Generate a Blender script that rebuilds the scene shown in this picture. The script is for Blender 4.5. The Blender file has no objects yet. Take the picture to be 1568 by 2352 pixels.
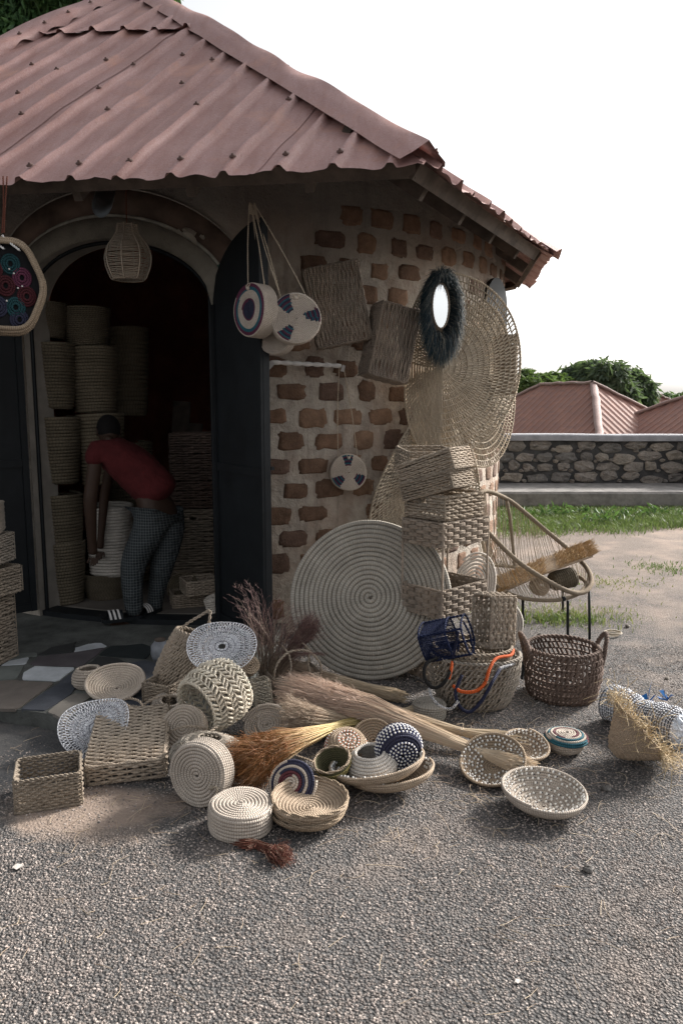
import bpy, math, random
import numpy as np
from mathutils import Vector, Matrix

rng = np.random.default_rng(7)
random.seed(7)
PI = math.pi
scene = bpy.context.scene
COL = scene.collection

# ---------------------------------------------------------------- camera, sky, sun, exposure
F = 1764.0
PITCH = math.radians(8.26)
CAM = np.array([0.0, 0.0, 1.6])
cp, sp = math.cos(PITCH), math.sin(PITCH)
cam_d = bpy.data.cameras.new('camera')
cam_d.sensor_fit = 'VERTICAL'; cam_d.sensor_height = 36.0; cam_d.sensor_width = 24.0
cam_d.lens = 27.0; cam_d.clip_start = 0.05; cam_d.clip_end = 900
cam = bpy.data.objects.new('camera', cam_d); COL.objects.link(cam)
cam.location = CAM; cam.rotation_euler = (math.radians(90) - PITCH, 0, 0)
scene.camera = cam

SUN_DIR = np.array([0.78, 0.56, 0.52]); SUN_DIR = SUN_DIR / np.linalg.norm(SUN_DIR)   # towards the sun
w = bpy.data.worlds.new('World'); scene.world = w; w.use_nodes = True
nt = w.node_tree; nt.nodes.clear()
sky = nt.nodes.new('ShaderNodeTexSky'); sky.sky_type = 'NISHITA'; sky.sun_disc = False
sky.sun_elevation = math.asin(SUN_DIR[2]); sky.sun_rotation = math.atan2(SUN_DIR[0], SUN_DIR[1])
sky.air_density = 1.0; sky.dust_density = 6.0; sky.ozone_density = 1.0; sky.altitude = 300
hs = nt.nodes.new('ShaderNodeHueSaturation'); hs.inputs['Saturation'].default_value = 0.15
bg = nt.nodes.new('ShaderNodeBackground'); bg.inputs['Strength'].default_value = 0.11
wo = nt.nodes.new('ShaderNodeOutputWorld')
nt.links.new(sky.outputs[0], hs.inputs['Color']); nt.links.new(hs.outputs[0], bg.inputs[0]); nt.links.new(bg.outputs[0], wo.inputs[0])
sl = bpy.data.lights.new('sun', 'SUN'); sl.energy = 3.3; sl.angle = math.radians(9); sl.color = (1.0, 0.945, 0.88)
so = bpy.data.objects.new('sun', sl); COL.objects.link(so)
so.rotation_euler = Vector((-SUN_DIR[0], -SUN_DIR[1], -SUN_DIR[2])).to_track_quat('-Z', 'Y').to_euler()
scene.view_settings.view_transform = 'Standard'; scene.view_settings.look = 'None'
scene.view_settings.gamma = 1.0; scene.view_settings.use_curve_mapping = False
scene.view_settings.exposure = 1.3
scene.cycles.max_bounces = 6; scene.cycles.diffuse_bounces = 4; scene.cycles.use_denoising = True

# ---------------------------------------------------------------- picture geometry (1568 x 2352 grid)
def ray(px, py):
    u = (px - 784) / F; v = (1176 - py) / F
    return np.array([u, cp + v * sp, -sp + v * cp])
def P(px, py, y):
    d = ray(px, py); return CAM + d * (y / d[1])
def G(px, py, z=0.0):
    d = ray(px, py); return CAM + d * ((z - CAM[2]) / d[2])
def mpp(px, py, y):
    return (y / ray(px, py)[1]) / F
HC = np.array([-1.04, 7.6]); HR = 2.54            # the round hut
def wall_pt(px, py, out=0.0):
    r = ray(px, py); k = r[0] / r[1]
    a = k * k + 1; b = 2 * (-k * HC[0] - HC[1]); c = HC @ HC - (HR + out) ** 2
    disc = max(b * b - 4 * a * c, 0); y = (-b - math.sqrt(disc)) / (2 * a)
    return P(px, py, y)

def nrm(a):
    a = np.asarray(a, float); return a / np.maximum(np.linalg.norm(a, axis=-1, keepdims=True), 1e-9)

# ---------------------------------------------------------------- mesh builder
class MB:
    def __init__(s): s.v = []; s.f = []; s.n = 0
    def add(s, V, Fc, UV=None, mat=0, smooth=True):
        V = np.asarray(V, float).reshape(-1, 3); Fc = np.asarray(Fc, int)
        if len(Fc) == 0: return
        if UV is None: UV = np.zeros(Fc.shape + (2,))
        m = np.broadcast_to(np.asarray(mat), (len(Fc),))
        s.f.append((Fc + s.n, UV, m, smooth)); s.v.append(V); s.n += len(V)
    def mesh(s, name, mats):
        me = bpy.data.meshes.new(name)
        V = np.concatenate(s.v)
        me.vertices.add(len(V)); me.vertices.foreach_set('co', V.ravel())
        tot = np.concatenate([np.full(len(f[0]), f[0].shape[1]) for f in s.f])
        idx = np.concatenate([f[0].ravel() for f in s.f])
        uv = np.concatenate([np.asarray(f[1]).reshape(-1, 2) for f in s.f])
        mi = np.concatenate([f[2] for f in s.f]); sm = np.concatenate([np.full(len(f[0]), f[3]) for f in s.f])
        me.loops.add(len(idx)); me.loops.foreach_set('vertex_index', idx)
        me.polygons.add(len(tot)); me.polygons.foreach_set('loop_start', np.concatenate([[0], np.cumsum(tot)[:-1]]))
        me.polygons.foreach_set('material_index', mi); me.polygons.foreach_set('use_smooth', sm)
        l = me.uv_layers.new(name='UVMap'); l.data.foreach_set('uv', uv.ravel())
        me.update(calc_edges=True); me.validate()
        for m in (mats if isinstance(mats, (list, tuple)) else [mats]): me.materials.append(m)
        return me
    def build(s, name, mats, parent=None, kind=None):
        o = bpy.data.objects.new(name, s.mesh(name, mats)); COL.objects.link(o)
        if parent is not None: o.parent = parent
        if kind: o['kind'] = kind
        return o

def tubes(mb, pts, r, sides=5, ref=None, closed=False, mat=0, squash=1.0, seg=None, uvr=False, caps=False):
    """pts (M,N,3) paths -> round tubes"""
    p = np.asarray(pts, float)
    if p.ndim == 2: p = p[None]
    if caps and not closed:
        p = np.concatenate([p[:, :1] - (p[:, 1:2] - p[:, :1]) * 1e-3, p, p[:, -1:] + (p[:, -1:] - p[:, -2:-1]) * 1e-3], 1)
        rr = np.broadcast_to(np.asarray(r, float), (p.shape[0], p.shape[1] - 2)).copy()
        z = np.full((p.shape[0], 1), 1e-5); r = np.concatenate([z, rr, z], 1)
    M_, N = p.shape[:2]
    if closed: T = np.roll(p, -1, 1) - np.roll(p, 1, 1)
    else: T = np.gradient(p, axis=1)
    T = nrm(T)
    if ref is None: ref = np.array([0.31, 0.52, 0.80])
    A = nrm(np.cross(T, np.broadcast_to(ref, T.shape))); B = np.cross(T, A)
    rr = np.broadcast_to(np.asarray(r, float), (M_, N))[..., None, None]
    a = np.arange(sides) / sides * 2 * PI
    ring = p[:, :, None] + rr * (A[:, :, None] * np.cos(a)[:, None] + squash * B[:, :, None] * np.sin(a)[:, None])
    L = np.concatenate([np.zeros((M_, 1)), np.cumsum(np.linalg.norm(np.diff(p, axis=1), axis=2), 1)], 1)
    n1 = N if closed else N - 1
    i = np.arange(n1); j = (i + 1) % N; k = np.arange(sides); k2 = (k + 1) % sides
    base = (np.arange(M_) * N * sides)[:, None, None]
    f = np.stack([base + i[:, None] * sides + k, base + j[:, None] * sides + k, base + j[:, None] * sides + k2, base + i[:, None] * sides + k2], -1)
    Lj = np.concatenate([L[:, 1:], L[:, -1:] + np.linalg.norm(p[:, :1] - p[:, -1:], axis=2)], 1)[:, :n1]
    Li = L[:, :n1]
    if uvr:
        rv = rng.random((M_, 1)); tt = L / np.maximum(L[:, -1:], 1e-9)
        ui = np.broadcast_to(tt[:, i, None], (M_, n1, sides)); uj = np.broadcast_to(tt[:, j, None], (M_, n1, sides))
        vv = np.broadcast_to(rv[:, :, None], (M_, n1, sides))
        uv = np.stack([np.stack([ui, vv], -1), np.stack([uj, vv], -1), np.stack([uj, vv], -1), np.stack([ui, vv], -1)], -2)
    else:
        off = rng.random((M_, 1)) * 3
        ui = np.broadcast_to((Li + off)[:, :, None], (M_, n1, sides)); uj = np.broadcast_to((Lj + off)[:, :, None], (M_, n1, sides))
        va = np.broadcast_to(k / sides, (M_, n1, sides)); vb = np.broadcast_to((k + 1) / sides, (M_, n1, sides))
        uv = np.stack([np.stack([ui, va], -1), np.stack([uj, va], -1), np.stack([uj, vb], -1), np.stack([ui, vb], -1)], -2)
    m = np.asarray(mat)
    if m.ndim == 2: m = np.broadcast_to(m[:, :n1, None], (M_, n1, sides)).reshape(-1)
    f = f.reshape(-1, 4); uv = uv.reshape(-1, 4, 2)
    if seg is not None:
        keep = np.broadcast_to(seg[:, :n1, None], (M_, n1, sides)).reshape(-1)
        f = f[keep]; uv = uv[keep]
        if m.ndim == 1: m = m[keep]
    mb.add(ring.reshape(-1, 3), f, uv, m)

def spline(cps, n=40, closed=False):
    c = np.asarray(cps, float)
    if closed: c = np.concatenate([c[-1:], c, c[:2]])
    else: c = np.concatenate([2 * c[:1] - c[1:2], c, 2 * c[-1:] - c[-2:-1]])
    K = len(c) - 3; t = np.linspace(0, K, n, endpoint=not closed); i = np.minimum(t.astype(int), K - 1); u = (t - i)[:, None]
    a, b, d, e = c[i], c[i + 1], c[i + 2], c[i + 3]
    return 0.5 * (2 * b + (d - a) * u + (2 * a - 5 * b + 4 * d - e) * u ** 2 + (3 * b - a - 3 * d + e) * u ** 3)

def rope(mb, cps, r, n=40, closed=False, strands=2, pitch=None, mat=0):
    """two or three plies twisted about a smooth path"""
    p = spline(cps, n * 4, closed); T = np.roll(p, -1, 0) - np.roll(p, 1, 0) if closed else np.gradient(p, axis=0)
    T = nrm(T); A = nrm(np.cross(T, np.array([0.31, 0.52, 0.80]))); B = np.cross(T, A)
    L = np.concatenate([[0], np.cumsum(np.linalg.norm(np.diff(p, axis=0), axis=1))])
    pitch = pitch or r * 6
    turns = L[-1] / pitch
    if closed: turns = max(round(turns), 1)
    ph = L / L[-1] * turns * 2 * PI
    out = []
    for k in range(strands):
        a = ph + 2 * PI * k / strands
        out.append(p + (A * np.cos(a)[:, None] + B * np.sin(a)[:, None]) * r * 0.5)
    tubes(mb, np.array(out), r * 0.56, 4, closed=closed, mat=mat)

def box(mb, c, s, R=None, mat=0, bev=0.0):
    """box with chamfered edges when bev > 0"""
    hx, hy, hz = np.asarray(s, float) / 2
    if bev <= 0:
        V = np.array([[x, y, z] for x in (-hx, hx) for y in (-hy, hy) for z in (-hz, hz)])
        Fq = [[0, 1, 3, 2], [4, 6, 7, 5], [0, 4, 5, 1], [2, 3, 7, 6], [0, 2, 6, 4], [1, 5, 7, 3]]
        if R is not None: V = V @ np.asarray(R).T
        mb.add(V + np.asarray(c), Fq, None, mat, False); return
    b = bev
    poly = lambda x, y, z: [[-x + b, -y, z], [x - b, -y, z], [x, -y + b, z], [x, y - b, z], [x - b, y, z], [-x + b, y, z], [-x, y - b, z], [-x, -y + b, z]]
    V = []
    for z, ins in ((-hz, b), (-hz + b, 0), (hz - b, 0), (hz, b)): V += poly(hx - ins, hy - ins, z)
    V = np.array(V)
    q = []
    for l in range(3):
        for k in range(8): q.append([l * 8 + k, l * 8 + (k + 1) % 8, (l + 1) * 8 + (k + 1) % 8, (l + 1) * 8 + k])
    if R is not None: V = V @ np.asarray(R).T
    V = V + np.asarray(c)
    n0 = mb.n
    mb.add(V, q, None, mat, False)
    mb.f.append((np.array([[7, 6, 5, 4, 3, 2, 1, 0]]) + n0, np.zeros((1, 8, 2)), np.full(1, mat), False))
    mb.f.append((np.array([[24, 25, 26, 27, 28, 29, 30, 31]]) + n0, np.zeros((1, 8, 2)), np.full(1, mat), False))

def prism(mb, poly, off, mat=0, smooth=False):
    """polygon (n,3) pushed along off (vector or (n,3))"""
    a = np.asarray(poly, float); n = len(a); b = a + np.asarray(off, float)
    q = [[k, (k + 1) % n, n + (k + 1) % n, n + k] for k in range(n)]
    n0 = mb.n
    mb.add(np.concatenate([a, b]), q, None, mat, smooth)
    mb.f.append((np.array([list(range(n))[::-1]]) + n0, np.zeros((1, n, 2)), np.full(1, mat), smooth))
    mb.f.append((np.array([list(range(n, 2 * n))]) + n0, np.zeros((1, n, 2)), np.full(1, mat), smooth))

def revolve(mb, prof, seg=32, mat=0, close=False):
    pr = np.asarray(prof, float); a = np.arange(seg) / seg * 2 * PI
    V = np.stack([pr[:, None, 0] * np.cos(a), pr[:, None, 0] * np.sin(a), np.broadcast_to(pr[:, None, 1], (len(pr), seg))], -1)
    q = []
    for i in range(len(pr) - 1):
        for k in range(seg): q.append([i * seg + k, i * seg + (k + 1) % seg, (i + 1) * seg + (k + 1) % seg, (i + 1) * seg + k])
    q = np.array(q); uv = np.zeros(q.shape + (2,))
    kk = np.tile(np.arange(seg), len(pr) - 1); ii = np.repeat(np.arange(len(pr) - 1), seg)
    uv[:, 0] = np.stack([kk, ii], -1); uv[:, 1] = np.stack([kk + 1, ii], -1); uv[:, 2] = np.stack([kk + 1, ii + 1], -1); uv[:, 3] = np.stack([kk, ii + 1], -1)
    mb.add(V.reshape(-1, 3), q, uv, mat)

def coil(mb, prof, rt, seg=90, matfn=None, squash=1.0, sides=6, wob=0.04, ecc=1.0):
    """one long coiled rope following a profile (r, z) from the centre outwards"""
    pr = np.asarray(prof, float); d = np.concatenate([[0], np.cumsum(np.linalg.norm(np.diff(pr, axis=0), axis=1))])
    Lp = d[-1]; nt_ = max(Lp / (2 * rt * 0.93), 1.0)
    t = np.linspace(0, nt_, int(nt_ * 200)); r = np.interp(t / nt_ * Lp, d, pr[:, 0]); z = np.interp(t / nt_ * Lp, d, pr[:, 1])
    wgt = np.maximum(r / pr[:, 0].max(), 0.22); cw = np.concatenate([[0], np.cumsum((wgt[1:] + wgt[:-1]) / 2 * np.diff(t))])
    n = int(cw[-1] * seg) + 4
    ts = np.interp(np.linspace(0, cw[-1], n), cw, t)
    rs = np.interp(ts / nt_ * Lp, d, pr[:, 0]); zs = np.interp(ts / nt_ * Lp, d, pr[:, 1]); th = 2 * PI * ts
    ph = rng.random(4) * 6
    rs = rs * (1 + wob * 0.5 * np.sin(2 * th + ph[0]) * 0.5 + wob * 0.25 * np.sin(3 * th + ph[1]))
    zs = zs + rt * wob * 6 * np.sin(2 * th + ph[2])
    rs = np.maximum(rs, rt * 0.4)
    pts = np.stack([rs * np.cos(th), rs * np.sin(th) * ecc, zs], -1)
    # radius swells a little irregularly
    rr = rt * (1 + 0.05 * np.sin(ts * 7.3 + ph[3]) + 0.04 * np.sin(ts * 41.0))
    mat = 0
    if matfn is not None: mat = matfn(ts, np.mod(th, 2 * PI), ts / nt_)[None].astype(int)
    tubes(mb, pts[None], rr[None], sides, ref=np.array([0, 0, 1.0]), mat=mat, squash=squash)

def normals(S, U, V, e=1e-3):
    a = S(U + e, V) - S(U - e, V); b = S(U, np.clip(V + e, 0, 1)) - S(U, np.clip(V - e, 0, 1))
    return nrm(np.cross(a, b))

def weave_weft(mb, S, ns, nv, r, amp=None, closed=True, spp=3, sides=4, hole=None, stakes=True, twin=0.0, mat=0):
    """rows of rope running in and out of upright stakes"""
    amp = r * 0.7 if amp is None else amp
    if closed and ns % 2 == 0: pass
    N = ns * spp + (0 if closed else 1)
    U = np.linspace(0, 1, N, endpoint=not closed)[None]; V = ((np.arange(nv) + 0.5) / nv)[:, None]
    U, V = np.broadcast_arrays(U, V)
    V = V + 0.12 / nv * np.sin(U * 37 + V * 91) + 0.10 / nv * rng.standard_normal((nv, 1))
    V = np.clip(V, 0.001, 0.999)
    par = (np.arange(nv) % 2)[:, None]
    off = amp * np.cos(PI * ns * U + PI * par + 0.3)
    p = S(U, V) + normals(S, U, V) * off[..., None]
    rr = r * (1 + 0.22 * np.cos(2 * PI * ns * U + 0.3) + 0.10 * rng.standard_normal(U.shape))
    seg = None
    if hole is not None:
        seg = ~((U > hole[0]) & (U < hole[1]) & (V > hole[2]) & (V < hole[3]))
    tubes(mb, p, rr, sides, ref=None if False else normals(S, U, V), closed=closed, seg=seg, mat=mat)
    if stakes:
        k = ns if closed else ns + 1
        U = (np.arange(k) / ns)[:, None]; V = np.linspace(0, 1, 6)[None]; U, V = np.broadcast_arrays(U, V)
        U = np.clip(U, 0.0005, 0.9995)
        seg = None
        if hole is not None: seg = ~((U > hole[0]) & (U < hole[1]) & (V + 0.1 > hole[2]) & (V < hole[3]))
        tubes(mb, S(U, V), r * 0.6, 3, ref=normals(S, U, V), seg=seg, mat=mat)

def weave_twist(mb, S, nu, nv, r, lean=0.8, bulge=0.6, closed=True, herring=False, ring=True, n=4, sides=4, skip=None, mat=0, vs=None):
    """slanting strands between twined rows"""
    vs = np.linspace(0, 1, nv + 1) if vs is None else np.asarray(vs)
    I, J, T = np.meshgrid(np.arange(nv), np.arange(nu), np.linspace(0, 1, n), indexing='ij')
    sgn = np.where((I % 2 == 1) & herring, -1.0, 1.0)
    st = np.where((I % 2 == 1) & herring, lean, 0.0)
    U = (J + st + sgn * lean * T + 0.10 * rng.standard_normal((nv, nu, 1)) ) / nu
    V = vs[I] + (vs[I + 1] - vs[I]) * T
    if not closed: U = np.clip(U, 0, 1)
    U = U.reshape(-1, n); V = V.reshape(-1, n)
    p = S(U, V) + normals(S, U, V) * (bulge * r * np.sin(PI * T.reshape(-1, n)) + 0.2 * r * rng.standard_normal((nv * nu, 1)))[..., None]
    rr = r * (0.75 + 0.45 * np.sin(PI * T.reshape(-1, n))) * (1 + 0.15 * rng.standard_normal((nv * nu, 1)))
    tubes(mb, p, rr, sides, ref=normals(S, U, V), mat=mat)
    if ring:
        N = nu * 2 + (0 if closed else 1)
        U = np.linspace(0, 1, N, endpoint=not closed)[None]; V = vs[:, None]; U, V = np.broadcast_arrays(U, V)
        for s in (0, 1):
            off = r * 0.8 * np.cos(PI * nu * U + PI * s)
            tubes(mb, S(U, V) + normals(S, U, V) * off[..., None], r * 0.75, 3, ref=normals(S, U, V), closed=closed, mat=mat)

# surfaces ---------------------------------------------------------
def rect_S(w, d, h, flare=0.0, rad=0.012, z0=0.0):
    pts = []
    for cx, cy, a0 in ((w / 2, -d / 2, -90), (w / 2, d / 2, 0), (-w / 2, d / 2, 90), (-w / 2, -d / 2, 180)):
        sx, sy = np.sign(cx), np.sign(cy)
        for a in (0, 30, 60, 90):
            t = math.radians(a0 + a); pts.append((cx - sx * rad + rad * math.cos(t), cy - sy * rad + rad * math.sin(t)))
    pts = np.array(pts + pts[:1]); L = np.concatenate([[0], np.cumsum(np.linalg.norm(np.diff(pts, axis=0), axis=1))]); L /= L[-1]
    def S(u, v):
        u = np.mod(u, 1.0); x = np.interp(u, L, pts[:, 0]); y = np.interp(u, L, pts[:, 1]); k = 1 + flare * v
        return np.stack([x * k, y * k, z0 + h * v + 0 * u], -1)
    return S
def rev_S(prof, ecc=1.0):
    pr = np.asarray(prof, float); d = np.concatenate([[0], np.cumsum(np.linalg.norm(np.diff(pr, axis=0), axis=1))]); d /= d[-1]
    def S(u, v):
        v = np.clip(v, 0, 1); r = np.interp(v, d, pr[:, 0]); z = np.interp(v, d, pr[:, 1]); a = 2 * PI * u
        return np.stack([r * np.cos(a), r * np.sin(a) * ecc, z], -1)
    return S
def pan_S(o, a, b):
    o, a, b = map(lambda q: np.asarray(q, float), (o, a, b))
    return lambda u, v: o + np.asarray(u)[..., None] * a + np.asarray(v)[..., None] * b

# ---------------------------------------------------------------- materials
class NT:
    def __init__(s, name):
        s.m = bpy.data.materials.new(name); s.m.use_nodes = True; s.t = s.m.node_tree; s.b = s.t.nodes['Principled BSDF']
        s.b.inputs['Roughness'].default_value = 0.85; s.b.inputs['Specular IOR Level'].default_value = 0.25
    def n(s, ty, **kw):
        nd = s.t.nodes.new('ShaderNode' + ty)
        for k, v in kw.items():
            if k == 'ins':
                for a, b in v.items():
                    if isinstance(b, bpy.types.NodeSocket): s.t.links.new(b, nd.inputs[a])
                    else: nd.inputs[a].default_value = b
            else: setattr(nd, k, v)
        return nd
    def math(s, op, a, b=0.0, c=None, clamp=False):
        nd = s.n('Math', operation=op, use_clamp=clamp)
        for i, q in enumerate((a, b) if c is None else (a, b, c)):
            if isinstance(q, bpy.types.NodeSocket): s.t.links.new(q, nd.inputs[i])
            else: nd.inputs[i].default_value = q
        return nd.outputs[0]
    def mix(s, fac, a, b, blend='MIX'):
        nd = s.n('Mix', data_type='RGBA', blend_type=blend)
        for i, q in ((0, fac), (6, a), (7, b)):
            if isinstance(q, bpy.types.NodeSocket): s.t.links.new(q, nd.inputs[i])
            else: nd.inputs[i].default_value = q if i == 0 else (tuple(q) + (1,) if len(q) == 3 else q)
        return nd.outputs[2]
    def noise(s, scale, detail=3, rough=0.55, vec=None, out=0):
        nd = s.n('TexNoise', ins={'Scale': scale, 'Detail': detail, 'Roughness': rough})
        if vec is None: vec = s.coord()
        s.t.links.new(vec, nd.inputs['Vector']); return nd.outputs[out]
    def coord(s, k='Object'):
        return s.n('TexCoord').outputs[k]
    def pos(s): return s.n('NewGeometry').outputs['Position']
    def ramp(s, x, stops):
        nd = s.n('ValToRGB'); e = nd.color_ramp.elements
        while len(e) < len(stops): e.new(0.5)
        for q, (p, c) in zip(e, stops):
            q.position = p; q.color = (c, c, c, 1) if not isinstance(c, tuple) else c + (1,)
        s.t.links.new(x, nd.inputs[0]); return nd.outputs[0]
    def map(s, x, a, b, c=0.0, d=1.0):
        nd = s.n('MapRange', ins={1: a, 2: b, 3: c, 4: d}); s.t.links.new(x, nd.inputs[0]); return nd.outputs[0]
    def uv(s):
        sx = s.n('SeparateXYZ'); s.t.links.new(s.n('UVMap').outputs[0], sx.inputs[0]); return sx.outputs
    def xyz(s, v):
        sx = s.n('SeparateXYZ'); s.t.links.new(v, sx.inputs[0]); return sx.outputs
    def color(s, c):
        if isinstance(c, bpy.types.NodeSocket): s.t.links.new(c, s.b.inputs['Base Color'])
        else: s.b.inputs['Base Color'].default_value = tuple(c) + (1,)
    def bump(s, h, dist=0.004, strength=0.8, prev=None):
        nd = s.n('Bump', ins={'Strength': strength, 'Distance': dist}); s.t.links.new(h, nd.inputs['Height'])
        if prev is not None: s.t.links.new(prev, nd.inputs['Normal'])
        s.t.links.new(nd.outputs[0], s.b.inputs['Normal']); return nd.outputs[0]
    def set(s, **k):
        for a, b in k.items(): s.b.inputs[a.replace('_', ' ')].default_value = b
        return s

def mul(c, k): return tuple(min(x * k, 1) for x in c)

def rope_mat(name, c, dark=0.45, pitch=0.006, var=0.35):
    m = NT(name); u = m.uv()
    ph = m.math('ADD', m.math('MULTIPLY', u[0], 1 / pitch), m.math('MULTIPLY', u[1], 1.0))
    st = m.math('ABSOLUTE', m.math('SUBTRACT', m.math('FRACT', ph), 0.5)); st = m.math('MULTIPLY', st, 2)
    n1 = m.noise(9.0, 3); n2 = m.noise(160.0, 2)
    a = m.mix(m.map(n1, 0.3, 0.7), mul(c, 1 - var), mul(c, 1 + var))
    a = m.mix(m.map(n2, 0.35, 0.65, 0.0, 0.6), a, mul(c, dark)); wv_ = m.noise(3.0, 2); a = m.mix(m.map(wv_, 0.4, 0.65, 0, 0.35), a, (c[0] * 1.12, c[1] * 1.0, c[2] * .88))
    a = m.mix(m.math('POWER', st, 4.0), a, mul(c, dark))
    oi = m.n('ObjectInfo').outputs['Random']; a = m.mix(m.map(oi, 0, 1, 0.0, 0.22), a, (c[0] * 1.15, c[1] * 1.04, c[2] * .92)); a = m.mix(m.map(m.math('FRACT', m.math('MULTIPLY', oi, 7.3)), 0, 1, 0, 0.28), a, mul(c, .5))
    m.color(a); m.bump(m.math('ADD', m.math('MULTIPLY', st, -1.0), m.math('MULTIPLY', n2, 0.6)), 0.002, 0.8)
    return m.m

def coil_mat(name, c, stitch=0.009, dark=0.45, var=0.22):
    m = NT(name); u = m.uv()
    s = m.math('ADD', m.math('MULTIPLY', u[0], 1 / stitch), m.math('MULTIPLY', m.noise(30, 1), 0.5))
    fr = m.math('FRACT', s); st = m.math('MULTIPLY', m.math('ABSOLUTE', m.math('SUBTRACT', fr, 0.5)), 2)
    wn = m.n('TexWhiteNoise', noise_dimensions='1D'); m.t.links.new(m.math('FLOOR', s), wn.inputs['W'])
    n1 = m.noise(7.0, 4, 0.6); n2 = m.noise(220.0, 2)
    a = m.mix(m.map(n1, 0.3, 0.7), mul(c, 1 - var), mul(c, 1 + var))
    a = m.mix(m.math('MULTIPLY', wn.outputs[0], 0.30), a, mul(c, 0.5))
    a = m.mix(m.map(n2, 0.4, 0.7, 0, 0.4), a, mul(c, dark))
    a = m.mix(m.math('MULTIPLY', m.math('POWER', st, 6.0), 0.85), a, mul(c, dark * 0.5))
    oi = m.n('ObjectInfo').outputs['Random']; a = m.mix(m.map(oi, 0, 1, 0.0, 0.22), a, (c[0] * 1.15, c[1] * 1.04, c[2] * .92)); a = m.mix(m.map(m.math('FRACT', m.math('MULTIPLY', oi, 7.3)), 0, 1, 0, 0.28), a, mul(c, .5))
    m.color(a); m.bump(m.math('ADD', m.math('MULTIPLY', m.math('POWER', st, 2.0), -1.0), m.math('MULTIPLY', n2, 0.5)), 0.002, 0.9)
    return m.m

def straw_mat(name, c0, c1, dark=0.5, trans=0.2):
    """c0 at the start of a strand, c1 at its end"""
    m = NT(name); u = m.uv()
    a = m.mix(m.map(m.math('ADD', u[0], m.math('MULTIPLY', m.math('SUBTRACT', u[1], 0.5), 0.35)), 0.25, 0.8), c0, c1)
    a = m.mix(m.math('MULTIPLY', m.math('POWER', u[1], 2.0), dark), a, mul(c0, 0.35))
    a = m.mix(m.map(u[1], 0.0, 0.3, 0.3, 0.0), a, (0.75, 0.66, 0.5))
    m.color(a); m.set(Roughness=0.6)
    return m.m

def plain(name, c, rough=0.8, var=0.15, scale=12.0, bump=0.0, metal=0.0, bscale=80.0):
    m = NT(name); n1 = m.noise(scale, 4, 0.6)
    m.color(m.mix(m.map(n1, 0.3, 0.7), mul(c, 1 - var), mul(c, 1 + var))); m.set(Roughness=rough, Metallic=metal)
    if bump: m.bump(m.noise(bscale, 4, 0.6), bump, 0.8)
    return m.m

def leaf_mat(name, a, b, trans=0.35):
    m = NT(name); u = m.uv()
    c = m.mix(m.map(u[1], 0.0, 1.0), a, b); m.color(c); m.set(Roughness=0.5)
    tr = m.n('BsdfTranslucent'); m.t.links.new(m.mix(0.5, c, (0.12, 0.2, 0.03)), tr.inputs[0])
    ms = m.n('MixShader', ins={0: trans}); m.t.links.new(m.b.outputs[0], ms.inputs[1]); m.t.links.new(tr.outputs[0], ms.inputs[2])
    m.t.links.new(ms.outputs[0], m.t.nodes['Material Output'].inputs[0]); return m.m

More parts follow.
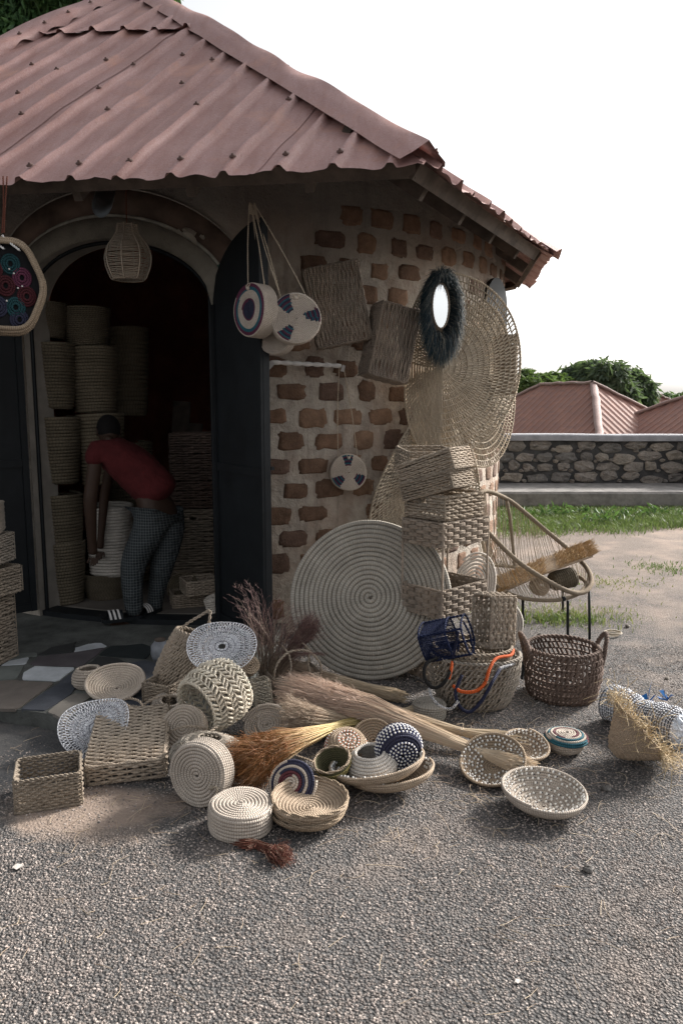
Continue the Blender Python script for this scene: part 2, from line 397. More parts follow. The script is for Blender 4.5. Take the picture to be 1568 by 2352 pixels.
SG = (0.36, 0.305, 0.245)
M = {
 'seagrass': rope_mat('seagrass', SG), 'seagrass_pale': rope_mat('seagrass_pale', (0.47, 0.40, 0.325)),
 'seagrass_dark': rope_mat('seagrass_dark', (0.17, 0.125, 0.105)), 'seagrass_grey': rope_mat('seagrass_grey', (0.38, 0.34, 0.29)),
 'raffia_cream': rope_mat('raffia_cream', (0.78, 0.70, 0.58)), 'string': rope_mat('string', (0.55, 0.47, 0.37), pitch=0.01),
 'tray_cord': rope_mat('tray_cord', (0.34, 0.285, 0.235), dark=0.25, pitch=0.012), 'shelf_cord': rope_mat('shelf_cord', (0.40, 0.335, 0.275), pitch=0.004),
 'net': rope_mat('net', (0.55, 0.47, 0.365)), 'chair_cord': rope_mat('chair_cord', (0.29, 0.24, 0.18), pitch=0.005, dark=0.4),
 'palm': coil_mat('palm', (0.48, 0.42, 0.36)), 'palm_pale': coil_mat('palm_pale', (0.56, 0.49, 0.42)),
 'palm_grey': coil_mat('palm_grey', (0.42, 0.39, 0.34), stitch=0.014, dark=0.6), 'palm_tan': coil_mat('palm_tan', (0.44, 0.345, 0.255)),
 'palm_brown': coil_mat('palm_brown', (0.34, 0.265, 0.19)), 'palm_white': coil_mat('palm_white', (0.66, 0.61, 0.55)),
 'palm_shaded': coil_mat('palm_shaded', (0.15, 0.125, 0.088), stitch=0.02),  # darker copy of the palm: the hut's inner shade put into the colour
 'navy': coil_mat('navy', (0.035, 0.037, 0.07)), 'teal': coil_mat('teal', (0.03, 0.13, 0.17)), 'plum': coil_mat('plum', (0.13, 0.035, 0.07)),
 'maroon': coil_mat('maroon', (0.12, 0.035, 0.045)), 'olive_bead': coil_mat('olive_bead', (0.10, 0.095, 0.05)),
 'shell': plain('shell', (0.78, 0.76, 0.72), 0.3, 0.08), 'orange_bead': plain('orange_bead', (0.42, 0.11, 0.04), 0.4),
 'blue_bead': plain('blue_bead', (0.02, 0.03, 0.11), 0.3), 'gold_bead': plain('gold_bead', (0.6, 0.5, 0.2), 0.3),
 'silver': NT('silver_foil').set(Roughness=0.32, Metallic=0.55).m, 'black_metal': plain('black_metal', (0.008, 0.010, 0.012), 0.55, 0.3, 6, 0.001),
 'blue_cord': rope_mat('blue_cord', (0.008, 0.016, 0.06), pitch=0.01), 'orange_cord': rope_mat('orange_cord', (0.45, 0.08, 0.015), pitch=0.01),
 'navy_cord': rope_mat('navy_cord', (0.012, 0.016, 0.045), pitch=0.01), 'speckle_cord': None,
 'black_cord': rope_mat('black_cord', (0.012, 0.012, 0.013), pitch=0.01),
 'timber': plain('timber', (0.085, 0.067, 0.055), 0.9, 0.4, 8, 0.003), 'cloth': plain('cloth', (0.62, 0.6, 0.58), 0.8, 0.1, 20, 0.002),
 'rust_cord': plain('rust_cord', (0.12, 0.04, 0.025), 0.9),
}
_s = M['silver'].node_tree.nodes['Principled BSDF']; _s.inputs['Base Color'].default_value = (0.72, 0.73, 0.76, 1)
def speckle():
    m = NT('speckle_cord'); m.color(m.mix(m.ramp(m.noise(260, 1), [(0.48, 0.0), (0.52, 1.0)]), (0.02, 0.02, 0.03), (0.55, 0.55, 0.55))); return m.m
M['speckle_cord'] = speckle()

# ---------------------------------------------------------------- things
def place(o, loc, z=(0, 0, 1), x=(1, 0, 0)):
    Z = nrm(z); X = np.asarray(x, float); X = nrm(X - (X @ Z) * Z); Y = np.cross(Z, X)
    m = Matrix.Identity(4)
    for r in range(3): m[r][0], m[r][1], m[r][2], m[r][3] = X[r], Y[r], Z[r], loc[r]
    o.matrix_world = m
def thing(name, label, cat, loc=(0, 0, 0), z=(0, 0, 1), x=(1, 0, 0), group=None):
    o = bpy.data.objects.new(name, None); COL.objects.link(o); o.empty_display_size = 0.1
    o['label'] = label; o['category'] = cat
    if group: o['group'] = group
    place(o, loc, z, x); return o
def tag(o, label, cat, group=None):
    o['label'] = label; o['category'] = cat
    if group: o['group'] = group
    return o
def dup(root, label, loc, z=(0, 0, 1), x=(1, 0, 0), scale=None):
    r = root.copy(); COL.objects.link(r); r['label'] = label
    for ch in list(root.children):
        c = ch.copy(); COL.objects.link(c); c.parent = r
        for g in list(ch.children):
            d = g.copy(); COL.objects.link(d); d.parent = c
    place(r, loc, z, x)
    if scale: r.scale = scale
    return r

# ================================================================ THE SETTING
def ground_mat():
    m = NT('yard_ground'); p = m.pos(); q = m.xyz(p)
    big = m.noise(0.55, 4, 0.6, p); mid = m.noise(3.2, 5, 0.62, p); fine = m.noise(75, 4, 0.7, p)
    vo = m.n('TexVoronoi', ins={'Scale': 105.0}); m.t.links.new(p, vo.inputs['Vector'])
    cell = m.n('SeparateColor'); m.t.links.new(vo.outputs['Color'], cell.inputs[0])
    chip = m.ramp(cell.outputs[0], [(0.0, (0.085, 0.078, 0.074)), (0.35, (0.175, 0.155, 0.142)), (0.7, (0.30, 0.26, 0.235)), (1.0, (0.46, 0.40, 0.36))])
    gap = m.map(vo.outputs['Distance'], 0.25, 0.6)
    asph = m.mix(gap, chip, (0.065, 0.064, 0.064))
    asph = m.mix(m.map(mid, 0.35, 0.65, 0.0, 0.45), asph, (0.125, 0.12, 0.118))
    dust = m.mix(m.map(fine, 0.3, 0.7), (0.22, 0.168, 0.135), (0.33, 0.262, 0.215))
    # where dust lies: more towards the far yard, in blotches elsewhere
    far = m.map(q[1], 4.3, 9.0, -0.10, 0.42)
    right = m.map(q[0], 0.5, 4.0, -0.05, 0.12)
    dm = m.math('ADD', m.math('ADD', far, right), m.map(m.math('ADD', m.math('MULTIPLY', big, 0.6), m.math('MULTIPLY', mid, 0.5)), 0.53, 0.76, 0, 0.75))
    base_dark = m.map(m.noise(1.1, 5, 0.65, p), 0.35, 0.62, 0.35, 0.0); asph = m.mix(base_dark, asph, (0.07, 0.068, 0.067))
    # pale sandy patch before the rectangular baskets
    dx = m.math('DIVIDE', m.math('SUBTRACT', q[0], -0.98), 0.36); dy = m.math('DIVIDE', m.math('SUBTRACT', q[1], 2.82), 0.20)
    pd = m.math('SQRT', m.math('ADD', m.math('MULTIPLY', dx, dx), m.math('MULTIPLY', dy, dy)))
    pm = m.map(m.math('ADD', pd, m.math('MULTIPLY', m.math('SUBTRACT', mid, 0.5), 1.6)), 0.7, 1.15, 0.95, 0)
    dm = m.math('MINIMUM', m.math('MAXIMUM', dm, pm), 0.93)
    # smooth worn tar by the patio on the left
    sx_ = m.map(m.math('ADD', q[0], m.math('MULTIPLY', mid, 0.5)), -0.75, -0.45, 1, 0); sy_ = m.map(m.math('ADD', q[1], m.math('MULTIPLY', mid, 0.4)), 2.95, 3.25, 0, 1)
    worn = m.math('MULTIPLY', sx_, sy_)
    tar = m.mix(m.map(mid, 0.35, 0.7), (0.05, 0.053, 0.058), (0.12, 0.115, 0.11))
    base = m.mix(m.math('MULTIPLY', worn, 0.8), asph, tar)
    col = m.mix(dm, base, dust)
    col = m.mix(m.map(q[1], 10.0, 11.0), col, (0.07, 0.085, 0.03))
    m.color(col); m.set(Roughness=0.95)
    h = m.math('MULTIPLY', m.math('SUBTRACT', 1.0, vo.outputs['Distance']), m.math('SUBTRACT', 1.0, m.math('MULTIPLY', m.math('MAXIMUM', dm, worn), 0.85)))
    b1 = m.bump(h, 0.012, 1.0); m.bump(m.math('ADD', fine, m.math('MULTIPLY', mid, 2.0)), 0.006, 0.7, b1)
    return m.m

xs = np.unique(np.concatenate([np.linspace(-300, -12, 14), np.linspace(-12, 12, 61), np.linspace(12, 300, 14)]))
ys = np.unique(np.concatenate([np.linspace(-60, 0, 8), np.linspace(0, 30, 76), np.linspace(30, 500, 20)]))
X, Y = np.meshgrid(xs, ys, indexing='ij')
def gz(x, y):
    t = np.clip((y - 13.2) / 6.0, 0, 1); return -1.9 * t * t * (3 - 2 * t) + np.where(y > 30, (y - 30) * 0.0035, 0)
Z = gz(X, Y) + np.where((Y > 4.5) & (Y < 11), 0.012 * np.sin(X * 2.1) * np.sin(Y * 1.7), 0)
mb = MB(); nx, ny = X.shape; i, j = np.meshgrid(np.arange(nx - 1), np.arange(ny - 1), indexing='ij')
mb.add(np.stack([X, Y, Z], -1), np.stack([i * ny + j, (i + 1) * ny + j, (i + 1) * ny + j + 1, i * ny + j + 1], -1).reshape(-1, 4))
mb.build('ground', ground_mat(), kind='structure')

def fnoise(x, y, s, seed):
    r = np.random.default_rng(seed); o = 0
    for k in range(8):
        a = r.random() * 2 * PI; f = s * (0.6 + r.random()); o = o + np.sin((x * math.cos(a) + y * math.sin(a)) * f + r.random() * 6)
    return o / 8

# loose chippings set in the tar
def gravel():
    n = 95000
    y = 1.55 + (5.3 - 1.55) * rng.random(n) ** 1.35; x = (rng.random(n) * 2 - 1) * (0.52 * y + 0.25)
    dens = 0.75 + 1.1 * fnoise(x, y, 5.0, 3) + 0.8 * fnoise(x, y, 17.0, 4)
    dens = np.where(((x + 0.98) / 0.4) ** 2 + ((y - 2.82) / 0.24) ** 2 < 1, dens - 0.9, dens)
    dens = np.where((x < -0.7) & (y > 3.05), dens - 1.0, dens)
    keep = (rng.random(n) < dens) & ~((y > 3.5) & (x < -0.3)) & ~(y > 4.9 + 0 * x)
    x, y = x[keep], y[keep]; n = len(x)
    s = 0.0022 + 0.0030 * rng.random(n) ** 1.7
    a = np.arange(5) / 5 * 2 * PI
    ang = a[None] + rng.random((n, 1)) * 6; rr = s[:, None] * (0.75 + 0.5 * rng.random((n, 5)))
    lo = np.stack([x[:, None] + rr * np.cos(ang), y[:, None] + rr * np.sin(ang), np.full((n, 5), 0.0)], -1)
    k = 0.45 + 0.35 * rng.random((n, 1))
    hgt = s[:, None] * (0.35 + 0.5 * rng.random((n, 5)))
    hi = np.stack([x[:, None] + rr * k * np.cos(ang), y[:, None] + rr * k * np.sin(ang), hgt], -1)
    V = np.concatenate([lo, hi], 1).reshape(-1, 3); b = (np.arange(n) * 10)[:, None, None]
    q = np.array([[i, (i + 1) % 5, 5 + (i + 1) % 5, 5 + i] for i in range(5)])
    mb = MB(); u = rng.random(n)
    uv = np.zeros((n, 5, 4, 2)); uv[..., 0] = u[:, None, None]
    mb.add(V, (b + q).reshape(-1, 4), uv.reshape(-1, 4, 2), 0, False)
    uv = np.zeros((n, 5, 2)); uv[..., 0] = u[:, None]
    mb.f.append(((np.arange(n) * 10)[:, None] + np.arange(5, 10), uv, np.zeros(n, int), False))
    m = NT('chippings'); m.color(m.ramp(m.uv()[0], [(0, (0.085, 0.078, 0.074)), (0.4, (0.19, 0.165, 0.15)), (0.75, (0.31, 0.265, 0.24)), (1, (0.50, 0.43, 0.385))])); m.set(Roughness=0.9)
    mb.build('gravel', m.m, kind='stuff')
gravel()

# ---------------------------------------------------------------- paved patio in front of the door
SZ = 0.08
def cr5(x, y): return (x * 0.2563, 1349.3 + y * 0.2563)
M['slab'] = plain('patio_cement', (0.085, 0.088, 0.082), 0.9, 0.45, 6, 0.006)
edge = [(-420, 1600), (-200, 1606), (0, 1622), (42, 1630), (90, 1636), (145, 1646), (200, 1660), (262, 1652), (380, 1668), (470, 1640), (560, 1560), (610, 1500), (640, 1450)]
ep = [G(a, b, SZ)[:2] for a, b in edge]
back = []
for ph in np.linspace(16, -44, 14):
    t = math.radians(ph); back.append((HC[0] + (HR - 0.1) * math.sin(t), HC[1] - (HR - 0.1) * math.cos(t)))
poly = np.array([[a, b, 0.0] for a, b in ep + back]); poly[:, 2] = -0.05
patio = tag(bpy.data.objects.new('patio', None), 'low cement patio laid with crazy paving in front of the arched door', 'patio'); COL.objects.link(patio)
mb = MB(); prism(mb, poly, (0, 0, SZ + 0.05)); mb.build('slab', M['slab'], patio)
stone_mats = {k: plain('paving_' + k, c, 0.75, 0.2, 9, 0.002) for k, c in dict(
    white=(0.42, 0.44, 0.46), brown=(0.125, 0.108, 0.095), blue=(0.055, 0.06, 0.072), tan=(0.19, 0.175, 0.155), grey=(0.13, 0.14, 0.13),
    umber=(0.085, 0.075, 0.08), black=(0.02, 0.025, 0.026), dark=(0.035, 0.036, 0.036)).items()}
pav = [('white', [(205, 780), (300, 710), (690, 728), (525, 848), (200, 825)]), ('white', [(5, 705), (85, 665), (272, 632), (240, 692)]),
 ('white', [(670, 592), (680, 545), (810, 512), (890, 502), (965, 532), (850, 566)]), ('brown', [(-60, 850), (150, 838), (215, 842), (500, 856), (155, 1103), (-60, 1095)]),
 ('blue', [(530, 856), (700, 735), (800, 735), (650, 948), (410, 1113), (172, 1104)]), ('tan', [(420, 1122), (655, 958), (860, 962), (610, 1140), (560, 1180)]),
 ('grey', [(-40, 716), (232, 702), (150, 826), (-40, 838)]), ('umber', [(255, 694), (345, 625), (430, 618), (600, 597), (955, 545), (865, 620), (725, 718), (305, 702)]),
 ('black', [(880, 614), (985, 532), (1300, 508), (1400, 560), (1310, 648), (1050, 625)]), ('dark', [(350, 612), (450, 548), (700, 490), (662, 536), (655, 585), (600, 588), (430, 608)]),
 ('dark', [(790, 695), (860, 628), (1040, 632), (1150, 690), (1250, 760), (1250, 900), (820, 900), (690, 870)]), ('blue', [(1160, 680), (1310, 660), (1420, 700), (1420, 900), (1270, 900), (1260, 750)]),
 ('grey', [(-60, 690), (0, 600), (330, 590), (340, 615), (270, 625), (80, 655)]), ('blue', [(880, 965), (1300, 910), (1420, 960), (1300, 1110), (640, 1140)]), ('umber', [(-200, 560), (-60, 700), (-60, 1095), (-300, 1000)])]
for mname, pts in pav:
    wp = np.array([G(*cr5(*q), SZ) for q in pts])
    c = wp.mean(0); wp = c + (wp - c) * 0.985
    # soften the outline a little
    n = len(wp); out = []
    for k in range(n):
        a, b = wp[k], wp[(k + 1) % n]
        for t in (0.08, 0.5, 0.92):
            q = a + (b - a) * t; q = q + np.append(rng.normal(0, 0.004, 2), 0); out.append(q)
    out = np.array(out); out[:, 2] = SZ - 0.01
    mb = MB(); prism(mb, out, (0, 0, 0.016)); mb.build('paving_stone', stone_mats[mname], patio)

# ================================================================ THE HUT
roof_apex = P(310, -25, 7.4)
H = 2.7
def at_z(px, py, z): return G(px, py, z)
V1 = at_z(988, 378, H); V0 = at_z(-740, 450, H); VA = at_z(1247, 543, H); V2 = at_z(1268, 588, H); V3 = at_z(1219, 656, H)
rim = [V0, V1, V2, V3, np.array([0.6, 10.6, H]), np.array([-2.6, 11.3, H]), np.array([-5.0, 8.6, H])]
facets = [(rim[k], rim[(k + 1) % len(rim)]) for k in range(len(rim))]
def fplane(a, b):
    n = nrm(np.cross(b - a, roof_apex - a)); return (n if n[2] > 0 else -n)
fn_ = [fplane(a, b) for a, b in facets]
def roof_z(x, y):
    z = np.full(np.shape(x), 99.0)
    for (a, b), n in zip(facets, fn_):
        z = np.minimum(z, a[2] - (n[0] * (x - a[0]) + n[1] * (y - a[1])) / n[2])
    return z
hut = thing('round_hut', 'round hut of red earth blocks in grey mortar with rusty maroon metal roof', 'hut', (HC[0], HC[1], 0))
hut_inv = np.array([HC[0], HC[1], 0.0])
def hb(mb, name, mats, parent=None, kind=None):
    """build a hut part given in world coordinates"""
    for k in range(len(mb.v)): mb.v[k] = mb.v[k] - hut_inv
    return mb.build(name, mats, parent or hut, kind)

def plaster_mat():
    m = NT('wall_mortar'); p = m.coord(); q = m.xyz(p)
    n1 = m.noise(1.6, 5, 0.6); n2 = m.noise(9, 5, 0.65); n3 = m.noise(70, 4, 0.7)
    c = m.mix(m.map(n2, 0.3, 0.7), (0.30, 0.26, 0.22), (0.54, 0.48, 0.41))
    c = m.mix(m.map(n1, 0.45, 0.65, 0, 0.55), c, (0.30, 0.19, 0.13))
    top = m.map(m.math('ADD', q[2], m.math('MULTIPLY', n2, 0.25)), 2.62, 2.95)     # upper render darker
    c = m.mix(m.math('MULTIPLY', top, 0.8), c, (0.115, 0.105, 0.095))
    sx = m.n('Mapping', ins={'Scale': (14, 14, 1.2)}); m.t.links.new(p, sx.inputs[0])
    st = m.noise(1.0, 4, 0.6, sx.outputs[0]); c = m.mix(m.map(st, 0.5, 0.7, 0, 0.35), c, (0.10, 0.09, 0.08))
    m.color(c); m.set(Roughness=0.95)
    m.bump(m.math('ADD', m.math('MULTIPLY', n2, 2.2), m.math('MULTIPLY', n3, 0.6)), 0.02, 0.9); return m.m
M['plaster'] = plaster_mat()
M['inner_plaster'] = plain('inner_plaster', (0.34, 0.13, 0.09), 0.95, 0.3, 3, 0.01, bscale=20)
D0, DH = math.radians(-10.5), math.radians(15.2)          # doorway centre and half angle
ZS, ZA = 2.20, 0.42                                       # springing and rise of the arch
def arch_z(ph, half=DH, zs=ZS, rise=ZA):
    t = np.clip(np.abs((ph - D0) / half), 0, 1); return zs + rise * np.sqrt(1 - t * t)
def cyl(ph, r, z): return np.stack([HC[0] + r * np.sin(ph), HC[1] - r * np.cos(ph), z + 0 * ph], -1)
WT = 0.22
ph = np.sort(np.concatenate([np.linspace(-PI, PI, 181)[:-1], D0 + np.linspace(-DH, DH, 41)]))
ph = ph[np.concatenate([[True], np.diff(ph) > 1e-4])]
ph = np.append(ph, ph[0] + 2 * PI)
nz = 40
def wall_surface(mb, r, mat, relief):
    inside = np.abs(ph - D0) <= DH + 1e-6
    for a in range(len(ph) - 1):
        pass
    zt = roof_z(*(cyl(ph, r, 0)[:, :2].T)) - 0.02
    zl0 = np.zeros(len(ph)) - 0.05
    cols = []
    for zl in (zl0, np.where(inside, arch_z(ph), zl0)):
        t = np.linspace(0, 1, nz); z = zl[:, None] + (zt - zl)[:, None] * t
        rr = r + relief * (0.010 * fnoise(ph[:, None] * 6, z * 3, 1.0, 11) + 0.008 * fnoise(ph[:, None] * 20, z * 8, 1.0, 12))
        cols.append(np.stack([HC[0] + rr * np.sin(ph)[:, None], HC[1] - rr * np.cos(ph)[:, None], z], -1))
    full, door = cols; n = len(ph)
    V = np.concatenate([full.reshape(-1, 3), door.reshape(-1, 3)])
    q = []
    for a in range(n - 1):
        off = n * nz if (inside[a] and inside[a + 1]) else 0
        for b in range(nz - 1): q.append([off + a * nz + b, off + (a + 1) * nz + b, off + (a + 1) * nz + b + 1, off + a * nz + b + 1])
    mb.add(V, q, None, mat)
mb = MB(); wall_surface(mb, HR, 0, 1.0); wall_surface(mb, HR - WT, 1, 0.6)
# jambs and soffit of the doorway
pa = np.concatenate([[D0 - DH] * 12, D0 + DH * np.sin(np.linspace(-PI / 2, PI / 2, 41)), [D0 + DH] * 12])
za = np.concatenate([np.linspace(-0.05, ZS, 12), arch_z(D0 + DH * np.sin(np.linspace(-PI / 2, PI / 2, 41))), np.linspace(ZS, -0.05, 12)])
Vj = np.concatenate([np.stack([HC[0] + r * np.sin(pa), HC[1] - r * np.cos(pa), za], -1) for r in (HR + 0.004, HR - WT - 0.004)]); n = len(pa)
mb.add(Vj, [[k, k + 1, n + k + 1, n + k] for k in range(n - 1)], None, 2)
M['jamb'] = plain('jamb_plaster', (0.22, 0.20, 0.175), 0.9, 0.25, 5, 0.004)
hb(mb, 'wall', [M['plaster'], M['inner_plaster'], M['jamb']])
# floor inside and door sill
mb = MB(); a = np.linspace(0, 2 * PI, 61)[:-1]; fl = np.stack([HC[0] + (HR - WT - 0.01) * np.cos(a), HC[1] + (HR - WT - 0.01) * np.sin(a), 0 * a - 0.04], -1)
prism(mb, fl, (0, 0, 0.145)); hb(mb, 'floor', plain('hut_floor', (0.13, 0.115, 0.10), 0.85, 0.25, 4, 0.003))
mb = MB(); pp = np.linspace(D0 - DH * 1.0, D0 + DH * 1.0, 21)
inn, outr = cyl(pp, HR - 0.16, 0.0), cyl(pp, HR - 0.02, 0.0)
prism(mb, np.concatenate([outr, inn[::-1]]), (0, 0, 0.118)); hb(mb, 'door_sill', M['black_metal'])
mb = MB(); inn, outr = cyl(pp, HR - WT - 0.02, 0.0), cyl(pp, HR - 0.155, 0.0)
prism(mb, np.concatenate([outr, inn[::-1]]), (0, 0, 0.104)); hb(mb, 'threshold', M['jamb'])
# thin steel frame of the door inside the arch
mb = MB(); s = np.sin(np.linspace(-PI / 2, PI / 2, 41)) * (DH - 0.006)
fpa = np.concatenate([[D0 - DH + 0.006] * 8, D0 + s, [D0 + DH - 0.006] * 8]); fza = np.concatenate([np.linspace(0.12, ZS, 8), arch_z(D0 + s) - 0.012, np.linspace(ZS, 0.12, 8)])
tubes(mb, np.stack([HC[0] + (HR - 0.05) * np.sin(fpa), HC[1] - (HR - 0.05) * np.cos(fpa), fza], -1)[None], 0.013, 4, ref=np.array([0.2, -1, 0.1]))
hb(mb, 'door_frame', M['black_metal'])

# moulding over the arch and painted band with part of a lettering
def arch_strip(k0, k1, r0, nseg=60, t0=-1.0, t1=1.0, up0=0.0, up1=0.0):
    """band following the arch between two offsets; returns mesh builder"""
    t = np.linspace(t0, t1, nseg) * PI / 2
    mb = MB(); rings = []
    for off, r in ((k0, HR - 0.01), (k0, r0), ((k0 + k1) / 2, r0 + 0.006), (k1, r0), (k1, HR - 0.01)):
        phs = D0 + (DH + off / HR) * np.sin(t); z = ZS + (ZA + off) * np.cos(t)
        rings.append(np.stack([HC[0] + r * np.sin(phs), HC[1] - r * np.cos(phs), z], -1))
    V = np.concatenate(rings); n = nseg
    q = [[a * n + b, a * n + b + 1, (a + 1) * n + b + 1, (a + 1) * n + b] for a in range(4) for b in range(n - 1)]
    mb.add(V, q); return mb
hb(arch_strip(0.0, 0.125, HR + 0.035), 'arch_moulding', plain('arch_cement', (0.19, 0.175, 0.145), 0.9, 0.3, 5, 0.006))
hb(arch_strip(0.127, 0.150, HR + 0.020), 'white_line', plain('old_white_paint', (0.32, 0.31, 0.27), 0.85, 0.35, 12), None)
hb(arch_strip(0.152, 0.30, HR + 0.016, t0=-0.80, t1=0.88), 'painted_band', plain('faded_orange_paint', (0.10, 0.07, 0.055), 0.9, 0.5, 4))
hb(arch_strip(0.127, 0.19, HR + 0.024, 20, 0.70, 1.0), 'green_paint', plain('faded_green_paint', (0.08, 0.15, 0.12), 0.9, 0.3, 6))
hb(arch_strip(0.30, 0.312, HR + 0.018), 'white_line', M['jamb'])
def on_wall(px, py, out):
    return wall_pt(px, py, out)
def painted(pts, wpx, name='letter'):
    c = spline([on_wall(a, b, 0.030) for a, b in pts], 24)
    mb = MB(); T = nrm(np.gradient(c, axis=0)); nn = nrm(np.stack([c[:, 0] - HC[0], c[:, 1] - HC[1], 0 * c[:, 0]], -1)); s = np.cross(T, nn) * wpx * 0.0029 / 2
    n = len(c); V = np.concatenate([c - s, c + s, c - s + nn * 0.003, c + s + nn * 0.003])
    q = [[2 * n + b, 2 * n + b + 1, 3 * n + b + 1, 3 * n + b] for b in range(n - 1)] + [[b, b + 1, 2 * n + b + 1, 2 * n + b] for b in range(n - 1)] + [[n + b, n + b + 1, 3 * n + b + 1, 3 * n + b] for b in range(n - 1)]
    mb.add(V, q); hb(mb, name, M['letter'])
M['letter'] = plain('lettering_paint', (0.34, 0.31, 0.26), 0.85, 0.25, 14)
def crl(x, y): return ((600 + x * 0.1913) / 1.7417, (800 + y * 0.1913) / 1.7417)
painted([crl(880, 945), crl(800, 920), crl(740, 890)], 9); painted([crl(830, 930), crl(930, 930), crl(930, 860), crl(870, 770), crl(760, 700), crl(700, 660)], 10)
painted([crl(700, 660), crl(740, 620), crl(830, 640), crl(960, 720)], 9); painted([crl(690, 830), crl(600, 775), crl(440, 690)], 14)
painted([crl(640, 770), crl(600, 690), crl(560, 640)], 12); painted([crl(370, 640), crl(300, 600), crl(240, 570)], 9); painted([crl(1050, 740), crl(1120, 800), crl(1100, 740)], 6)

# earth blocks standing in the mortar
def brick_mats():
    out = []
    for k, c in enumerate([(0.19, 0.112, 0.073), (0.15, 0.09, 0.06), (0.235, 0.145, 0.095), (0.13, 0.082, 0.062)]):
        m = NT('earth_block'); n1 = m.noise(14, 5, 0.7); n2 = m.noise(90, 4, 0.7)
        a = m.mix(m.map(n1, 0.3, 0.7), mul(c, 0.6), mul(c, 1.25)); a = m.mix(m.map(n2, 0.55, 0.75, 0, 0.5), a, (0.28, 0.23, 0.18))
        m.color(a); m.set(Roughness=0.95); m.bump(m.math('ADD', n1, m.math('MULTIPLY', n2, 0.7)), 0.012, 1.0); out.append(m.m)
    return out
BM = brick_mats()
R_ = np.random.default_rng(21)
def brick(ph0, z0, wd, hg):
    n = 20; a = np.arange(n) / n * 2 * PI + 0.11
    ex = 0.45
    cx = np.sign(np.cos(a)) * np.abs(np.cos(a)) ** ex; cy = np.sign(np.sin(a)) * np.abs(np.sin(a)) ** ex
    k = 1 + R_.normal(0, 0.075, n)
    x = cx * wd / 2 * k; z = z0 + cy * hg / 2 * k
    rel = 0.010 * fnoise((ph0 + x / HR) * 6, z * 3, 1.0, 11) + 0.008 * fnoise((ph0 + x / HR) * 20, z * 8, 1.0, 12)
    r1 = HR + rel + 0.003; p_ = ph0 + x / HR
    fr = np.stack([HC[0] + r1 * np.sin(p_), HC[1] - r1 * np.cos(p_), z], -1)
    p2 = ph0 + x * 1.06 / HR; z2 = z0 + (z - z0) * 1.06; r2 = HR - 0.03
    bk = np.stack([HC[0] + r2 * np.sin(p2), HC[1] - r2 * np.cos(p2), z2], -1)
    mid = np.stack([HC[0] + (r1 + 0.004) * np.sin(ph0 + x * .7 / HR), HC[1] - (r1 + 0.004) * np.cos(ph0 + x * .7 / HR), z0 + (z - z0) * .7], -1)
    mb = MB(); V = np.concatenate([bk, fr, mid]); n0 = mb.n
    mb.add(V, [[i, (i + 1) % n, n + (i + 1) % n, n + i] for i in range(n)] + [[n + i, n + (i + 1) % n, 2 * n + (i + 1) % n, 2 * n + i] for i in range(n)])
    mb.f.append((np.array([list(range(2 * n, 3 * n))]), np.zeros((1, n, 2)), np.zeros(1, int), True))
    hb(mb, 'brick', BM[R_.integers(4)])
for row in range(17):
    z = 0.17 + 0.165 * row
    for c in range(-6, 22):
        pb = math.radians(7.6) + (c + (0.5 if row % 2 else 0) + R_.normal(0, 0.05)) * 0.262 / HR
        if abs(pb - D0) < DH + 0.10 + (0.16 if z > 2.0 else 0) or pb > math.radians(93) or pb < math.radians(-46): continue
        if z > 2.7 and (R_.random() < 0.2 or pb < 0.15): continue
        if z > 2.3 and pb < math.radians(9): continue
        if R_.random() < 0.05: continue
        brick(pb, z + R_.normal(0, 0.006), 0.182 * R_.uniform(0.70, 1.16), 0.124 * R_.uniform(0.78, 1.10))

# ---------------------------------------------------------------- roof
def roof_mat():
    m = NT('roof_paint'); p = m.coord(); n1 = m.noise(1.3, 4, 0.6); n2 = m.noise(11, 5, 0.7); n3 = m.noise(120, 3, 0.6)
    c = m.mix(m.map(n1, 0.3, 0.7), (0.27, 0.150, 0.138), (0.36, 0.215, 0.20))
    c = m.mix(m.map(n2, 0.5, 0.75, 0, 0.5), c, (0.33, 0.16, 0.12)); c = m.mix(m.map(n3, 0.45, 0.7, 0, 0.3), c, (0.55, 0.45, 0.43))
    mp_ = m.n('Mapping', ins={'Scale': (9.0, 1.1, 1.1), 'Rotation': (0, 0, -0.35)}); m.t.links.new(p, mp_.inputs[0]); sk = m.noise(1.0, 5, 0.7, mp_.outputs[0])
    c = m.mix(m.map(sk, 0.42, 0.68, 0, 0.55), c, (0.24, 0.12, 0.10)); c = m.mix(m.map(m.noise(34, 4, 0.75), 0.60, 0.72, 0, 0.7), c, (0.16, 0.075, 0.05))
    c = m.mix(m.map(m.noise(2.3, 5, 0.7), 0.56, 0.72, 0, 0.6), c, (0.46, 0.24, 0.17)); m.color(c); m.set(Roughness=0.6, Metallic=0.0); m.b.inputs['Specular IOR Level'].default_value = 0.4
    m.bump(m.math('ADD', n2, m.math('MULTIPLY', n3, 0.3)), 0.006, 0.5); return m.m
M['roof'] = roof_mat()
M['roof_under'] = plain('bare_zinc', (0.10, 0.085, 0.075), 0.7, 0.3, 6)
PER = 0.262
def prof_h(a):
    t = np.mod(a / PER, 1.0); d = np.abs(t - 0.5) * PER
    h = np.clip((0.034 - d) / 0.022, 0, 1); h = h * h * (3 - 2 * h) * 0.036
    d2 = np.minimum(np.abs(t - 0.0), np.abs(t - 1.0)) * PER
    return h + 0.004 * np.clip(1 - d2 / 0.012, 0, 1)
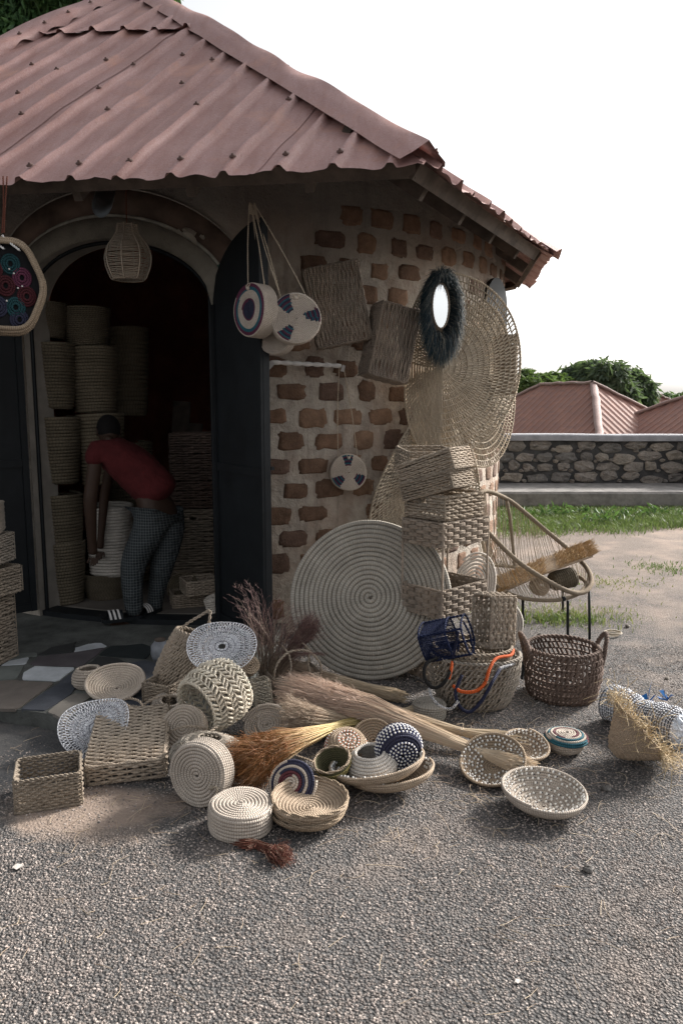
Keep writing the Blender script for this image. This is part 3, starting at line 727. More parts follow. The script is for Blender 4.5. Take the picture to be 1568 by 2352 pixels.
def facet_sheets(a, b, dvec, nrib=3, step=0.014, seed=1, laps=None, lift=0.0):
    """corrugated sheets over the triangle a-b-apex, ribs along dvec"""
    n = nrm(np.cross(b - a, roof_apex - a)); n = n if n[2] > 0 else -n
    d = nrm(dvec - (dvec @ n) * n); s = np.cross(d, n); s = s if s @ (b - a) > 0 else -s
    O = a; q = lambda v: np.array([(v - O) @ s, (v - O) @ d])
    A, B, C = q(a), q(b), q(roof_apex)
    amin, amax = min(A[0], B[0], C[0]), max(A[0], B[0], C[0])
    def span(x):
        ts = []
        for p0, p1 in ((A, B), (B, C), (C, A)):
            if (p0[0] - x) * (p1[0] - x) <= 0 and abs(p1[0] - p0[0]) > 1e-9: ts.append(p0[1] + (p1[1] - p0[1]) * (x - p0[0]) / (p1[0] - p0[0]))
        return (min(ts), max(ts)) if len(ts) >= 2 else None
    rg = np.random.default_rng(seed); W = PER * nrib
    x0 = math.floor(amin / W) * W
    while x0 < amax:
        xs_ = np.arange(max(x0, amin + 0.004), min(x0 + W + 0.03, amax - 0.004), step)
        sp_ = [span(x) for x in xs_]; ok = [k for k in range(len(xs_)) if sp_[k] is not None and sp_[k][1] - sp_[k][0] > 0.01]
        if len(ok) > 2:
            xs_ = xs_[ok]; t0 = np.array([sp_[k][0] for k in ok]); t1 = np.array([sp_[k][1] for k in ok])
            t0 = t0 - 0.0 + 0.022 * fnoise(xs_, 0 * xs_, 22.0, seed + int(x0 * 10) + 50) + 0.012 * fnoise(xs_, 0 * xs_, 70.0, seed + 60) + rg.normal(0, 0.02)
            lap = laps if laps else 99
            for part in (0, 1):
                lo = t0 if part == 0 else np.maximum(t0, lap + rg.normal(0, 0.02) + 0.02 * fnoise(xs_, 0 * xs_, 40, 9)); hi = np.minimum(t1, lap + 0.12) if part == 0 else t1
                m_ = hi - lo > 0.02
                if m_.sum() < 3: continue
                lo, hi, xx = lo[m_], hi[m_], xs_[m_]; nt_ = max(int((hi - lo).max() / 0.05), 6)
                t = np.linspace(0, 1, nt_); T = lo[:, None] + (hi - lo)[:, None] * t; XX = np.broadcast_to(xx[:, None], T.shape)
                dent = 0.016 * fnoise(XX * 3, T * 3, 2.0, seed + 5) + 0.009 * fnoise(XX, T, 11.0, seed + 6)
                kick = 0.018 * np.exp(-(T - lo[:, None]) / 0.07) * (fnoise(XX, 0 * T, 30.0, seed + 7) + 0.2)
                h = prof_h(XX) * (1 - 0.25 * np.exp(-(T - lo[:, None]) / 0.05)) + dent + kick + (0.010 + 0.02 * np.exp(-(T - lo[:, None]) / 0.05) if part else 0) + lift + 0.004 * ((x0 / W) % 2)
                V = O + XX[..., None] * s + T[..., None] * d + h[..., None] * n
                I, J = np.meshgrid(np.arange(len(xx) - 1), np.arange(nt_ - 1), indexing='ij')
                mb = MB(); mb.add(V, np.stack([I * nt_ + J, (I + 1) * nt_ + J, (I + 1) * nt_ + J + 1, I * nt_ + J + 1], -1).reshape(-1, 4))
                hb(mb, 'roof_sheet', M['roof'])
        x0 += W
    return O, s, d, n, span, amin, amax
# on the front facet the ribs lean as the photograph shows
def on_plane(px, py, p0, n):
    r = ray(px, py); return CAM + r * (((p0 - CAM) @ n) / (r @ n))
nF = fn_[0]; dF = on_plane(487, 90, V1, nF) - on_plane(47, 415, V1, nF)
O, s_, d_, n_, span_, a0_, a1_ = facet_sheets(V0, V1, dF, seed=3, laps=float((on_plane(330, 80, V1, nF) - V0) @ nrm(dF - (dF @ nF) * nF)))
for k in range(1, len(facets)):
    a, b = facets[k]; e = nrm(b - a); n = fn_[k]; d = np.cross(n, e); d = d if d[2] > 0 else -d
    facet_sheets(a, b, d, nrib=5, step=0.02, seed=10 + k)
# screws with washers
sc = MB(); revolve(sc, [(0.0001, 0.016), (0.006, 0.015), (0.007, 0.008), (0.017, 0.005), (0.019, 0.0), (0.012, 0.0)], 10)
screw_me = sc.mesh('screw', plain('rusty_screw', (0.10, 0.055, 0.045), 0.6))
def screw(p, n):
    o = bpy.data.objects.new('screw', screw_me); COL.objects.link(o); o.parent = hut
    Z = nrm(n); Xa = nrm(np.cross(Z, [0.3, 0.9, 0.1])); Ya = np.cross(Z, Xa); p = p - hut_inv
    mm = Matrix.Identity(4)
    for r in range(3): mm[r][0], mm[r][1], mm[r][2], mm[r][3] = Xa[r], Ya[r], Z[r], p[r]
    o.matrix_local = mm
kx = math.ceil(a0_ / PER)
while (kx + 0.5) * PER < a1_:
    x = (kx + 0.5) * PER; s3 = span_(x)
    if s3:
        for f in (0.10, 0.9 if kx % 2 else 1.3, 1.75 if kx % 2 == 0 else 1.9):
            t = s3[0] + f
            if t < s3[1] - 0.2: screw(O + x * s_ + t * d_ + 0.040 * n_, n_)
    kx += 1
# ridge caps along the hips
def ridge_cap(a, b, nA, nB, seed, wide=0.13):
    Lr = np.linalg.norm(b - a); e = (b - a) / Lr; N = int(Lr / 0.02); rg = np.random.default_rng(seed)
    fa = np.cross(e, nA); fa = fa if fa[2] < 0 else -fa
    fb = np.cross(e, nB); fb = fb if fb[2] < 0 else -fb
    t = np.linspace(0.06 if seed == 31 else -0.03, Lr, N); up = nrm(nA + nB)
    rows = []
    wob = lambda k, f: fnoise(t, 0 * t, f, seed + k)
    rows.append(a + t[:, None] * e + fa * (wide + 0.045 * wob(1, 9))[:, None] + nA * (0.026 + 0.016 * np.cos(t / 0.30 * 2 * PI) + 0.022 * wob(2, 12) - 0.008)[:, None])
    rows.append(a + t[:, None] * e + fa * (wide * 0.9) + nA * (0.052 + 0.008 * wob(3, 14))[:, None])
    rows.append(a + t[:, None] * e + fa * (wide * 0.45) + nA * (0.062 + 0.034 * wob(4, 10))[:, None])
    rows.append(a + t[:, None] * e + up * (0.085 + 0.030 * wob(5, 7))[:, None])
    rows.append(a + t[:, None] * e + fb * (wide * 0.45) + nB * (0.060 + 0.012 * wob(6, 10))[:, None])
    rows.append(a + t[:, None] * e + fb * wide + nB * (0.040 + 0.01 * wob(7, 12))[:, None])
    V = np.concatenate(rows); q = [[r * N + k, r * N + k + 1, (r + 1) * N + k + 1, (r + 1) * N + k] for r in range(5) for k in range(N - 1)]
    mb = MB(); mb.add(V, q); hb(mb, 'ridge_cap', M['roof'])
    for k in np.arange(0.12, Lr - 0.1, 0.29): screw(a + k * e + fa * wide * 0.62 + nA * 0.066, nA)
for k in range(len(rim)):
    ridge_cap(rim[k], roof_apex, fn_[k], fn_[k - 1], 30 + k)
# roof timbers: rafters and eave boards
for k, (a, b) in enumerate(facets):
    n = fn_[k]; e = nrm(b - a); d = np.cross(n, e); d = d if d[2] > 0 else -d
    Rm = np.stack([e, d, n], 1); L_ = np.linalg.norm(b - a)
    mb = MB(); box(mb, (a + b) / 2 + d * 0.10 - n * 0.055, (L_ - 0.15, 0.035, 0.085), Rm); hb(mb, 'eave_board', M['timber'])
    mb = MB(); box(mb, (a + b) / 2 + d * 0.62 - n * 0.05, (L_ * 0.84, 0.05, 0.07), Rm); hb(mb, 'purlin', M['timber'])
    for f in np.arange(0.35, L_ - 0.2, 0.62):
        c = a + e * f; ln = min(f, L_ - f) * 1.2 + 0.25; ln = min(ln, 1.7)
        mb = MB(); box(mb, c + d * (0.12 + ln / 2) - n * 0.125, (0.045, ln, 0.075), Rm); hb(mb, 'rafter', M['timber'])

# ---------------------------------------------------------------- door leaves (arched half leaves)
def leaf(hinge, ang, sgn, label=None):
    """half an arch: low at the hinge, high at the free edge"""
    d = np.array([math.cos(ang), math.sin(ang), 0.0]); n = np.array([-d[1], d[0], 0.0]); Wd = 0.655
    t = np.linspace(0, PI / 2, 16); x = np.concatenate([[0.0, Wd], [Wd], Wd * np.cos(t)[1:]]); z = np.concatenate([[0.13, 0.13], [ZS + ZA], ZS + ZA * np.sin(PI / 2 - t)[1:]])
    x = np.concatenate([[0, Wd], Wd * np.sin(np.linspace(PI / 2, 0, 18))]); z = np.concatenate([[0.13, 0.13], ZS + ZA * np.sqrt(np.clip(1 - (1 - x[2:] / Wd) ** 2, 0, 1))])
    pts = hinge + x[:, None] * d + np.stack([0 * z, 0 * z, z], -1)
    mb = MB(); prism(mb, pts - n * 0.012, n * 0.024); o = hb(mb, 'door_leaf', M['black_metal'])
    def stile(x0, x1, z0, z1, pr=0.03):
        c = hinge + d * (x0 + x1) / 2; c = np.array([c[0], c[1], (z0 + z1) / 2])
        mb = MB(); box(mb, c, (x1 - x0, pr * 2, z1 - z0), np.stack([d, n, [0, 0, 1]], 1)); o2 = hb(mb, 'stile', M['black_metal'], o)
    stile(0.002, 0.045, 0.132, ZS); stile(Wd - 0.047, Wd - 0.002, 0.132, ZS + ZA - 0.03); stile(0.046, Wd - 0.048, 0.134, 0.19, 0.026); stile(0.046, Wd - 0.048, 1.15, 1.2, 0.026)
    mb = MB(); c = hinge + d * (Wd - 0.07) + n * 0.05 * sgn + np.array([0, 0, 1.2]); box(mb, c, (0.12, 0.02, 0.02), np.stack([d, n, [0, 0, 1]], 1)); hb(mb, 'bolt', M['black_metal'], o)
hr = cyl(np.array(D0 + DH + 0.006), HR + 0.02, 0.0); fr = np.array([-0.453, 4.53, 0])
leaf(np.append(hr[:2], 0), math.atan2(fr[1] - hr[1], fr[0] - hr[0]), 1)
hl = cyl(np.array(D0 - DH - 0.006), HR + 0.02, 0.0); leaf(np.append(hl[:2], 0), math.radians(180 + 42), -1)

# window shutter on the far side of the wall
ctr = P(1132, 820, 6.35); dS = nrm([0.75, 0.66, 0]); nS = np.array([-dS[1], dS[0], 0])
z0, z1 = P(1150, 1029, 6.35)[2], P(1127, 638, 6.35)[2]; W2 = 0.14
t = np.linspace(0, PI, 16); sx = np.concatenate([[-W2, W2], W2 * np.cos(t)]); sz = np.concatenate([[z0, z0], z1 - 0.25 + 0.25 * np.sin(t)])
pts = np.stack([ctr[0] + sx * dS[0], ctr[1] + sx * dS[1], sz], -1); mb = MB(); prism(mb, pts - nS * 0.02, nS * 0.04); hb(mb, 'window_shutter', M['black_metal'])

# bent zinc rain spout poking out under the eave
sp_ = np.array([P(250, 405, 4.75), P(243, 440, 4.5), P(235, 468, 4.3)]); Tt = nrm(sp_[2] - sp_[0])
mb = MB(); a = np.linspace(PI, 2 * PI, 10)
rows = [c + 0.055 * (np.cos(a)[:, None] * np.array([1, 0, 0]) + 1.5 * np.sin(a)[:, None] * np.array([0, 0.35, 0.94])) for c in spline(sp_, 8)]
V = np.concatenate(rows + [r * 1.0 + np.array([0, 0.004, 0.006]) for r in rows]); q = [[r * 10 + k, r * 10 + k + 1, (r + 1) * 10 + k + 1, (r + 1) * 10 + k] for r in range(7) for k in range(9)]
mb.add(V, q + [[80 + x for x in f] for f in q]); zinc = plain('zinc', (0.30, 0.33, 0.35), 0.45, 0.2, metal=0.3); hb(mb, 'rain_spout', zinc)

# ================================================================ BACKGROUND
# rubble wall with bench
def stone_mats_():
    out = []
    for c in [(0.25, 0.225, 0.20), (0.21, 0.19, 0.17), (0.28, 0.25, 0.215), (0.17, 0.16, 0.15)]:
        m = NT('field_stone'); n1 = m.noise(7, 5, 0.7); n2 = m.noise(40, 4, 0.7)
        m.color(m.mix(m.map(m.math('ADD', m.math('MULTIPLY', n1, 0.6), m.math('MULTIPLY', n2, 0.4)), 0.35, 0.65), mul(c, 0.6), mul(c, 1.45))); m.set(Roughness=0.95)
        m.bump(m.math('ADD', n1, n2), 0.03, 1.0); out.append(m.m)
    return out
SM = stone_mats_()
mort = plain('dark_mortar', (0.055, 0.055, 0.056), 0.95, 0.5, 5, 0.02, bscale=25)
yw = 12.5; zt = P(1400, 1006, yw)[2]; zb = 0.27
WX0, WX1 = 1.0, 5.62
bw = thing('stone_wall', 'rubble stone boundary wall with grey cement coping and low bench along its foot', 'wall', (3.5, yw, 0))
off = np.array([3.5, yw, 0])
def sb(mb, name, mats, parent=None):
    for k in range(len(mb.v)): mb.v[k] = mb.v[k] - off
    return mb.build(name, mats, parent or bw)
mb = MB(); box(mb, ((WX0 + WX1 + 3) / 2, yw + 0.2, zt / 2 - 0.4), (WX1 - WX0 + 3, 0.36, zt + 0.8)); sb(mb, 'mortar_core', mort)
mb = MB(); N = 90; xx = np.linspace(WX0, WX1 + 3, N); zj = 0.012 * fnoise(xx, 0 * xx, 3, 5); a = np.array([[-0.05, -0.045], [-0.05, 0.03], [-0.02, 0.055], [0.4, 0.055], [0.42, -0.045]])
V = np.stack([np.broadcast_to(xx[:, None], (N, 5)), yw + a[:, 0] + 0 * xx[:, None], zt + a[:, 1] + zj[:, None]], -1)
mb.add(V, [[i * 5 + k, (i + 1) * 5 + k, (i + 1) * 5 + k + 1, i * 5 + k + 1] for i in range(N - 1) for k in range(4)]); sb(mb, 'coping', plain('coping_cement', (0.25, 0.25, 0.265), 0.85, 0.2, 6, 0.01))
mb = MB(); box(mb, ((WX0 + WX1 + 3) / 2, yw - 0.66, zb / 2 - 0.25), (WX1 - WX0 + 3, 1.26, zb + 0.5), bev=0.03); sb(mb, 'bench', plain('bench_cement', (0.20, 0.19, 0.18), 0.9, 0.35, 5, 0.02, bscale=14))
bf = MB(); Rb = np.random.default_rng(5)
def blob(mb, c, w_, h_, dpt, ny, n=12, rg=Rb):
    a = np.arange(n) / n * 2 * PI + rg.random(); k = 1 + rg.normal(0, 0.10, n); ex = rg.uniform(0.6, 0.95)
    x = np.sign(np.cos(a)) * np.abs(np.cos(a)) ** ex * k; z = np.sign(np.sin(a)) * np.abs(np.sin(a)) ** ex * k; th = rg.normal(0, 0.25)
    x, z = x * math.cos(th) * w_ / 2 - z * math.sin(th) * w_ / 2, x * math.sin(th) * h_ / 2 + z * math.cos(th) * h_ / 2
    R0 = np.stack([c[0] + x, np.full(n, c[1] + 0.03), c[2] + z], -1); R1 = np.stack([c[0] + x * .94, np.full(n, c[1] - dpt * .5) + rg.normal(0, .008, n), c[2] + z * .94], -1)
    R2 = np.stack([c[0] + x * .6, np.full(n, c[1] - dpt) + rg.normal(0, .012, n), c[2] + z * .6], -1)
    V = np.concatenate([R0, R1, R2, [[c[0], c[1] - dpt * rg.uniform(.9, 1.15), c[2]]]])
    q = [[r * n + k, r * n + (k + 1) % n, (r + 1) * n + (k + 1) % n, (r + 1) * n + k] for r in (0, 1) for k in range(n)]
    n0 = mb.n; mb.add(V, q, None, 0, False)
    mb.f.append((np.array([[2 * n + k, 2 * n + (k + 1) % n, 3 * n] for k in range(n)]) + n0, np.zeros((n, 3, 2)), np.zeros(n, int), False))
rows = 4; hh = (zt - zb - 0.05) / rows
for r in range(rows):
    x = WX0 + Rb.random() * 0.2
    while x < WX1 + 2.4:
        wd = Rb.uniform(0.19, 0.42); hg = hh * Rb.uniform(0.8, 1.12)
        mb = MB(); blob(mb, (x + wd / 2, yw + 0.02, zb + hh * (r + 0.5) + Rb.normal(0, 0.02)), wd * 0.98, hg, Rb.uniform(0.025, 0.06), -1)
        sb(mb, 'stone', SM[Rb.integers(4)]); 
        if Rb.random() < 0.5:
            mb = MB(); blob(mb, (x + wd + 0.02, yw + 0.02, zb + hh * (r + Rb.choice([0.05, 0.95])) + 0.02), 0.09, 0.06, 0.03, -1, 8); sb(mb, 'stone', SM[Rb.integers(4)])
        x += wd + Rb.uniform(0.02, 0.06)
# end pier of the wall, coming forward at the right edge
mb = MB(); box(mb, (5.86, yw - 0.22, zt / 2 - 0.2), (0.42, 0.5, zt + 0.46), bev=0.05); sb(mb, 'pier', plain('pier_cement', (0.24, 0.24, 0.25), 0.9, 0.3, 4, 0.02, bscale=12))

# houses beyond the wall
def far_roof(name, label, eave, ridge, y_e, y_r, zdrop, seed, group='maroon roofed houses beyond the wall'):
    """hipped roof given by pixel corners: eave L,R (front) and ridge L,R"""
    pass
far_m = NT('far_roof'); n1 = far_m.noise(0.8, 4, 0.6); n2 = far_m.noise(5, 4, 0.7)
far_m.color(far_m.mix(far_m.map(n2, 0.35, 0.7), far_m.mix(far_m.map(n1, 0.35, 0.65), (0.24, 0.115, 0.085), (0.30, 0.155, 0.115)), (0.20, 0.115, 0.10))); far_m.set(Roughness=0.7); far_m = far_m.m
far_cap = plain('far_ridge', (0.30, 0.21, 0.19), 0.7); far_wall = plain('far_wall', (0.33, 0.27, 0.21), 0.9)
def hip_house(label, c, lx, ly, yaw, zr, ze, ridge_len, per=0.27, zg=-1.9, group='maroon roofed houses beyond the boundary wall'):
    """house with hip roof: centre c, half sizes lx, ly, ridge of half length ridge_len along local x"""
    t = thing('house', label, 'house', (c[0], c[1], zg), x=(math.cos(yaw), math.sin(yaw), 0), group=group)
    A, B, C, D = [np.array(q, float) for q in ((-lx, -ly, ze - zg), (lx, -ly, ze - zg), (lx, ly, ze - zg), (-lx, ly, ze - zg))]
    R0, R1 = np.array([-ridge_len, 0, zr - zg]), np.array([ridge_len, 0, zr - zg])
    for poly in ([A, B, R1, R0], [B, C, R1], [C, D, R0, R1], [D, A, R0]):
        a, b = poly[0], poly[1]; s = nrm(b - a); n = nrm(np.cross(b - a, poly[2] - a)); n = n if n[2] > 0 else -n; d = np.cross(n, s)
        L = np.linalg.norm(b - a); q2 = [np.array([(p - a) @ s, (p - a) @ d]) for p in poly]
        xs_ = np.arange(0.01, L - 0.01, per / 6); V = []; ok = []
        for x in xs_:
            ts = [0.0]
            m_ = len(q2)
            for k in range(1, m_):
                p0, p1 = q2[k], q2[(k + 1) % m_]
                if (p0[0] - x) * (p1[0] - x) <= 0 and abs(p1[0] - p0[0]) > 1e-9: ts.append(p0[1] + (p1[1] - p0[1]) * (x - p0[0]) / (p1[0] - p0[0]))
            top = max(ts); ph_ = np.mod(x / per, 1); h = 0.035 * np.clip(1 - abs(ph_ - .5) / .22, 0, 1)
            for f in (0, 0.5, 0.5, 1.0):
                V.append(a + s * x + d * top * f + n * (h + (0.015 if f < 0.6 and len(V) % 4 < 2 else 0.0)))
        m_ = len(xs_); mb = MB(); mb.add(np.array(V), [[i * 4 + k, (i + 1) * 4 + k, (i + 1) * 4 + k + 1, i * 4 + k + 1] for i in range(m_ - 1) for k in (0, 1, 2)], None, 0, False)
        mb.build('roof', far_m, t)
    for a, b in ((A, R0), (B, R1), (C, R1), (D, R0), (R0, R1)):
        pts = a + (b - a) * np.linspace(0, 1, 14)[:, None] + rng.normal(0, 0.015, (14, 3)) + np.array([0, 0, 0.03])
        mb = MB(); tubes(mb, pts[None], 0.13, 6, ref=np.array([0.1, 0.2, 1.0]), squash=0.45); mb.build('ridge_cap', far_cap, t)
    mb = MB(); box(mb, (0, 0, (ze - zg) / 2 - 0.1), (2 * lx - 0.8, 2 * ly - 0.8, ze - zg)); mb.build('wall', far_wall, t)
    for sx_ in (-0.5, 0.5):
        mb = MB(); box(mb, (sx_ * lx, -ly + 0.39, 1.2), (0.8, 0.06, 0.8)); mb.build('window', M['black_metal'], t)
    return t
# main house: ridge from (1237,884) to (1363,878); the right hip runs down to (1465,991)
r0, r1 = P(1240, 887, 27.5), P(1363, 879, 25.5); cc = (r0 + r1) / 2; rl = np.linalg.norm((r1 - r0)[:2]) / 2; yaw = math.atan2(r1[1] - r0[1], r1[0] - r0[0])
hip_house('large hipped roof of ribbed maroon metal behind the stone wall, widest of the far roofs', cc, rl + 3.3, 3.4, yaw, cc[2], cc[2] - 2.35, rl)
a = P(1511, 909, 40); hip_house('small distant maroon roof peak with pale patch, seen between two nearer roofs', a, 2.6, 2.6, 0.15, a[2], a[2] - 1.6, 0.05)
a = P(1700, 893, 24); hip_house('pale ribbed metal roof slope rising out of the picture at the right edge', a, 4.6, 4.2, 0.35, a[2], a[2] - 2.1, 1.2)

# ---------------------------------------------------------------- trees
LM = {'dark': leaf_mat('leaf_hazed', (0.065, 0.095, 0.06), (0.125, 0.165, 0.105)), 'mid': leaf_mat('leaf_mid', (0.03, 0.075, 0.03), (0.07, 0.14, 0.05)),  # mango leaves paled and greyed: distance haze put into their colour
      'olive': leaf_mat('leaf_olive', (0.06, 0.10, 0.035), (0.12, 0.17, 0.06)), 'grass': leaf_mat('grass_blade', (0.06, 0.10, 0.035), (0.16, 0.185, 0.08)),
      'drygrass': leaf_mat('dry_blade', (0.10, 0.13, 0.04), (0.30, 0.28, 0.12))}
bark = plain('bark', (0.07, 0.055, 0.045), 0.95, 0.4, 6, 0.02)
def leaves(mb, c, n, size, droop=0.6, asp=0.28, dirs=None):
    """n leaf shapes (4-point blades bent at the middle) at centres c"""
    a = rng.random(n) * 2 * PI; el = -droop + rng.normal(0, 0.45, n)
    d = np.stack([np.cos(a) * np.cos(el), np.sin(a) * np.cos(el), np.sin(el)], -1); s = nrm(np.cross(d, rng.normal(0, 1, (n, 3))))
    L = size * (0.6 + 0.8 * rng.random(n))[:, None]; wd = L * asp; nn = np.cross(d, s)
    p0 = c; p1 = c + d * L * 0.5 + s * wd * 0.5; p2 = c + d * L + nn * (-L * 0.12); p3 = c + d * L * 0.5 - s * wd * 0.5
    V = np.stack([p0, p1, p2, p3], 1).reshape(-1, 3); f = np.arange(4 * n).reshape(-1, 4); u = rng.random(n)
    uv = np.zeros((n, 4, 2)); uv[..., 1] = u[:, None]; mb.add(V, f, uv, 0, False)
def tree(label, base, lobes, nleaf, size, mat, trunk_r=0.2, trunk_top=None, group=None, cat='tree', droop=0.6, asp=0.28, cl=26, clr=0.10):
    """lobes: (centre, radius) in world; leaves hang in clusters spread through each lobe's shell"""
    base = np.array(base, float); t = thing('tree', label, cat, base, group=group)
    mb = MB(); tot = sum(r ** 2 for _, r in lobes)
    for c, r in lobes:
        k = max(int(nleaf * r * r / tot / cl), 4); d = nrm(rng.normal(0, 1, (k, 3))); rad = r * (0.55 + 0.5 * rng.random((k, 1)) ** 0.6)
        cc_ = np.asarray(c) - base + d * rad * np.array([1, 1, 0.85]) ; m_ = cl
        pts = (cc_[:, None] + rng.normal(0, 1, (k, m_, 3)) * clr * r * np.array([1, 1, 1.25])).reshape(-1, 3); leaves(mb, pts, len(pts), size, droop, asp)
    mb.build('crown', mat, t)
    mb = MB(); top = np.array(trunk_top) - base if trunk_top is not None else np.array([0, 0, 3.0])
    p = spline([[0, 0, -0.2], top * 0.35 + rng.normal(0, .1, 3), top * 0.7 + rng.normal(0, .1, 3), top], 12); tubes(mb, p[None], np.linspace(trunk_r * 1.25, trunk_r * 0.7, 12)[None], 8)
    for c, r in lobes:
        e = np.asarray(c) - base; q_ = spline([top * 0.85, (top + e) / 2 + rng.normal(0, .15, 3) * r * 0.4, e], 8); tubes(mb, q_[None], np.linspace(trunk_r * 0.5, trunk_r * 0.1, 8)[None], 5)
    mb.build('trunk', bark, t); return t
def lobe(px, py, y, rpx): return (P(px, py, y), rpx * mpp(px, py, y))
Yt = 38
tree('dense rounded mango tree rising behind the large maroon roof', (P(1400, 950, Yt)[0], Yt, -1.9), [lobe(1330, 862, Yt, 34), lobe(1365, 850, Yt - 1, 30), lobe(1400, 868, Yt - 2, 40), lobe(1440, 880, Yt, 38), lobe(1470, 893, Yt, 30), lobe(1310, 880, Yt, 26), lobe(1430, 905, Yt - 2, 34), lobe(1375, 890, Yt - 2, 36), lobe(1470, 920, Yt, 26)], 22000, 0.42, LM['dark'], 0.35, P(1400, 905, Yt), droop=0.9)
tree('thin crowned tree with pale feathery leaves behind the left hip of the large roof', (P(1215, 950, 34)[0], 34, -1.9), [lobe(1205, 868, 34, 22), lobe(1222, 880, 33, 20), lobe(1245, 874, 34, 20), lobe(1270, 872, 35, 20), lobe(1190, 895, 34, 24), lobe(1290, 880, 36, 18)], 7000, 0.28, LM['olive'], 0.15, P(1220, 890, 34))
tree('low bushy tree between the small roof and the picture edge', (P(1540, 950, 46)[0], 46, -1.7), [lobe(1530, 917, 46, 15), lobe(1550, 922, 46, 16), lobe(1570, 928, 46, 15), lobe(1515, 925, 47, 12), lobe(1590, 930, 46, 20)], 6000, 0.35, LM['mid'], 0.2, P(1540, 925, 46))
tree('distant hazy treetop at the far right beyond the roofs', (P(1590, 950, 70)[0], 70, -1.7), [lobe(1560, 915, 70, 14), lobe(1590, 912, 70, 18), lobe(1620, 920, 70, 18)], 3000, 0.5, LM['olive'], 0.3, P(1590, 920, 70))
tree('dark leafy tree hanging over the hut roof at the upper left', (-6.6, 14.0, 0), [lobe(60, 20, 13, 75), lobe(130, -10, 13, 70), lobe(20, 75, 12.6, 50), lobe(-60, 40, 13, 90), lobe(210, -30, 13, 60), lobe(330, -45, 13.5, 45), lobe(380, -12, 13.5, 22), lobe(100, -90, 13, 90), lobe(-80, -80, 13, 100), lobe(250, -100, 13, 80), lobe(-110, 120, 13, 70)], 42000, 0.22, LM['mid'], 0.28, (-6.0, 13.5, 5.0), droop=1.0, asp=0.3, cl=34, clr=0.14)

# far line of bush closing the horizon
def tree_line():
    mb = MB(); n = 5200; a = rng.uniform(-1.15, 0.95, n); d = rng.uniform(78, 120, n); x, y = d * np.sin(a), d * np.cos(a); k = (x > 28) | (x < 14)
    hgt = 2.6 + 1.6 * fnoise(x, y, .12, 31) + .8 * fnoise(x, y, .5, 32); c = np.stack([x, y, -1.8 + rng.random(n) * hgt], -1)
    c = (c[:, None] + rng.normal(0, .5, (n, 7, 3))).reshape(-1, 3); leaves(mb, c, len(c), .9, .5, .45); o = mb.build('bush_line', LM['olive'], None, 'stuff'); tag(o, 'far hazy line of bush closing the horizon behind the roofs', 'bushes')
tree_line()

# ---------------------------------------------------------------- grass
def blades(n, fx, h, wd, mat, name='grass', hz=0.0, parent=None, dry=0.0):
    x, y = fx(n); n = len(x); a = rng.random(n) * 2 * PI; L = h * (0.4 + 0.9 * rng.random(n)); ln = rng.normal(0, 0.45, (n, 2)) * L[:, None]
    s = np.stack([np.cos(a), np.sin(a), 0 * a], -1) * (wd * (0.6 + 0.8 * rng.random(n)))[:, None]; z = np.zeros(n) + hz
    p = np.stack([x, y, z], -1); mid = p + np.stack([ln[:, 0] * .35, ln[:, 1] * .35, L * .6], -1); tip = p + np.stack([ln[:, 0], ln[:, 1], L * .95], -1)
    V = np.stack([p - s, p + s, mid + s * .7, mid - s * .7, tip], 1).reshape(-1, 3); b = np.arange(n)[:, None] * 5; u = rng.random(n)
    mb = MB(); uv = np.zeros((n, 4, 2)); uv[..., 1] = u[:, None]; mb.add(V, b + np.array([0, 1, 2, 3]), uv, 0, False)
    uv = np.zeros((n, 3, 2)); uv[..., 1] = u[:, None]; mb.f.append((b + np.array([3, 2, 4]), uv, np.zeros(n, int), False)); return mb.build(name, mat, parent, 'stuff')
def strip(n):
    y = 8.6 + (11.25 - 8.6) * rng.random(n) ** 0.6; x = 0.7 + 6.2 * rng.random(n); k = 1.15 * np.clip((y - 8.9 + 0.8 * fnoise(x, y, 1.6, 8)) / 1.1, 0, 1) + 0.6 * fnoise(x, y, 5.0, 9)
    m_ = rng.random(n) < k; return x[m_], y[m_]
tag(blades(60000, strip, 0.085, 0.005, LM['grass']), 'strip of short green grass along the foot of the stone wall', 'grass')
def patch(px, py, rx, ry, n):
    c = G(px, py)
    def f(_):
        m_ = n; x = c[0] + rng.normal(0, rx, m_); y = c[1] + rng.normal(0, ry, m_); return x, y
    return f
tag(blades(0, patch(1270, 1415, 0.30, 0.16, 900), 0.04, 0.0035, LM['drygrass'], 'weeds'), 'low green weeds under and behind the cord chair', 'weeds')
tag(blades(0, patch(1300, 1425, 0.16, 0.07, 350), 0.045, 0.004, LM['grass'], 'weeds'), 'brighter green weed tuft between the chair legs', 'weeds')
tag(blades(0, patch(1395, 1342, 0.20, 0.16, 450), 0.03, 0.004, LM['drygrass'], 'weeds'), 'sparse pale weeds beside the front of the cord chair', 'weeds')
tag(blades(0, patch(1520, 1305, 0.16, 0.16, 350), 0.03, 0.004, LM['grass'], 'weeds'), 'small green weed patch at the right edge of the dirt', 'weeds')
# broad leaved weeds at the wall foot
for q in range(5):
    c = G([1260, 1340, 1425, 1500, 1390][q], [1190, 1186, 1192, 1188, 1205][q]); t = None
    mb = MB(); n = 60; leaves(mb, rng.normal(0, 0.10, (n, 3)) * np.array([1.6, 0.6, 0.35]) + np.array([0, 0, 0.07]), n, 0.10, -0.5, 0.3)
    o = mb.build('weed_plant', LM['mid'], None, 'stuff'); o.location = c
    tag(o, ['leafy weed by the wall foot, the one nearest the mesh discs', 'spreading leafy weed in front of the bench', 'tall leafy weed clump at the middle of the grass strip', 'leafy weed near the right end of the grass strip', 'small leafy weed nearest the dirt in front of the grass'][q], 'weed', 'leafy weeds in the grass strip')

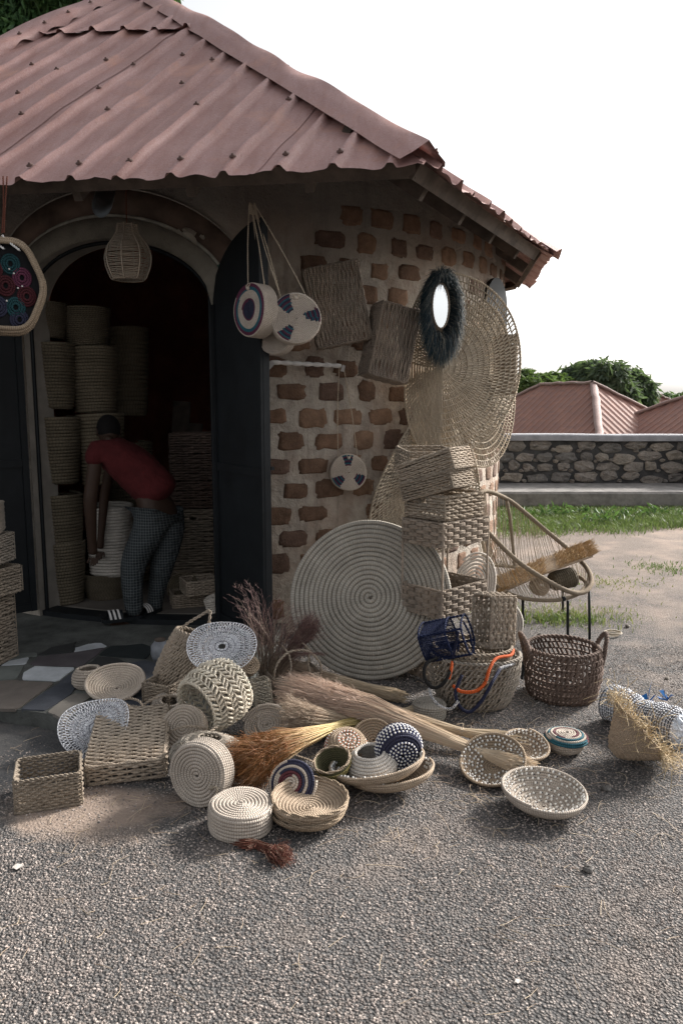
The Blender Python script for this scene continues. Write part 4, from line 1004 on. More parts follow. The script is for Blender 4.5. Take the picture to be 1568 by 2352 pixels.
# ================================================================ BASKETWORK BUILDERS
def beads(mb, C, r, mat=0, seg=6, rings=4, asp=1.0):
    C = np.asarray(C, float).reshape(-1, 3); n = len(C); r = np.broadcast_to(np.asarray(r, float), (n,))
    th = np.linspace(0, PI, rings + 1); a = np.arange(seg) / seg * 2 * PI
    B = np.stack([np.sin(th)[:, None] * np.cos(a), np.sin(th)[:, None] * np.sin(a), np.broadcast_to(np.cos(th)[:, None] * asp, (rings + 1, seg))], -1).reshape(-1, 3)
    V = (C[:, None] + B * r[:, None, None]).reshape(-1, 3); q = np.array([[i * seg + k, i * seg + (k + 1) % seg, (i + 1) * seg + (k + 1) % seg, (i + 1) * seg + k] for i in range(rings) for k in range(seg)])
    mb.add(V, ((np.arange(n) * len(B))[:, None, None] + q).reshape(-1, 4), None, mat)
def rect_loop(w_, d_, z, rad=0.012, k=1.0):
    S = rect_S(w_ * k, d_ * k, 0, rad=rad, z0=z); return S(np.linspace(0, 1, 25)[:-1], np.zeros(24))
def box_basket(label, w_, d_, h_, loc, z=(0, 0, 1), x=(1, 0, 0), mat='seagrass', row=0.0125, stk=0.026, hole=None, group=None, name='rectangular_basket', cat='basket', flare=0.0, style='weft', base=True, rimr=0.006, plait=False):
    t = thing(name, label, cat, loc, z, x, group); m = M[mat]; per = 2 * (w_ + d_)
    S = rect_S(w_, d_, h_, flare); ns = int(per / stk) // 2 * 2 + 1; nv = max(int(h_ / row), 3)
    hu = None
    if hole is not None:
        uc = {'front': (2 * d_ + w_ * 1.5) / per, 'right': d_ * 0.5 / per, 'left': (d_ * 1.5 + w_) / per}[hole[0]]; hu = (uc - hole[1] / per / 2, uc + hole[1] / per / 2, hole[2], hole[3])
    mb = MB()
    if style == 'weft': weave_weft(mb, S, ns, nv, row * 0.50, hole=hu, amp=row * 0.36)
    elif style == 'twist': weave_twist(mb, S, int(per / 0.013), max(int(h_ / 0.024), 3), 0.0042, lean=0.9)
    mb.build('side_weave', m, t)
    if hole is not None:
        uu = np.array([hu[0], hu[1], hu[1], hu[0]]); vv = np.array([hu[2], hu[2], hu[3], hu[3]]); mb = MB(); rope(mb, S(uu, vv), row * 0.45, 24, True); mb.build('hand_hole_edge', m, t)
    if base:
        mb = MB(); Sb = pan_S((-w_ / 2 + .004, -d_ / 2 + .004, 0.002), (w_ - .008, 0, 0), (0, d_ - .008, 0))
        if style == 'weft': weave_weft(mb, Sb, int(w_ / (stk * 1.3)) // 2 * 2 + 1, int(d_ / row), row * 0.50, closed=False, amp=row * 0.36)
        else: weave_twist(mb, Sb, int(w_ / 0.013), int(d_ / 0.024), 0.0042, lean=0.9, closed=False)
        mb.build('base_weave', m, t)
    mb = MB(); rope(mb, rect_loop(w_, d_, h_, k=1 + flare), rimr, 60, True); mb.build('rim', m, t)
    mb = MB(); rope(mb, rect_loop(w_, d_, 0.0), rimr * 0.8, 50, True)
    for sx_, sy_ in ((1, 1), (1, -1), (-1, 1), (-1, -1)):
        e = 0.002; p = np.array([[sx_ * (w_ / 2 + e), sy_ * (d_ / 2 + e), 0], [sx_ * (w_ / 2 + e) * (1 + flare / 2), sy_ * (d_ / 2 + e) * (1 + flare / 2), h_ / 2], [sx_ * (w_ / 2 + e) * (1 + flare), sy_ * (d_ / 2 + e) * (1 + flare), h_]]); rope(mb, p, rimr * 0.7, 14)
    mb.build('edge_binding', m, t)
    return t
def drum(R, h_): return [(0.004, h_ / 2), (R * 0.97, h_ / 2), (R, h_ / 2 - 0.006), (R, -h_ / 2 + 0.006), (R * 0.97, -h_ / 2), (0.01, -h_ / 2)]
def coil_thing(name, label, cat, prof, rt, mats, loc, z=(0, 0, 1), x=(1, 0, 0), seg=80, matfn=None, group=None, part='coiled_body', squash=1.0, wob=0.04, ecc=1.0):
    t = thing(name, label, cat, loc, z, x, group); mb = MB(); coil(mb, prof, rt, seg, matfn, squash, wob=wob, ecc=ecc); mb.build(part, mats, t); return t
def straps(parent, paths_world, r, mat, name='strap', n=40, strands=2):
    inv = parent.matrix_world.inverted()
    for p in paths_world:
        q = np.array([list(inv @ Vector(v)) for v in p]); mb = MB(); rope(mb, q, r, n, strands=strands); mb.build(name, mat, parent)
def bowl_prof(R, h_, r0=0.0, p=0.5):
    t = np.linspace(0, 1, 14); return [(0.004, 0.0)] + [(max(r0, 0.02) + (R - max(r0, 0.02)) * math.sin(a * PI / 2) ** 0.9, h_ * (1 - math.cos(a * PI / 2)) ** (p * 1.6)) for a in t[1:]]
def ring_pts(R, z, n, ph=0.0, ecc=1.0):
    a = np.arange(n) / n * 2 * PI + ph; return np.stack([R * np.cos(a), R * np.sin(a) * ecc, np.full(n, z)], -1)
CR = (0.0, -1.0, 0.0)

# ================================================================ HANGING ON THE WALL AND DOOR LEAF
def wedge(R, h_, wedges, r0=0.35, rA=1.0):
    Lt = 2 * R + h_
    def fn(ts, th, s):
        r = np.minimum(s * Lt / R, 9); out = np.zeros(len(ts)); ringi = (ts.astype(int) % 3)
        for a, half in wedges:
            d = np.abs((np.degrees(th) - a + 180) % 360 - 180); k = (d < half) & (r > r0) & (r < rA); out = np.where(k, 1 + ringi, out)
        return out
    return fn
def ring_fn(R, h_, bands):
    Lt = 2 * R + h_
    def fn(ts, th, s):
        r = s * Lt / R; out = np.zeros(len(ts))
        for a, b, m_ in bands: out = np.where((r >= a) & (r < b), m_, out)
        return out
    return fn
pm4 = [M['palm_pale'], M['teal'], M['plum'], M['navy']]
bgr = 'round coiled handbags hung by the door'
hook = P(577, 470, 4.50)
def hung_bag(label, c, R, h_, nz_, matfn, mats, hooks, rt=0.0048, group=bgr):
    z_ = nrm(nz_); xw = nrm(np.cross([0, 0, 1], z_)); t = coil_thing('handbag', label, 'handbag', drum(R, h_), rt, mats, c, z_, xw, 90, matfn, group)
    up = np.cross(z_, xw); top = np.asarray(c) + up * R
    mb = MB(); tubes(mb, spline([[R * .05, R * .98, h_ / 2], [R * .1, R * .88, h_ / 2 + .012], [0, R * .80, h_ / 2 + .014], [-R * .1, R * .88, h_ / 2 + .012], [-R * .05, R * .98, h_ / 2]], 16)[None], 0.003, 5); mb.build('loop', M['string'], t)
    mb = MB(); beads(mb, [[0, R * .80, h_ / 2 + .010]], 0.011, 0, 8, 6); mb.build('toggle', M['palm_pale'], t)
    ps = []
    for k, hk in enumerate(hooks):
        sgn = -1 if k % 2 == 0 else 1
        e = np.asarray(c) + xw * sgn * R * .55 + up * R * .80
        ps.append([hk, hk * .5 + e * .5 + xw * sgn * 0.008, e])
    straps(t, ps, 0.0040, M['string']); return t
cA = P(588, 714, 4.42); cB = P(678, 734, 4.40); cC = P(636, 772, 4.52)
hung_bag('leftmost round coiled handbag hung on the door leaf, turned sideways with dark blue centre', cA, 0.145, 0.095, (-.74, -.66, 0.04), ring_fn(.145, .095, [(0.0, .34, 3), (.34, .42, 2), (.74, .86, 1), (.86, 1.0, 2)]), pm4, [hook + [-.012, 0, 0], hook + [0, .01, 0]])
hung_bag('round cream handbag facing forward with three blue and plum wedges, hung beside the door leaf', cB, 0.136, 0.085, (.18, -.97, .06), wedge(.136, .085, [(125, 20), (8, 18), (232, 17)]), pm4, [hook + [.012, 0, 0], hook + [.02, .0, 0]])
hung_bag('plain dim handbag tucked low behind the two patterned hanging bags', cC, 0.105, 0.07, (-.35, -.9, .1), None, [M['palm']], [hook + [.0, .02, 0], hook + [.015, .02, 0]])
mb = MB()
for k in range(9): p0 = hook + np.array([rng.uniform(-.012, .02), rng.uniform(-.01, .02), 0]); tubes(mb, spline([p0 - [0, 0, .05], p0 + [0, 0, .012], p0 + [.012, .01, -.05]], 8)[None] - hook, 0.003, 4)
mb2 = MB(); 
o = mb.build('strap_bundle', M['string']); o.location = hook; tag(o, 'knot of pale cord looped over the top of the dark door leaf', 'cord')
# bag on the stick
st0, st1 = wall_pt(622, 832, .10), wall_pt(786, 842, .10)
stick = tag(bpy.data.objects.new('wooden_stick', None), 'horizontal stick wound with white cloth fixed to the brick wall', 'stick'); COL.objects.link(stick)
mb = MB(); tubes(mb, spline([st0, (st0 + st1) / 2 + [0, 0, -.005], st1], 12)[None], 0.007, 7); mb.build('rod', M['timber'], stick)
mb = MB(); p = spline([st0 + [.0, -.003, 0], st0 * .5 + st1 * .5 + [0, -.004, .002], st1 + [-.01, 0, .004]], 60); rr = 0.011 + 0.005 * np.abs(np.sin(np.arange(60) * .37)) ; tubes(mb, p[None], rr[None], 8)
prism(mb, [st0 + [0, -.012, .01], st0 + [.03, -.02, -.01], st0 + [-.01, -.02, -.05], st0 + [-.022, -.01, -.01]], (0, .004, 0)); prism(mb, [st1 + [0, -.012, .01], st1 + [.02, -.02, .005], st1 + [.012, -.02, -.035], st1 + [-.012, -.01, -.03]], (0, .004, 0)); mb.build('cloth_wrap', M['cloth'], stick)
for q in (st0 + [.03, .05, 0], st1 + [-.04, .05, 0]):
    mb = MB(); tubes(mb, [[q + [0, .06, 0], q + [0, -.05, 0]]], 0.004, 5); mb.build('nail', M['black_metal'], stick)
hk = st1 + [-.02, -.012, .012]
hung_bag('round handbag with three blue wedges hanging alone from the cloth wrapped stick', wall_pt(799, 1085, .07), 0.122, 0.06, (.16, -.98, .10), wedge(.122, .06, [(90, 20), (215, 20), (325, 20)], .40), [M['palm_pale'], M['teal'], M['navy'], M['plum']], [hk, hk + [.025, 0, 0]])

# two woven trays hung bottom outwards
def hung_tray(label, tl, tr, bl, y, w_, h_, dep, yaw, roll, row=0.0135, hole=None):
    c = (P(*tl, y) + P(*tr, y) + P(*bl, y) + P(tr[0] + bl[0] - tl[0], tr[1] + bl[1] - tl[1], y)) / 4
    zf = np.array([math.sin(yaw), -math.cos(yaw), 0.03]); xr = np.array([math.cos(yaw), math.sin(yaw), 0]); up = np.array([0, 0, 1.0])
    xx_ = xr * math.cos(roll) + up * math.sin(roll); yy = -xr * math.sin(roll) + up * math.cos(roll)
    # local z points into the wall, opening against it; local y runs along the height
    return box_basket(label, h_, w_, dep, c, z=-zf, x=yy, row=row, stk=0.062, mat='tray_cord', rimr=.008, group='woven trays hung on the brick wall', name='woven_tray', cat='tray')
hung_tray('larger flat woven tray hung on the bricks right of the handbags, tilted left', (695, 620), (818, 600), (732, 795), 4.98, .345, .49, .10, .08, math.radians(11))
hung_tray('deeper woven tray box hung left of the feathered mirror, tilted right', (876, 690), (968, 717), (847, 854), 4.98, .265, .46, .19, .34, math.radians(-13))
box_basket('narrow woven box edge hanging out past the far side of the round mesh mats', .10, .16, .45, P(1158, 905, 6.1), z=(0, 0, 1), x=(.3, .95, 0), row=.016, name='woven_tray', cat='tray')

# feathered mirror
mc = P(1002, 736, 5.02); mz = nrm([.50, -.86, .02]); mx = nrm(np.cross([0, 0, 1], mz)); mt = thing('mirror', 'oval mirror framed in shaggy dark teal raffia hung above the mesh mat', 'mirror', mc, mz, mx)
a = np.arange(40) / 40 * 2 * PI; mb = MB(); prism(mb, np.stack([.062 * np.cos(a), .085 + .135 * np.sin(a), 0 * a + .03], -1), (0, 0, .012)); g = NT('mirror_glass'); g.color((.85, .87, .88)); g.set(Roughness=0.06, Metallic=1.0); mb.build('glass', g.m, mt)
mb = MB(); rope(mb, np.stack([.066 * np.cos(a[::4]), .085 + .139 * np.sin(a[::4]), 0 * a[::4] + .045], -1), .006, 40, True); mb.build('rim', M['seagrass'], mt)
n = 5200; th = rng.random(n) * 2 * PI; rr = rng.random(n) ** .7; ax = .072 + .040 * rr; ay = .145 + .085 * rr
p0 = np.stack([ax * np.cos(th), .03 * (1 - rr) + .05 + ay * np.sin(th) * 1.05, .015 + .035 * rng.random(n)], -1)
d0 = nrm(np.stack([np.cos(th), np.sin(th) * .9 - .55, .35 + .4 * rng.random(n)], -1) + rng.normal(0, .22, (n, 3)))
L = (.045 + .055 * rng.random(n))[:, None]; p1 = p0 + d0 * L * .5 + [0, 0, .012]; p2 = p0 + d0 * L + np.stack([0 * th, -.03 - .02 * rng.random(n), -.012 + 0 * th], -1)
mb = MB(); tubes(mb, np.stack([p0, p1, p2], 1), np.array([.0016, .0013, .0004])[None] * 1.0, 3, uvr=True); fr_ = mb.build('feather_fringe', straw_mat('teal_raffia', (.006, .014, .020), (.012, .035, .048), .3), mt, 'stuff')
mb = MB(); a2 = np.arange(30) / 30 * 2 * PI; tubes(mb, np.stack([.10 * np.cos(a2), .06 + .20 * np.sin(a2), 0 * a2 + .012], -1)[None], .035, 6, ref=np.array([0, 0, 1.]), closed=True, squash=.7); mb.build('frame', M['black_metal'], mt)

# big round mesh mats
def net_disc(label, c, R, warp, rows=22, ncol=120, r=.0058, tint='net'):
    t = thing('mesh_mat', label, 'mat', c, group='large round mesh mats hung on the hut wall'); vs = np.linspace(0, 1, rows + 1) ** .95; vs[0] = .02
    def S(u, v):
        ph_ = 2 * PI * u; k = R * v; return warp(k * np.cos(ph_), k * np.sin(ph_), R)
    mb = MB(); dense = 5
    weave_twist(mb, lambda u, v: S(u, v), ncol // 2, dense - 1, r, lean=.8, vs=vs[:dense], n=3)
    weave_twist(mb, S, ncol, rows - dense + 1, r, lean=.55, vs=vs[dense - 1:], n=4); mb.build('mesh', M[tint], t)
    mb = MB(); uu = np.linspace(0, 1, 72, endpoint=False); rope(mb, S(uu, np.ones(72)), .0095, 120, True, pitch=.04); mb.build('rim', M[tint], t); return t
def warp1(x, z, R):
    s = np.sqrt(x * x + (0.05 * R) ** 2) ; xl = np.minimum(x, 0); xp = np.maximum(x, 0)
    X_ = np.where(x < 0, x * .40, x * .98); Yd = .16 * (s - .05 * R) * (x < 0) + .50 * xp + .06 * R * np.cos(z / R * 3) * (xp / R)
    Z_ = z + .06 * R * (x / R) - .12 * R * (x < 0) * (xl / R) ** 2 * np.sign(z) * -1
    return np.stack([X_, Yd, Z_ * 1.0], -1)
net_disc('topmost round seagrass mesh mat, folded down its left side, behind the feathered mirror', P(1016, 842, 5.16), .60, warp1, 14, 128)
def warp2(x, z, R): return np.stack([x * .62 + .05 * (z / R) ** 2, .78 * x + .10 * np.sin(z / R * 2), z], -1)
net_disc('second round mesh mat whose edge shows beyond the right side of the topmost one', P(1098, 885, 5.98), .62, warp2, 13, 120)
def warp3(x, z, R):
    k = np.clip((R - z) / (2 * R), 0, 1); return np.stack([x * (.42 + .42 * k) - .13 * k + .10, .42 * x + .02 * np.cos(x / R * 9), z * .92 + .04 * np.cos(x / R * 3)], -1)
net_disc('lower round mesh mat fanning out behind the box shelf, left of the others', P(975, 1105, 5.40), .62, warp3, 15, 128)

M['felt_teal'] = coil_mat('felt_teal', (.015, .06, .07)); M['felt_red'] = coil_mat('felt_red', (.07, .015, .02))  # felt colours darkened: shade under the eave put into them
# hanging patchwork bag at the left edge
bc = P(14, 658, 3.95); bz = nrm([.40, -.91, 0.05]); bx = nrm(np.cross([0, 0, 1], bz))
pb = thing('patchwork_bag', 'hanging rounded bag of coloured felt rings with cream coiled rim at the left edge', 'bag', bc, bz, bx)
a = np.arange(48) / 48 * 2 * PI; hexr = lambda k: k * (1 - .03 * np.cos(6 * a + PI))
mb = MB()
for q, (rr_, zz_) in enumerate([(.205, .04), (.218, .025), (.226, .005), (.224, -.02), (.222, -.045), (.22, -.07)]):
    h_ = hexr(rr_); tubes(mb, np.stack([h_ * .78 * np.cos(a), h_ * np.sin(a) * 1.05, 0 * a + zz_], -1)[None], .011, 7, ref=np.array([0, 0, 1.]), closed=True)
mb.build('rim', M['palm_brown'], pb)  # brown used for the cream rim: eave shade put into the colour
mb = MB(); h_ = hexr(.20); prism(mb, np.stack([h_ * .78 * np.cos(a), h_ * np.sin(a) * 1.05, 0 * a], -1), (0, 0, .012)); mb.build('panel', plain('black_felt', (.012, .012, .014), .95), pb)
for q, (xx_, yy, ci) in enumerate([(0, .0, 3), (.085, .05, 0), (.03, .125, 1), (-.06, .09, 3), (-.09, -.03, 4), (.105, -.055, 3), (.045, -.12, 1), (-.045, -.12, 4), (-.07, .17, 2), (.06, -.19, 2)]):
    cm = [M['plum'], M['felt_teal'], M['navy'], M['felt_red'], M['navy']][ci]; mb = MB()
    for kk, r_ in enumerate((.017, .029, .040)): tubes(mb, (ring_pts(r_, .02 - kk * .002, 22, ecc=1.15) + [xx_ * .9, yy * .86, 0])[None], .0065, 6, ref=np.array([0, 0, 1.]), closed=True)
    mb.build('felt_ring', cm, pb)
mb = MB(); beads(mb, [[.04, .06, .03], [.055, -.01, .03], [0, -.075, .03], [-.04, .04, .03], [.075, -.0, .03], [.02, .08, .03]], .005); mb.build('stitch_bead', M['cloth'], pb)
topw = P(6, 545, 3.95); eav = P(8, 405, 4.05)
straps(pb, [[eav, (eav + topw) / 2 + [.004, 0, 0], topw + [0, 0, .02]], [eav + [.02, 0, 0], (eav + topw) / 2 + [.012, 0, 0], topw + [.01, 0, .02]]], .004, M['rust_cord'], 'cord')
straps(pb, [[topw + [0, 0, .01], topw + [.03, -.01, -.02], P(46, 575, 3.9)], [topw, topw + [-.02, -.01, -.03], P(10, 572, 3.9)]], .006, M['cloth'], 'handle')

# lamp shade hanging in front of the arch
lc = P(296, 642, 4.78); mp = mpp(296, 600, 4.78)
ls = thing('lamp_shade', 'gourd shaped lamp shade wound with twine hanging before the arch', 'lamp', lc)
pr = np.array([(36, 0), (40, 3), (50, 28), (53, 50), (47, 72), (33, 90), (24, 104), (22, 122)]) * mp
def Soct(u, v):
    d = np.concatenate([[0], np.cumsum(np.linalg.norm(np.diff(pr, axis=0), axis=1))]); d /= d[-1]; a_ = 2 * PI * u + .25; r_ = np.interp(v, d, pr[:, 0]); z_ = np.interp(v, d, pr[:, 1]); k = math.cos(PI / 8) / np.cos(np.mod(a_, PI / 4) - PI / 8)
    return np.stack([r_ * k * np.cos(a_), r_ * k * np.sin(a_), z_], -1)
mb = MB(); nvv = 34; V_ = ((np.arange(nvv) + .5) / nvv)[:, None]; U_ = np.linspace(0, 1, 40, endpoint=False)[None]; U_, V_ = np.broadcast_arrays(U_, V_); tubes(mb, Soct(U_, V_ + .004 * rng.standard_normal((nvv, 1))), .0028, 4, closed=True, ref=np.array([0, 0, 1.])); mb.build('twine_winding', M['seagrass_pale'], ls)
for k in range(8):
    mb = MB(); v = np.linspace(0, 1, 20); tubes(mb, Soct(np.full(20, (k * PI / 4 - .25) / (2 * PI)), v)[None] * [1.02, 1.02, 1], .005, 5); mb.build('rib', M['seagrass_pale'], ls)
mb = MB(); rope(mb, [[0, 0, 120 * mp], [.002, 0, 160 * mp], [.0, .02, 215 * mp]], .004, 30); mb.build('cord', M['rust_cord'], ls)
mb = MB(); rope(mb, Soct(np.linspace(0, 1, 33)[:-1], np.zeros(32)), .006, 50, True); mb.build('rim', M['seagrass'], ls)

# ================================================================ INSIDE THE HUT
FZ = 0.106
def tall_prof(r0, r1, h_): return [(0.01, 0.0), (r0, 0.0), (r0 + (r1 - r0) * .6, h_ * .45), (r1, h_)]
ib = coil_thing('storage_basket', 'lowest tan coiled basket of the left column inside the doorway', 'basket', tall_prof(.135, .168, .46), .0125, M['palm_shaded'], (0, 0, 0), seg=56, group='coiled storage baskets stacked inside the hut')
c1 = P(142, 1300, 5.62); c2 = P(236, 1300, 5.78); c3 = P(306, 1300, 6.35)
place(ib, (c1[0], c1[1], FZ))
lev = [P(142, y_, 5.62)[2] for y_ in (1282, 1106, 936, 776)]
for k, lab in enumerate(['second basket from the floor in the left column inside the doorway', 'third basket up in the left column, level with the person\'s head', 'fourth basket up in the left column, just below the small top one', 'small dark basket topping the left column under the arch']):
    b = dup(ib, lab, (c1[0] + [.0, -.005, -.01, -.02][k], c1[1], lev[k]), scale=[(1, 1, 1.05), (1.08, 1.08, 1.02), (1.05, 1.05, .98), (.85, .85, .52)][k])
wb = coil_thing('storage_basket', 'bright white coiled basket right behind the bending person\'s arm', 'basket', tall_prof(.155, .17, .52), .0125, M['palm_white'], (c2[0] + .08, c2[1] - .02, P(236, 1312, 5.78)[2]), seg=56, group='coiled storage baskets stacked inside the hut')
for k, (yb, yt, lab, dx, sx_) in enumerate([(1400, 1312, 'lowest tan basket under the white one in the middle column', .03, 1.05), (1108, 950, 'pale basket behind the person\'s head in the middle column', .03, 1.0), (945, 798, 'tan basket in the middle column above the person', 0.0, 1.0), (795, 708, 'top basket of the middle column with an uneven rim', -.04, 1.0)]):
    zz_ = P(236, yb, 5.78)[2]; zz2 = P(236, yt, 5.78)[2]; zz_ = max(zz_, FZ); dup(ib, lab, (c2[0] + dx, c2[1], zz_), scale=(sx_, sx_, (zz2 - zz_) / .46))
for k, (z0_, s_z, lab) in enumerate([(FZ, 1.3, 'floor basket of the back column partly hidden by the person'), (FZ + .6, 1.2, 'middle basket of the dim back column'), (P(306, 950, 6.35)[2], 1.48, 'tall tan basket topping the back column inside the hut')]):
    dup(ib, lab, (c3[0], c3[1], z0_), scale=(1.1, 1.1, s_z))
# dim boxes and rolls at the right inside
DI = 'dim boxes on the floor inside the hut'
box_basket('upright dark woven chest with a hand hole behind the person', .36, .34, .62, P(448, 1300, 6.3) * [1, 1, 0] + [0, 0, FZ], x=(.97, .2, 0), mat='seagrass', row=.02, stk=.05, hole=('front', .06, .86, .92), name='woven_chest', cat='chest', group=DI)
box_basket('second tall woven chest stacked on the dark one at the right inside', .34, .34, .6, P(448, 1300, 6.35) * [1, 1, 0] + [0, 0, FZ + .63], x=(.97, .2, 0), mat='seagrass_dark', row=.02, stk=.05, name='woven_chest', cat='chest', group=DI)
box_basket('open rectangular basket on the floor just inside the right jamb', .24, .22, .10, G(452, 1392, FZ) + [0.02, .04, .10], x=(.9, .42, 0), mat='seagrass_pale', group=DI)
box_basket('lower rectangular basket carrying the open one inside the right jamb', .24, .2, .095, G(445, 1392, FZ) + [-.05, .06, 0], x=(.95, .3, 0), mat='seagrass', group=DI)
coil_thing('coiled_tray', 'round coiled tray leaning against the boxes inside the right jamb', 'tray', [(.004, 0), (.125, .01)], .008, M['palm_shaded'], P(420, 1350, 5.62), (-.25, -.9, .3), (1, 0, 0), 50)
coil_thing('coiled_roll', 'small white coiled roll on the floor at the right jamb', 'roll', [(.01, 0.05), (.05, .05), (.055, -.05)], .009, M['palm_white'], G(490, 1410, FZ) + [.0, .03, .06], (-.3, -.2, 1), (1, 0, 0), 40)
for k, (px_, h2, lab) in enumerate([(395, 1.5, 'dark plank leaning against the back wall behind the person'), (425, 1.3, 'second dark plank leaning beside the first inside the hut')]):
    o = thing('plank', lab, 'plank', P(px_, 1200, 6.9) * [1, 1, 0] + [0, 0, FZ], (.06, .12, 1), (1, 0, 0), 'planks leaning inside the hut'); mb = MB(); box(mb, (0, 0, h2 / 2), (.16, .025, h2), bev=.004); mb.build('board', M['timber'], o)

# stack at the left edge outside
LE = 'baskets stacked beside the left door leaf'
lx = P(-34, 1400, 4.35); zz_ = SZ + .005
tl = box_basket('tall woven basket at the bottom of the stack at the left edge', .24, .24, .40, (lx[0] - .01, lx[1], zz_), x=(.97, -.25, 0), mat='seagrass', row=.016, stk=.04, group=LE)
box_basket('box with hand hole sticking out rightwards, second from the bottom at the left edge', .27, .24, .15, (lx[0] + .035, lx[1] - .01, zz_ + .415), x=(.9, -.43, .05), mat='seagrass', row=.014, hole=('front', .05, .5, .8), group=LE)
box_basket('grey box third from the bottom of the stack at the left edge', .24, .24, .16, (lx[0] + .015, lx[1], zz_ + .59), x=(.99, -.1, 0), mat='seagrass_grey', row=.014, group=LE)
box_basket('box topping the stack at the left edge', .24, .22, .16, (lx[0] + .0, lx[1], zz_ + .77), x=(.95, .3, 0), mat='seagrass_grey', row=.014, group=LE)

# ================================================================ PERSON BENDING IN THE DOORWAY
def skinned(name, joints, edges, mat, parent, sub=2):
    me = bpy.data.meshes.new(name); me.from_pydata([Vector(j[0]) for j in joints], edges, []); o = bpy.data.objects.new(name, me); COL.objects.link(o); o.parent = parent
    sk = o.modifiers.new('skin', 'SKIN'); sk.use_smooth_shade = True
    for k, j in enumerate(joints):
        v = me.skin_vertices[0].data[k]; r_ = j[1]; v.radius = r_ if isinstance(r_, tuple) else (r_, r_)
    me.skin_vertices[0].data[0].use_root = True
    s = o.modifiers.new('sub', 'SUBSURF'); s.levels = sub; s.render_levels = sub; me.materials.append(mat); return o
per_loc = np.array([P(330, 1430, 5.2)[0], 5.2, FZ]); per = thing('person', 'person in a dark red t-shirt and checked trousers bending over inside the doorway', 'person', per_loc)
W_ = lambda px, py, y: P(px, py, y) - per_loc
skin_m = plain('skin', (.045, .026, .018), .55, .1)
J = {'pel': (W_(366, 1165, 5.34), (.125, .10)), 'sp': (W_(325, 1100, 5.38), (.12, .11)), 'ch': (W_(282, 1052, 5.40), (.125, .12)), 'nk': (W_(250, 1018, 5.42), .05), 'nk2': (W_(248, 1002, 5.47), .047)}
body = [J['pel'], J['sp'], J['ch'], J['nk'], J['nk2']]; ed = [(0, 1), (1, 2), (2, 3), (3, 4)]
def add(p, r_, par): body.append((p, r_)); ed.append((par, len(body) - 1)); return len(body) - 1
s1 = add(W_(222, 1040, 5.27), .056, 2); e1 = add(W_(207, 1150, 5.25), .049, s1); w1 = add(W_(212, 1248, 5.30), .034, e1); h1 = add(W_(215, 1275, 5.31), .034, w1)
s2 = add(W_(262, 1045, 5.52), .052, 2); e2 = add(W_(240, 1140, 5.56), .038, s2); w2 = add(W_(232, 1235, 5.55), .026, e2); h2 = add(W_(230, 1262, 5.55), .03, w2)
a1 = add(W_(348, 1195, 5.26), .088, 0); k1 = add(W_(300, 1295, 5.20), .060, a1); n1_ = add(W_(310, 1408, 5.16), .036, k1); f1 = add(W_(318, 1432, 5.17), .036, n1_); t1 = add(W_(285, 1437, 5.12), .030, f1); u1 = add(W_(250, 1440, 5.09), .026, t1)
a2_ = add(W_(392, 1195, 5.42), .088, 0); k2_ = add(W_(372, 1295, 5.36), .060, a2_); n2_ = add(W_(355, 1395, 5.34), .036, k2_); f2 = add(W_(358, 1418, 5.35), .034, n2_); t2 = add(W_(340, 1424, 5.27), .028, f2); u2 = add(W_(322, 1428, 5.2), .024, t2)
skinned('body', body, ed, skin_m, per)
for hpos, sgn in ((W_(215, 1275, 5.31), 1), (W_(230, 1262, 5.55), -1)):
    for k in range(5):
        b0 = hpos + np.array([(-.024 + .012 * k) * sgn, -.008 + .004 * k, -.015]); ln = [.045, .062, .068, .062, .05][k]; dd = np.array([(-.35 if k == 0 else -.02 + .02 * k) * sgn, -.15, -1.0]); dd = nrm(dd)
        skinned('finger', [(b0, .0095), (b0 + dd * ln * .5, .0085), (b0 + dd * ln + [0, -.012, .006], .0065)], [(0, 1), (1, 2)], skin_m, per, 1)
# head, turned down and away
hc = W_(250, 990, 5.52); mb = MB(); n_ = 24; th = np.linspace(0, PI, 17); az = np.arange(n_) / n_ * 2 * PI
dirv = np.stack([np.sin(th)[:, None] * np.cos(az), np.sin(th)[:, None] * np.sin(az), np.broadcast_to(np.cos(th)[:, None], (17, n_))], -1)
hd = dirv * np.array([.078, .098, .108]); fw = dirv[..., 1] > .75
hd[..., 1] += .016 * np.exp(-((dirv[..., 0] / .22) ** 2 + ((dirv[..., 2] + .05) / .22) ** 2)) * (dirv[..., 1] > 0)     # nose
hd[..., 2] -= .012 * np.clip(-dirv[..., 2], 0, 1) * (dirv[..., 1] > 0); q = [[i * n_ + k, i * n_ + (k + 1) % n_, (i + 1) * n_ + (k + 1) % n_, (i + 1) * n_ + k] for i in range(16) for k in range(n_)]
hf = nrm([-.25, .65, -.72]); hr_ = nrm(np.cross(hf, [0, 0, 1])); hu_ = np.cross(hr_, hf); RM = np.stack([hr_, hf, hu_], 1)
mb.add((hd.reshape(-1, 3) @ RM.T) + hc, q); head = mb.build('head', skin_m, per)
mb = MB(); hh_ = (dirv * np.array([.083, .088, .106])).reshape(-1, 3); hh_[:, 1] -= .020; hh_[:, 2] += .010
mb.add((hh_ @ RM.T) + hc, q); mb.build('hair', plain('hair', (.006, .005, .005), .9, .3, 60, .004), head)
for s in (-1, 1):
    mb = MB(); tubes(mb, ((ring_pts(.02, 0, 12, ecc=1.4)[:, [2, 0, 1]] + [s * .08, -.005, -.01]) @ RM.T + hc)[None], .006, 5, closed=True); mb.build('ear', skin_m, head)
    mb = MB(); beads(mb, (np.array([[s * .03, .088, .012]]) @ RM.T + hc), .012, 0, 8, 6); mb.build('eye', M['shell'], head)
red = plain('red_jersey', (.07, .011, .012), .95, .2, 12, .03, bscale=9)
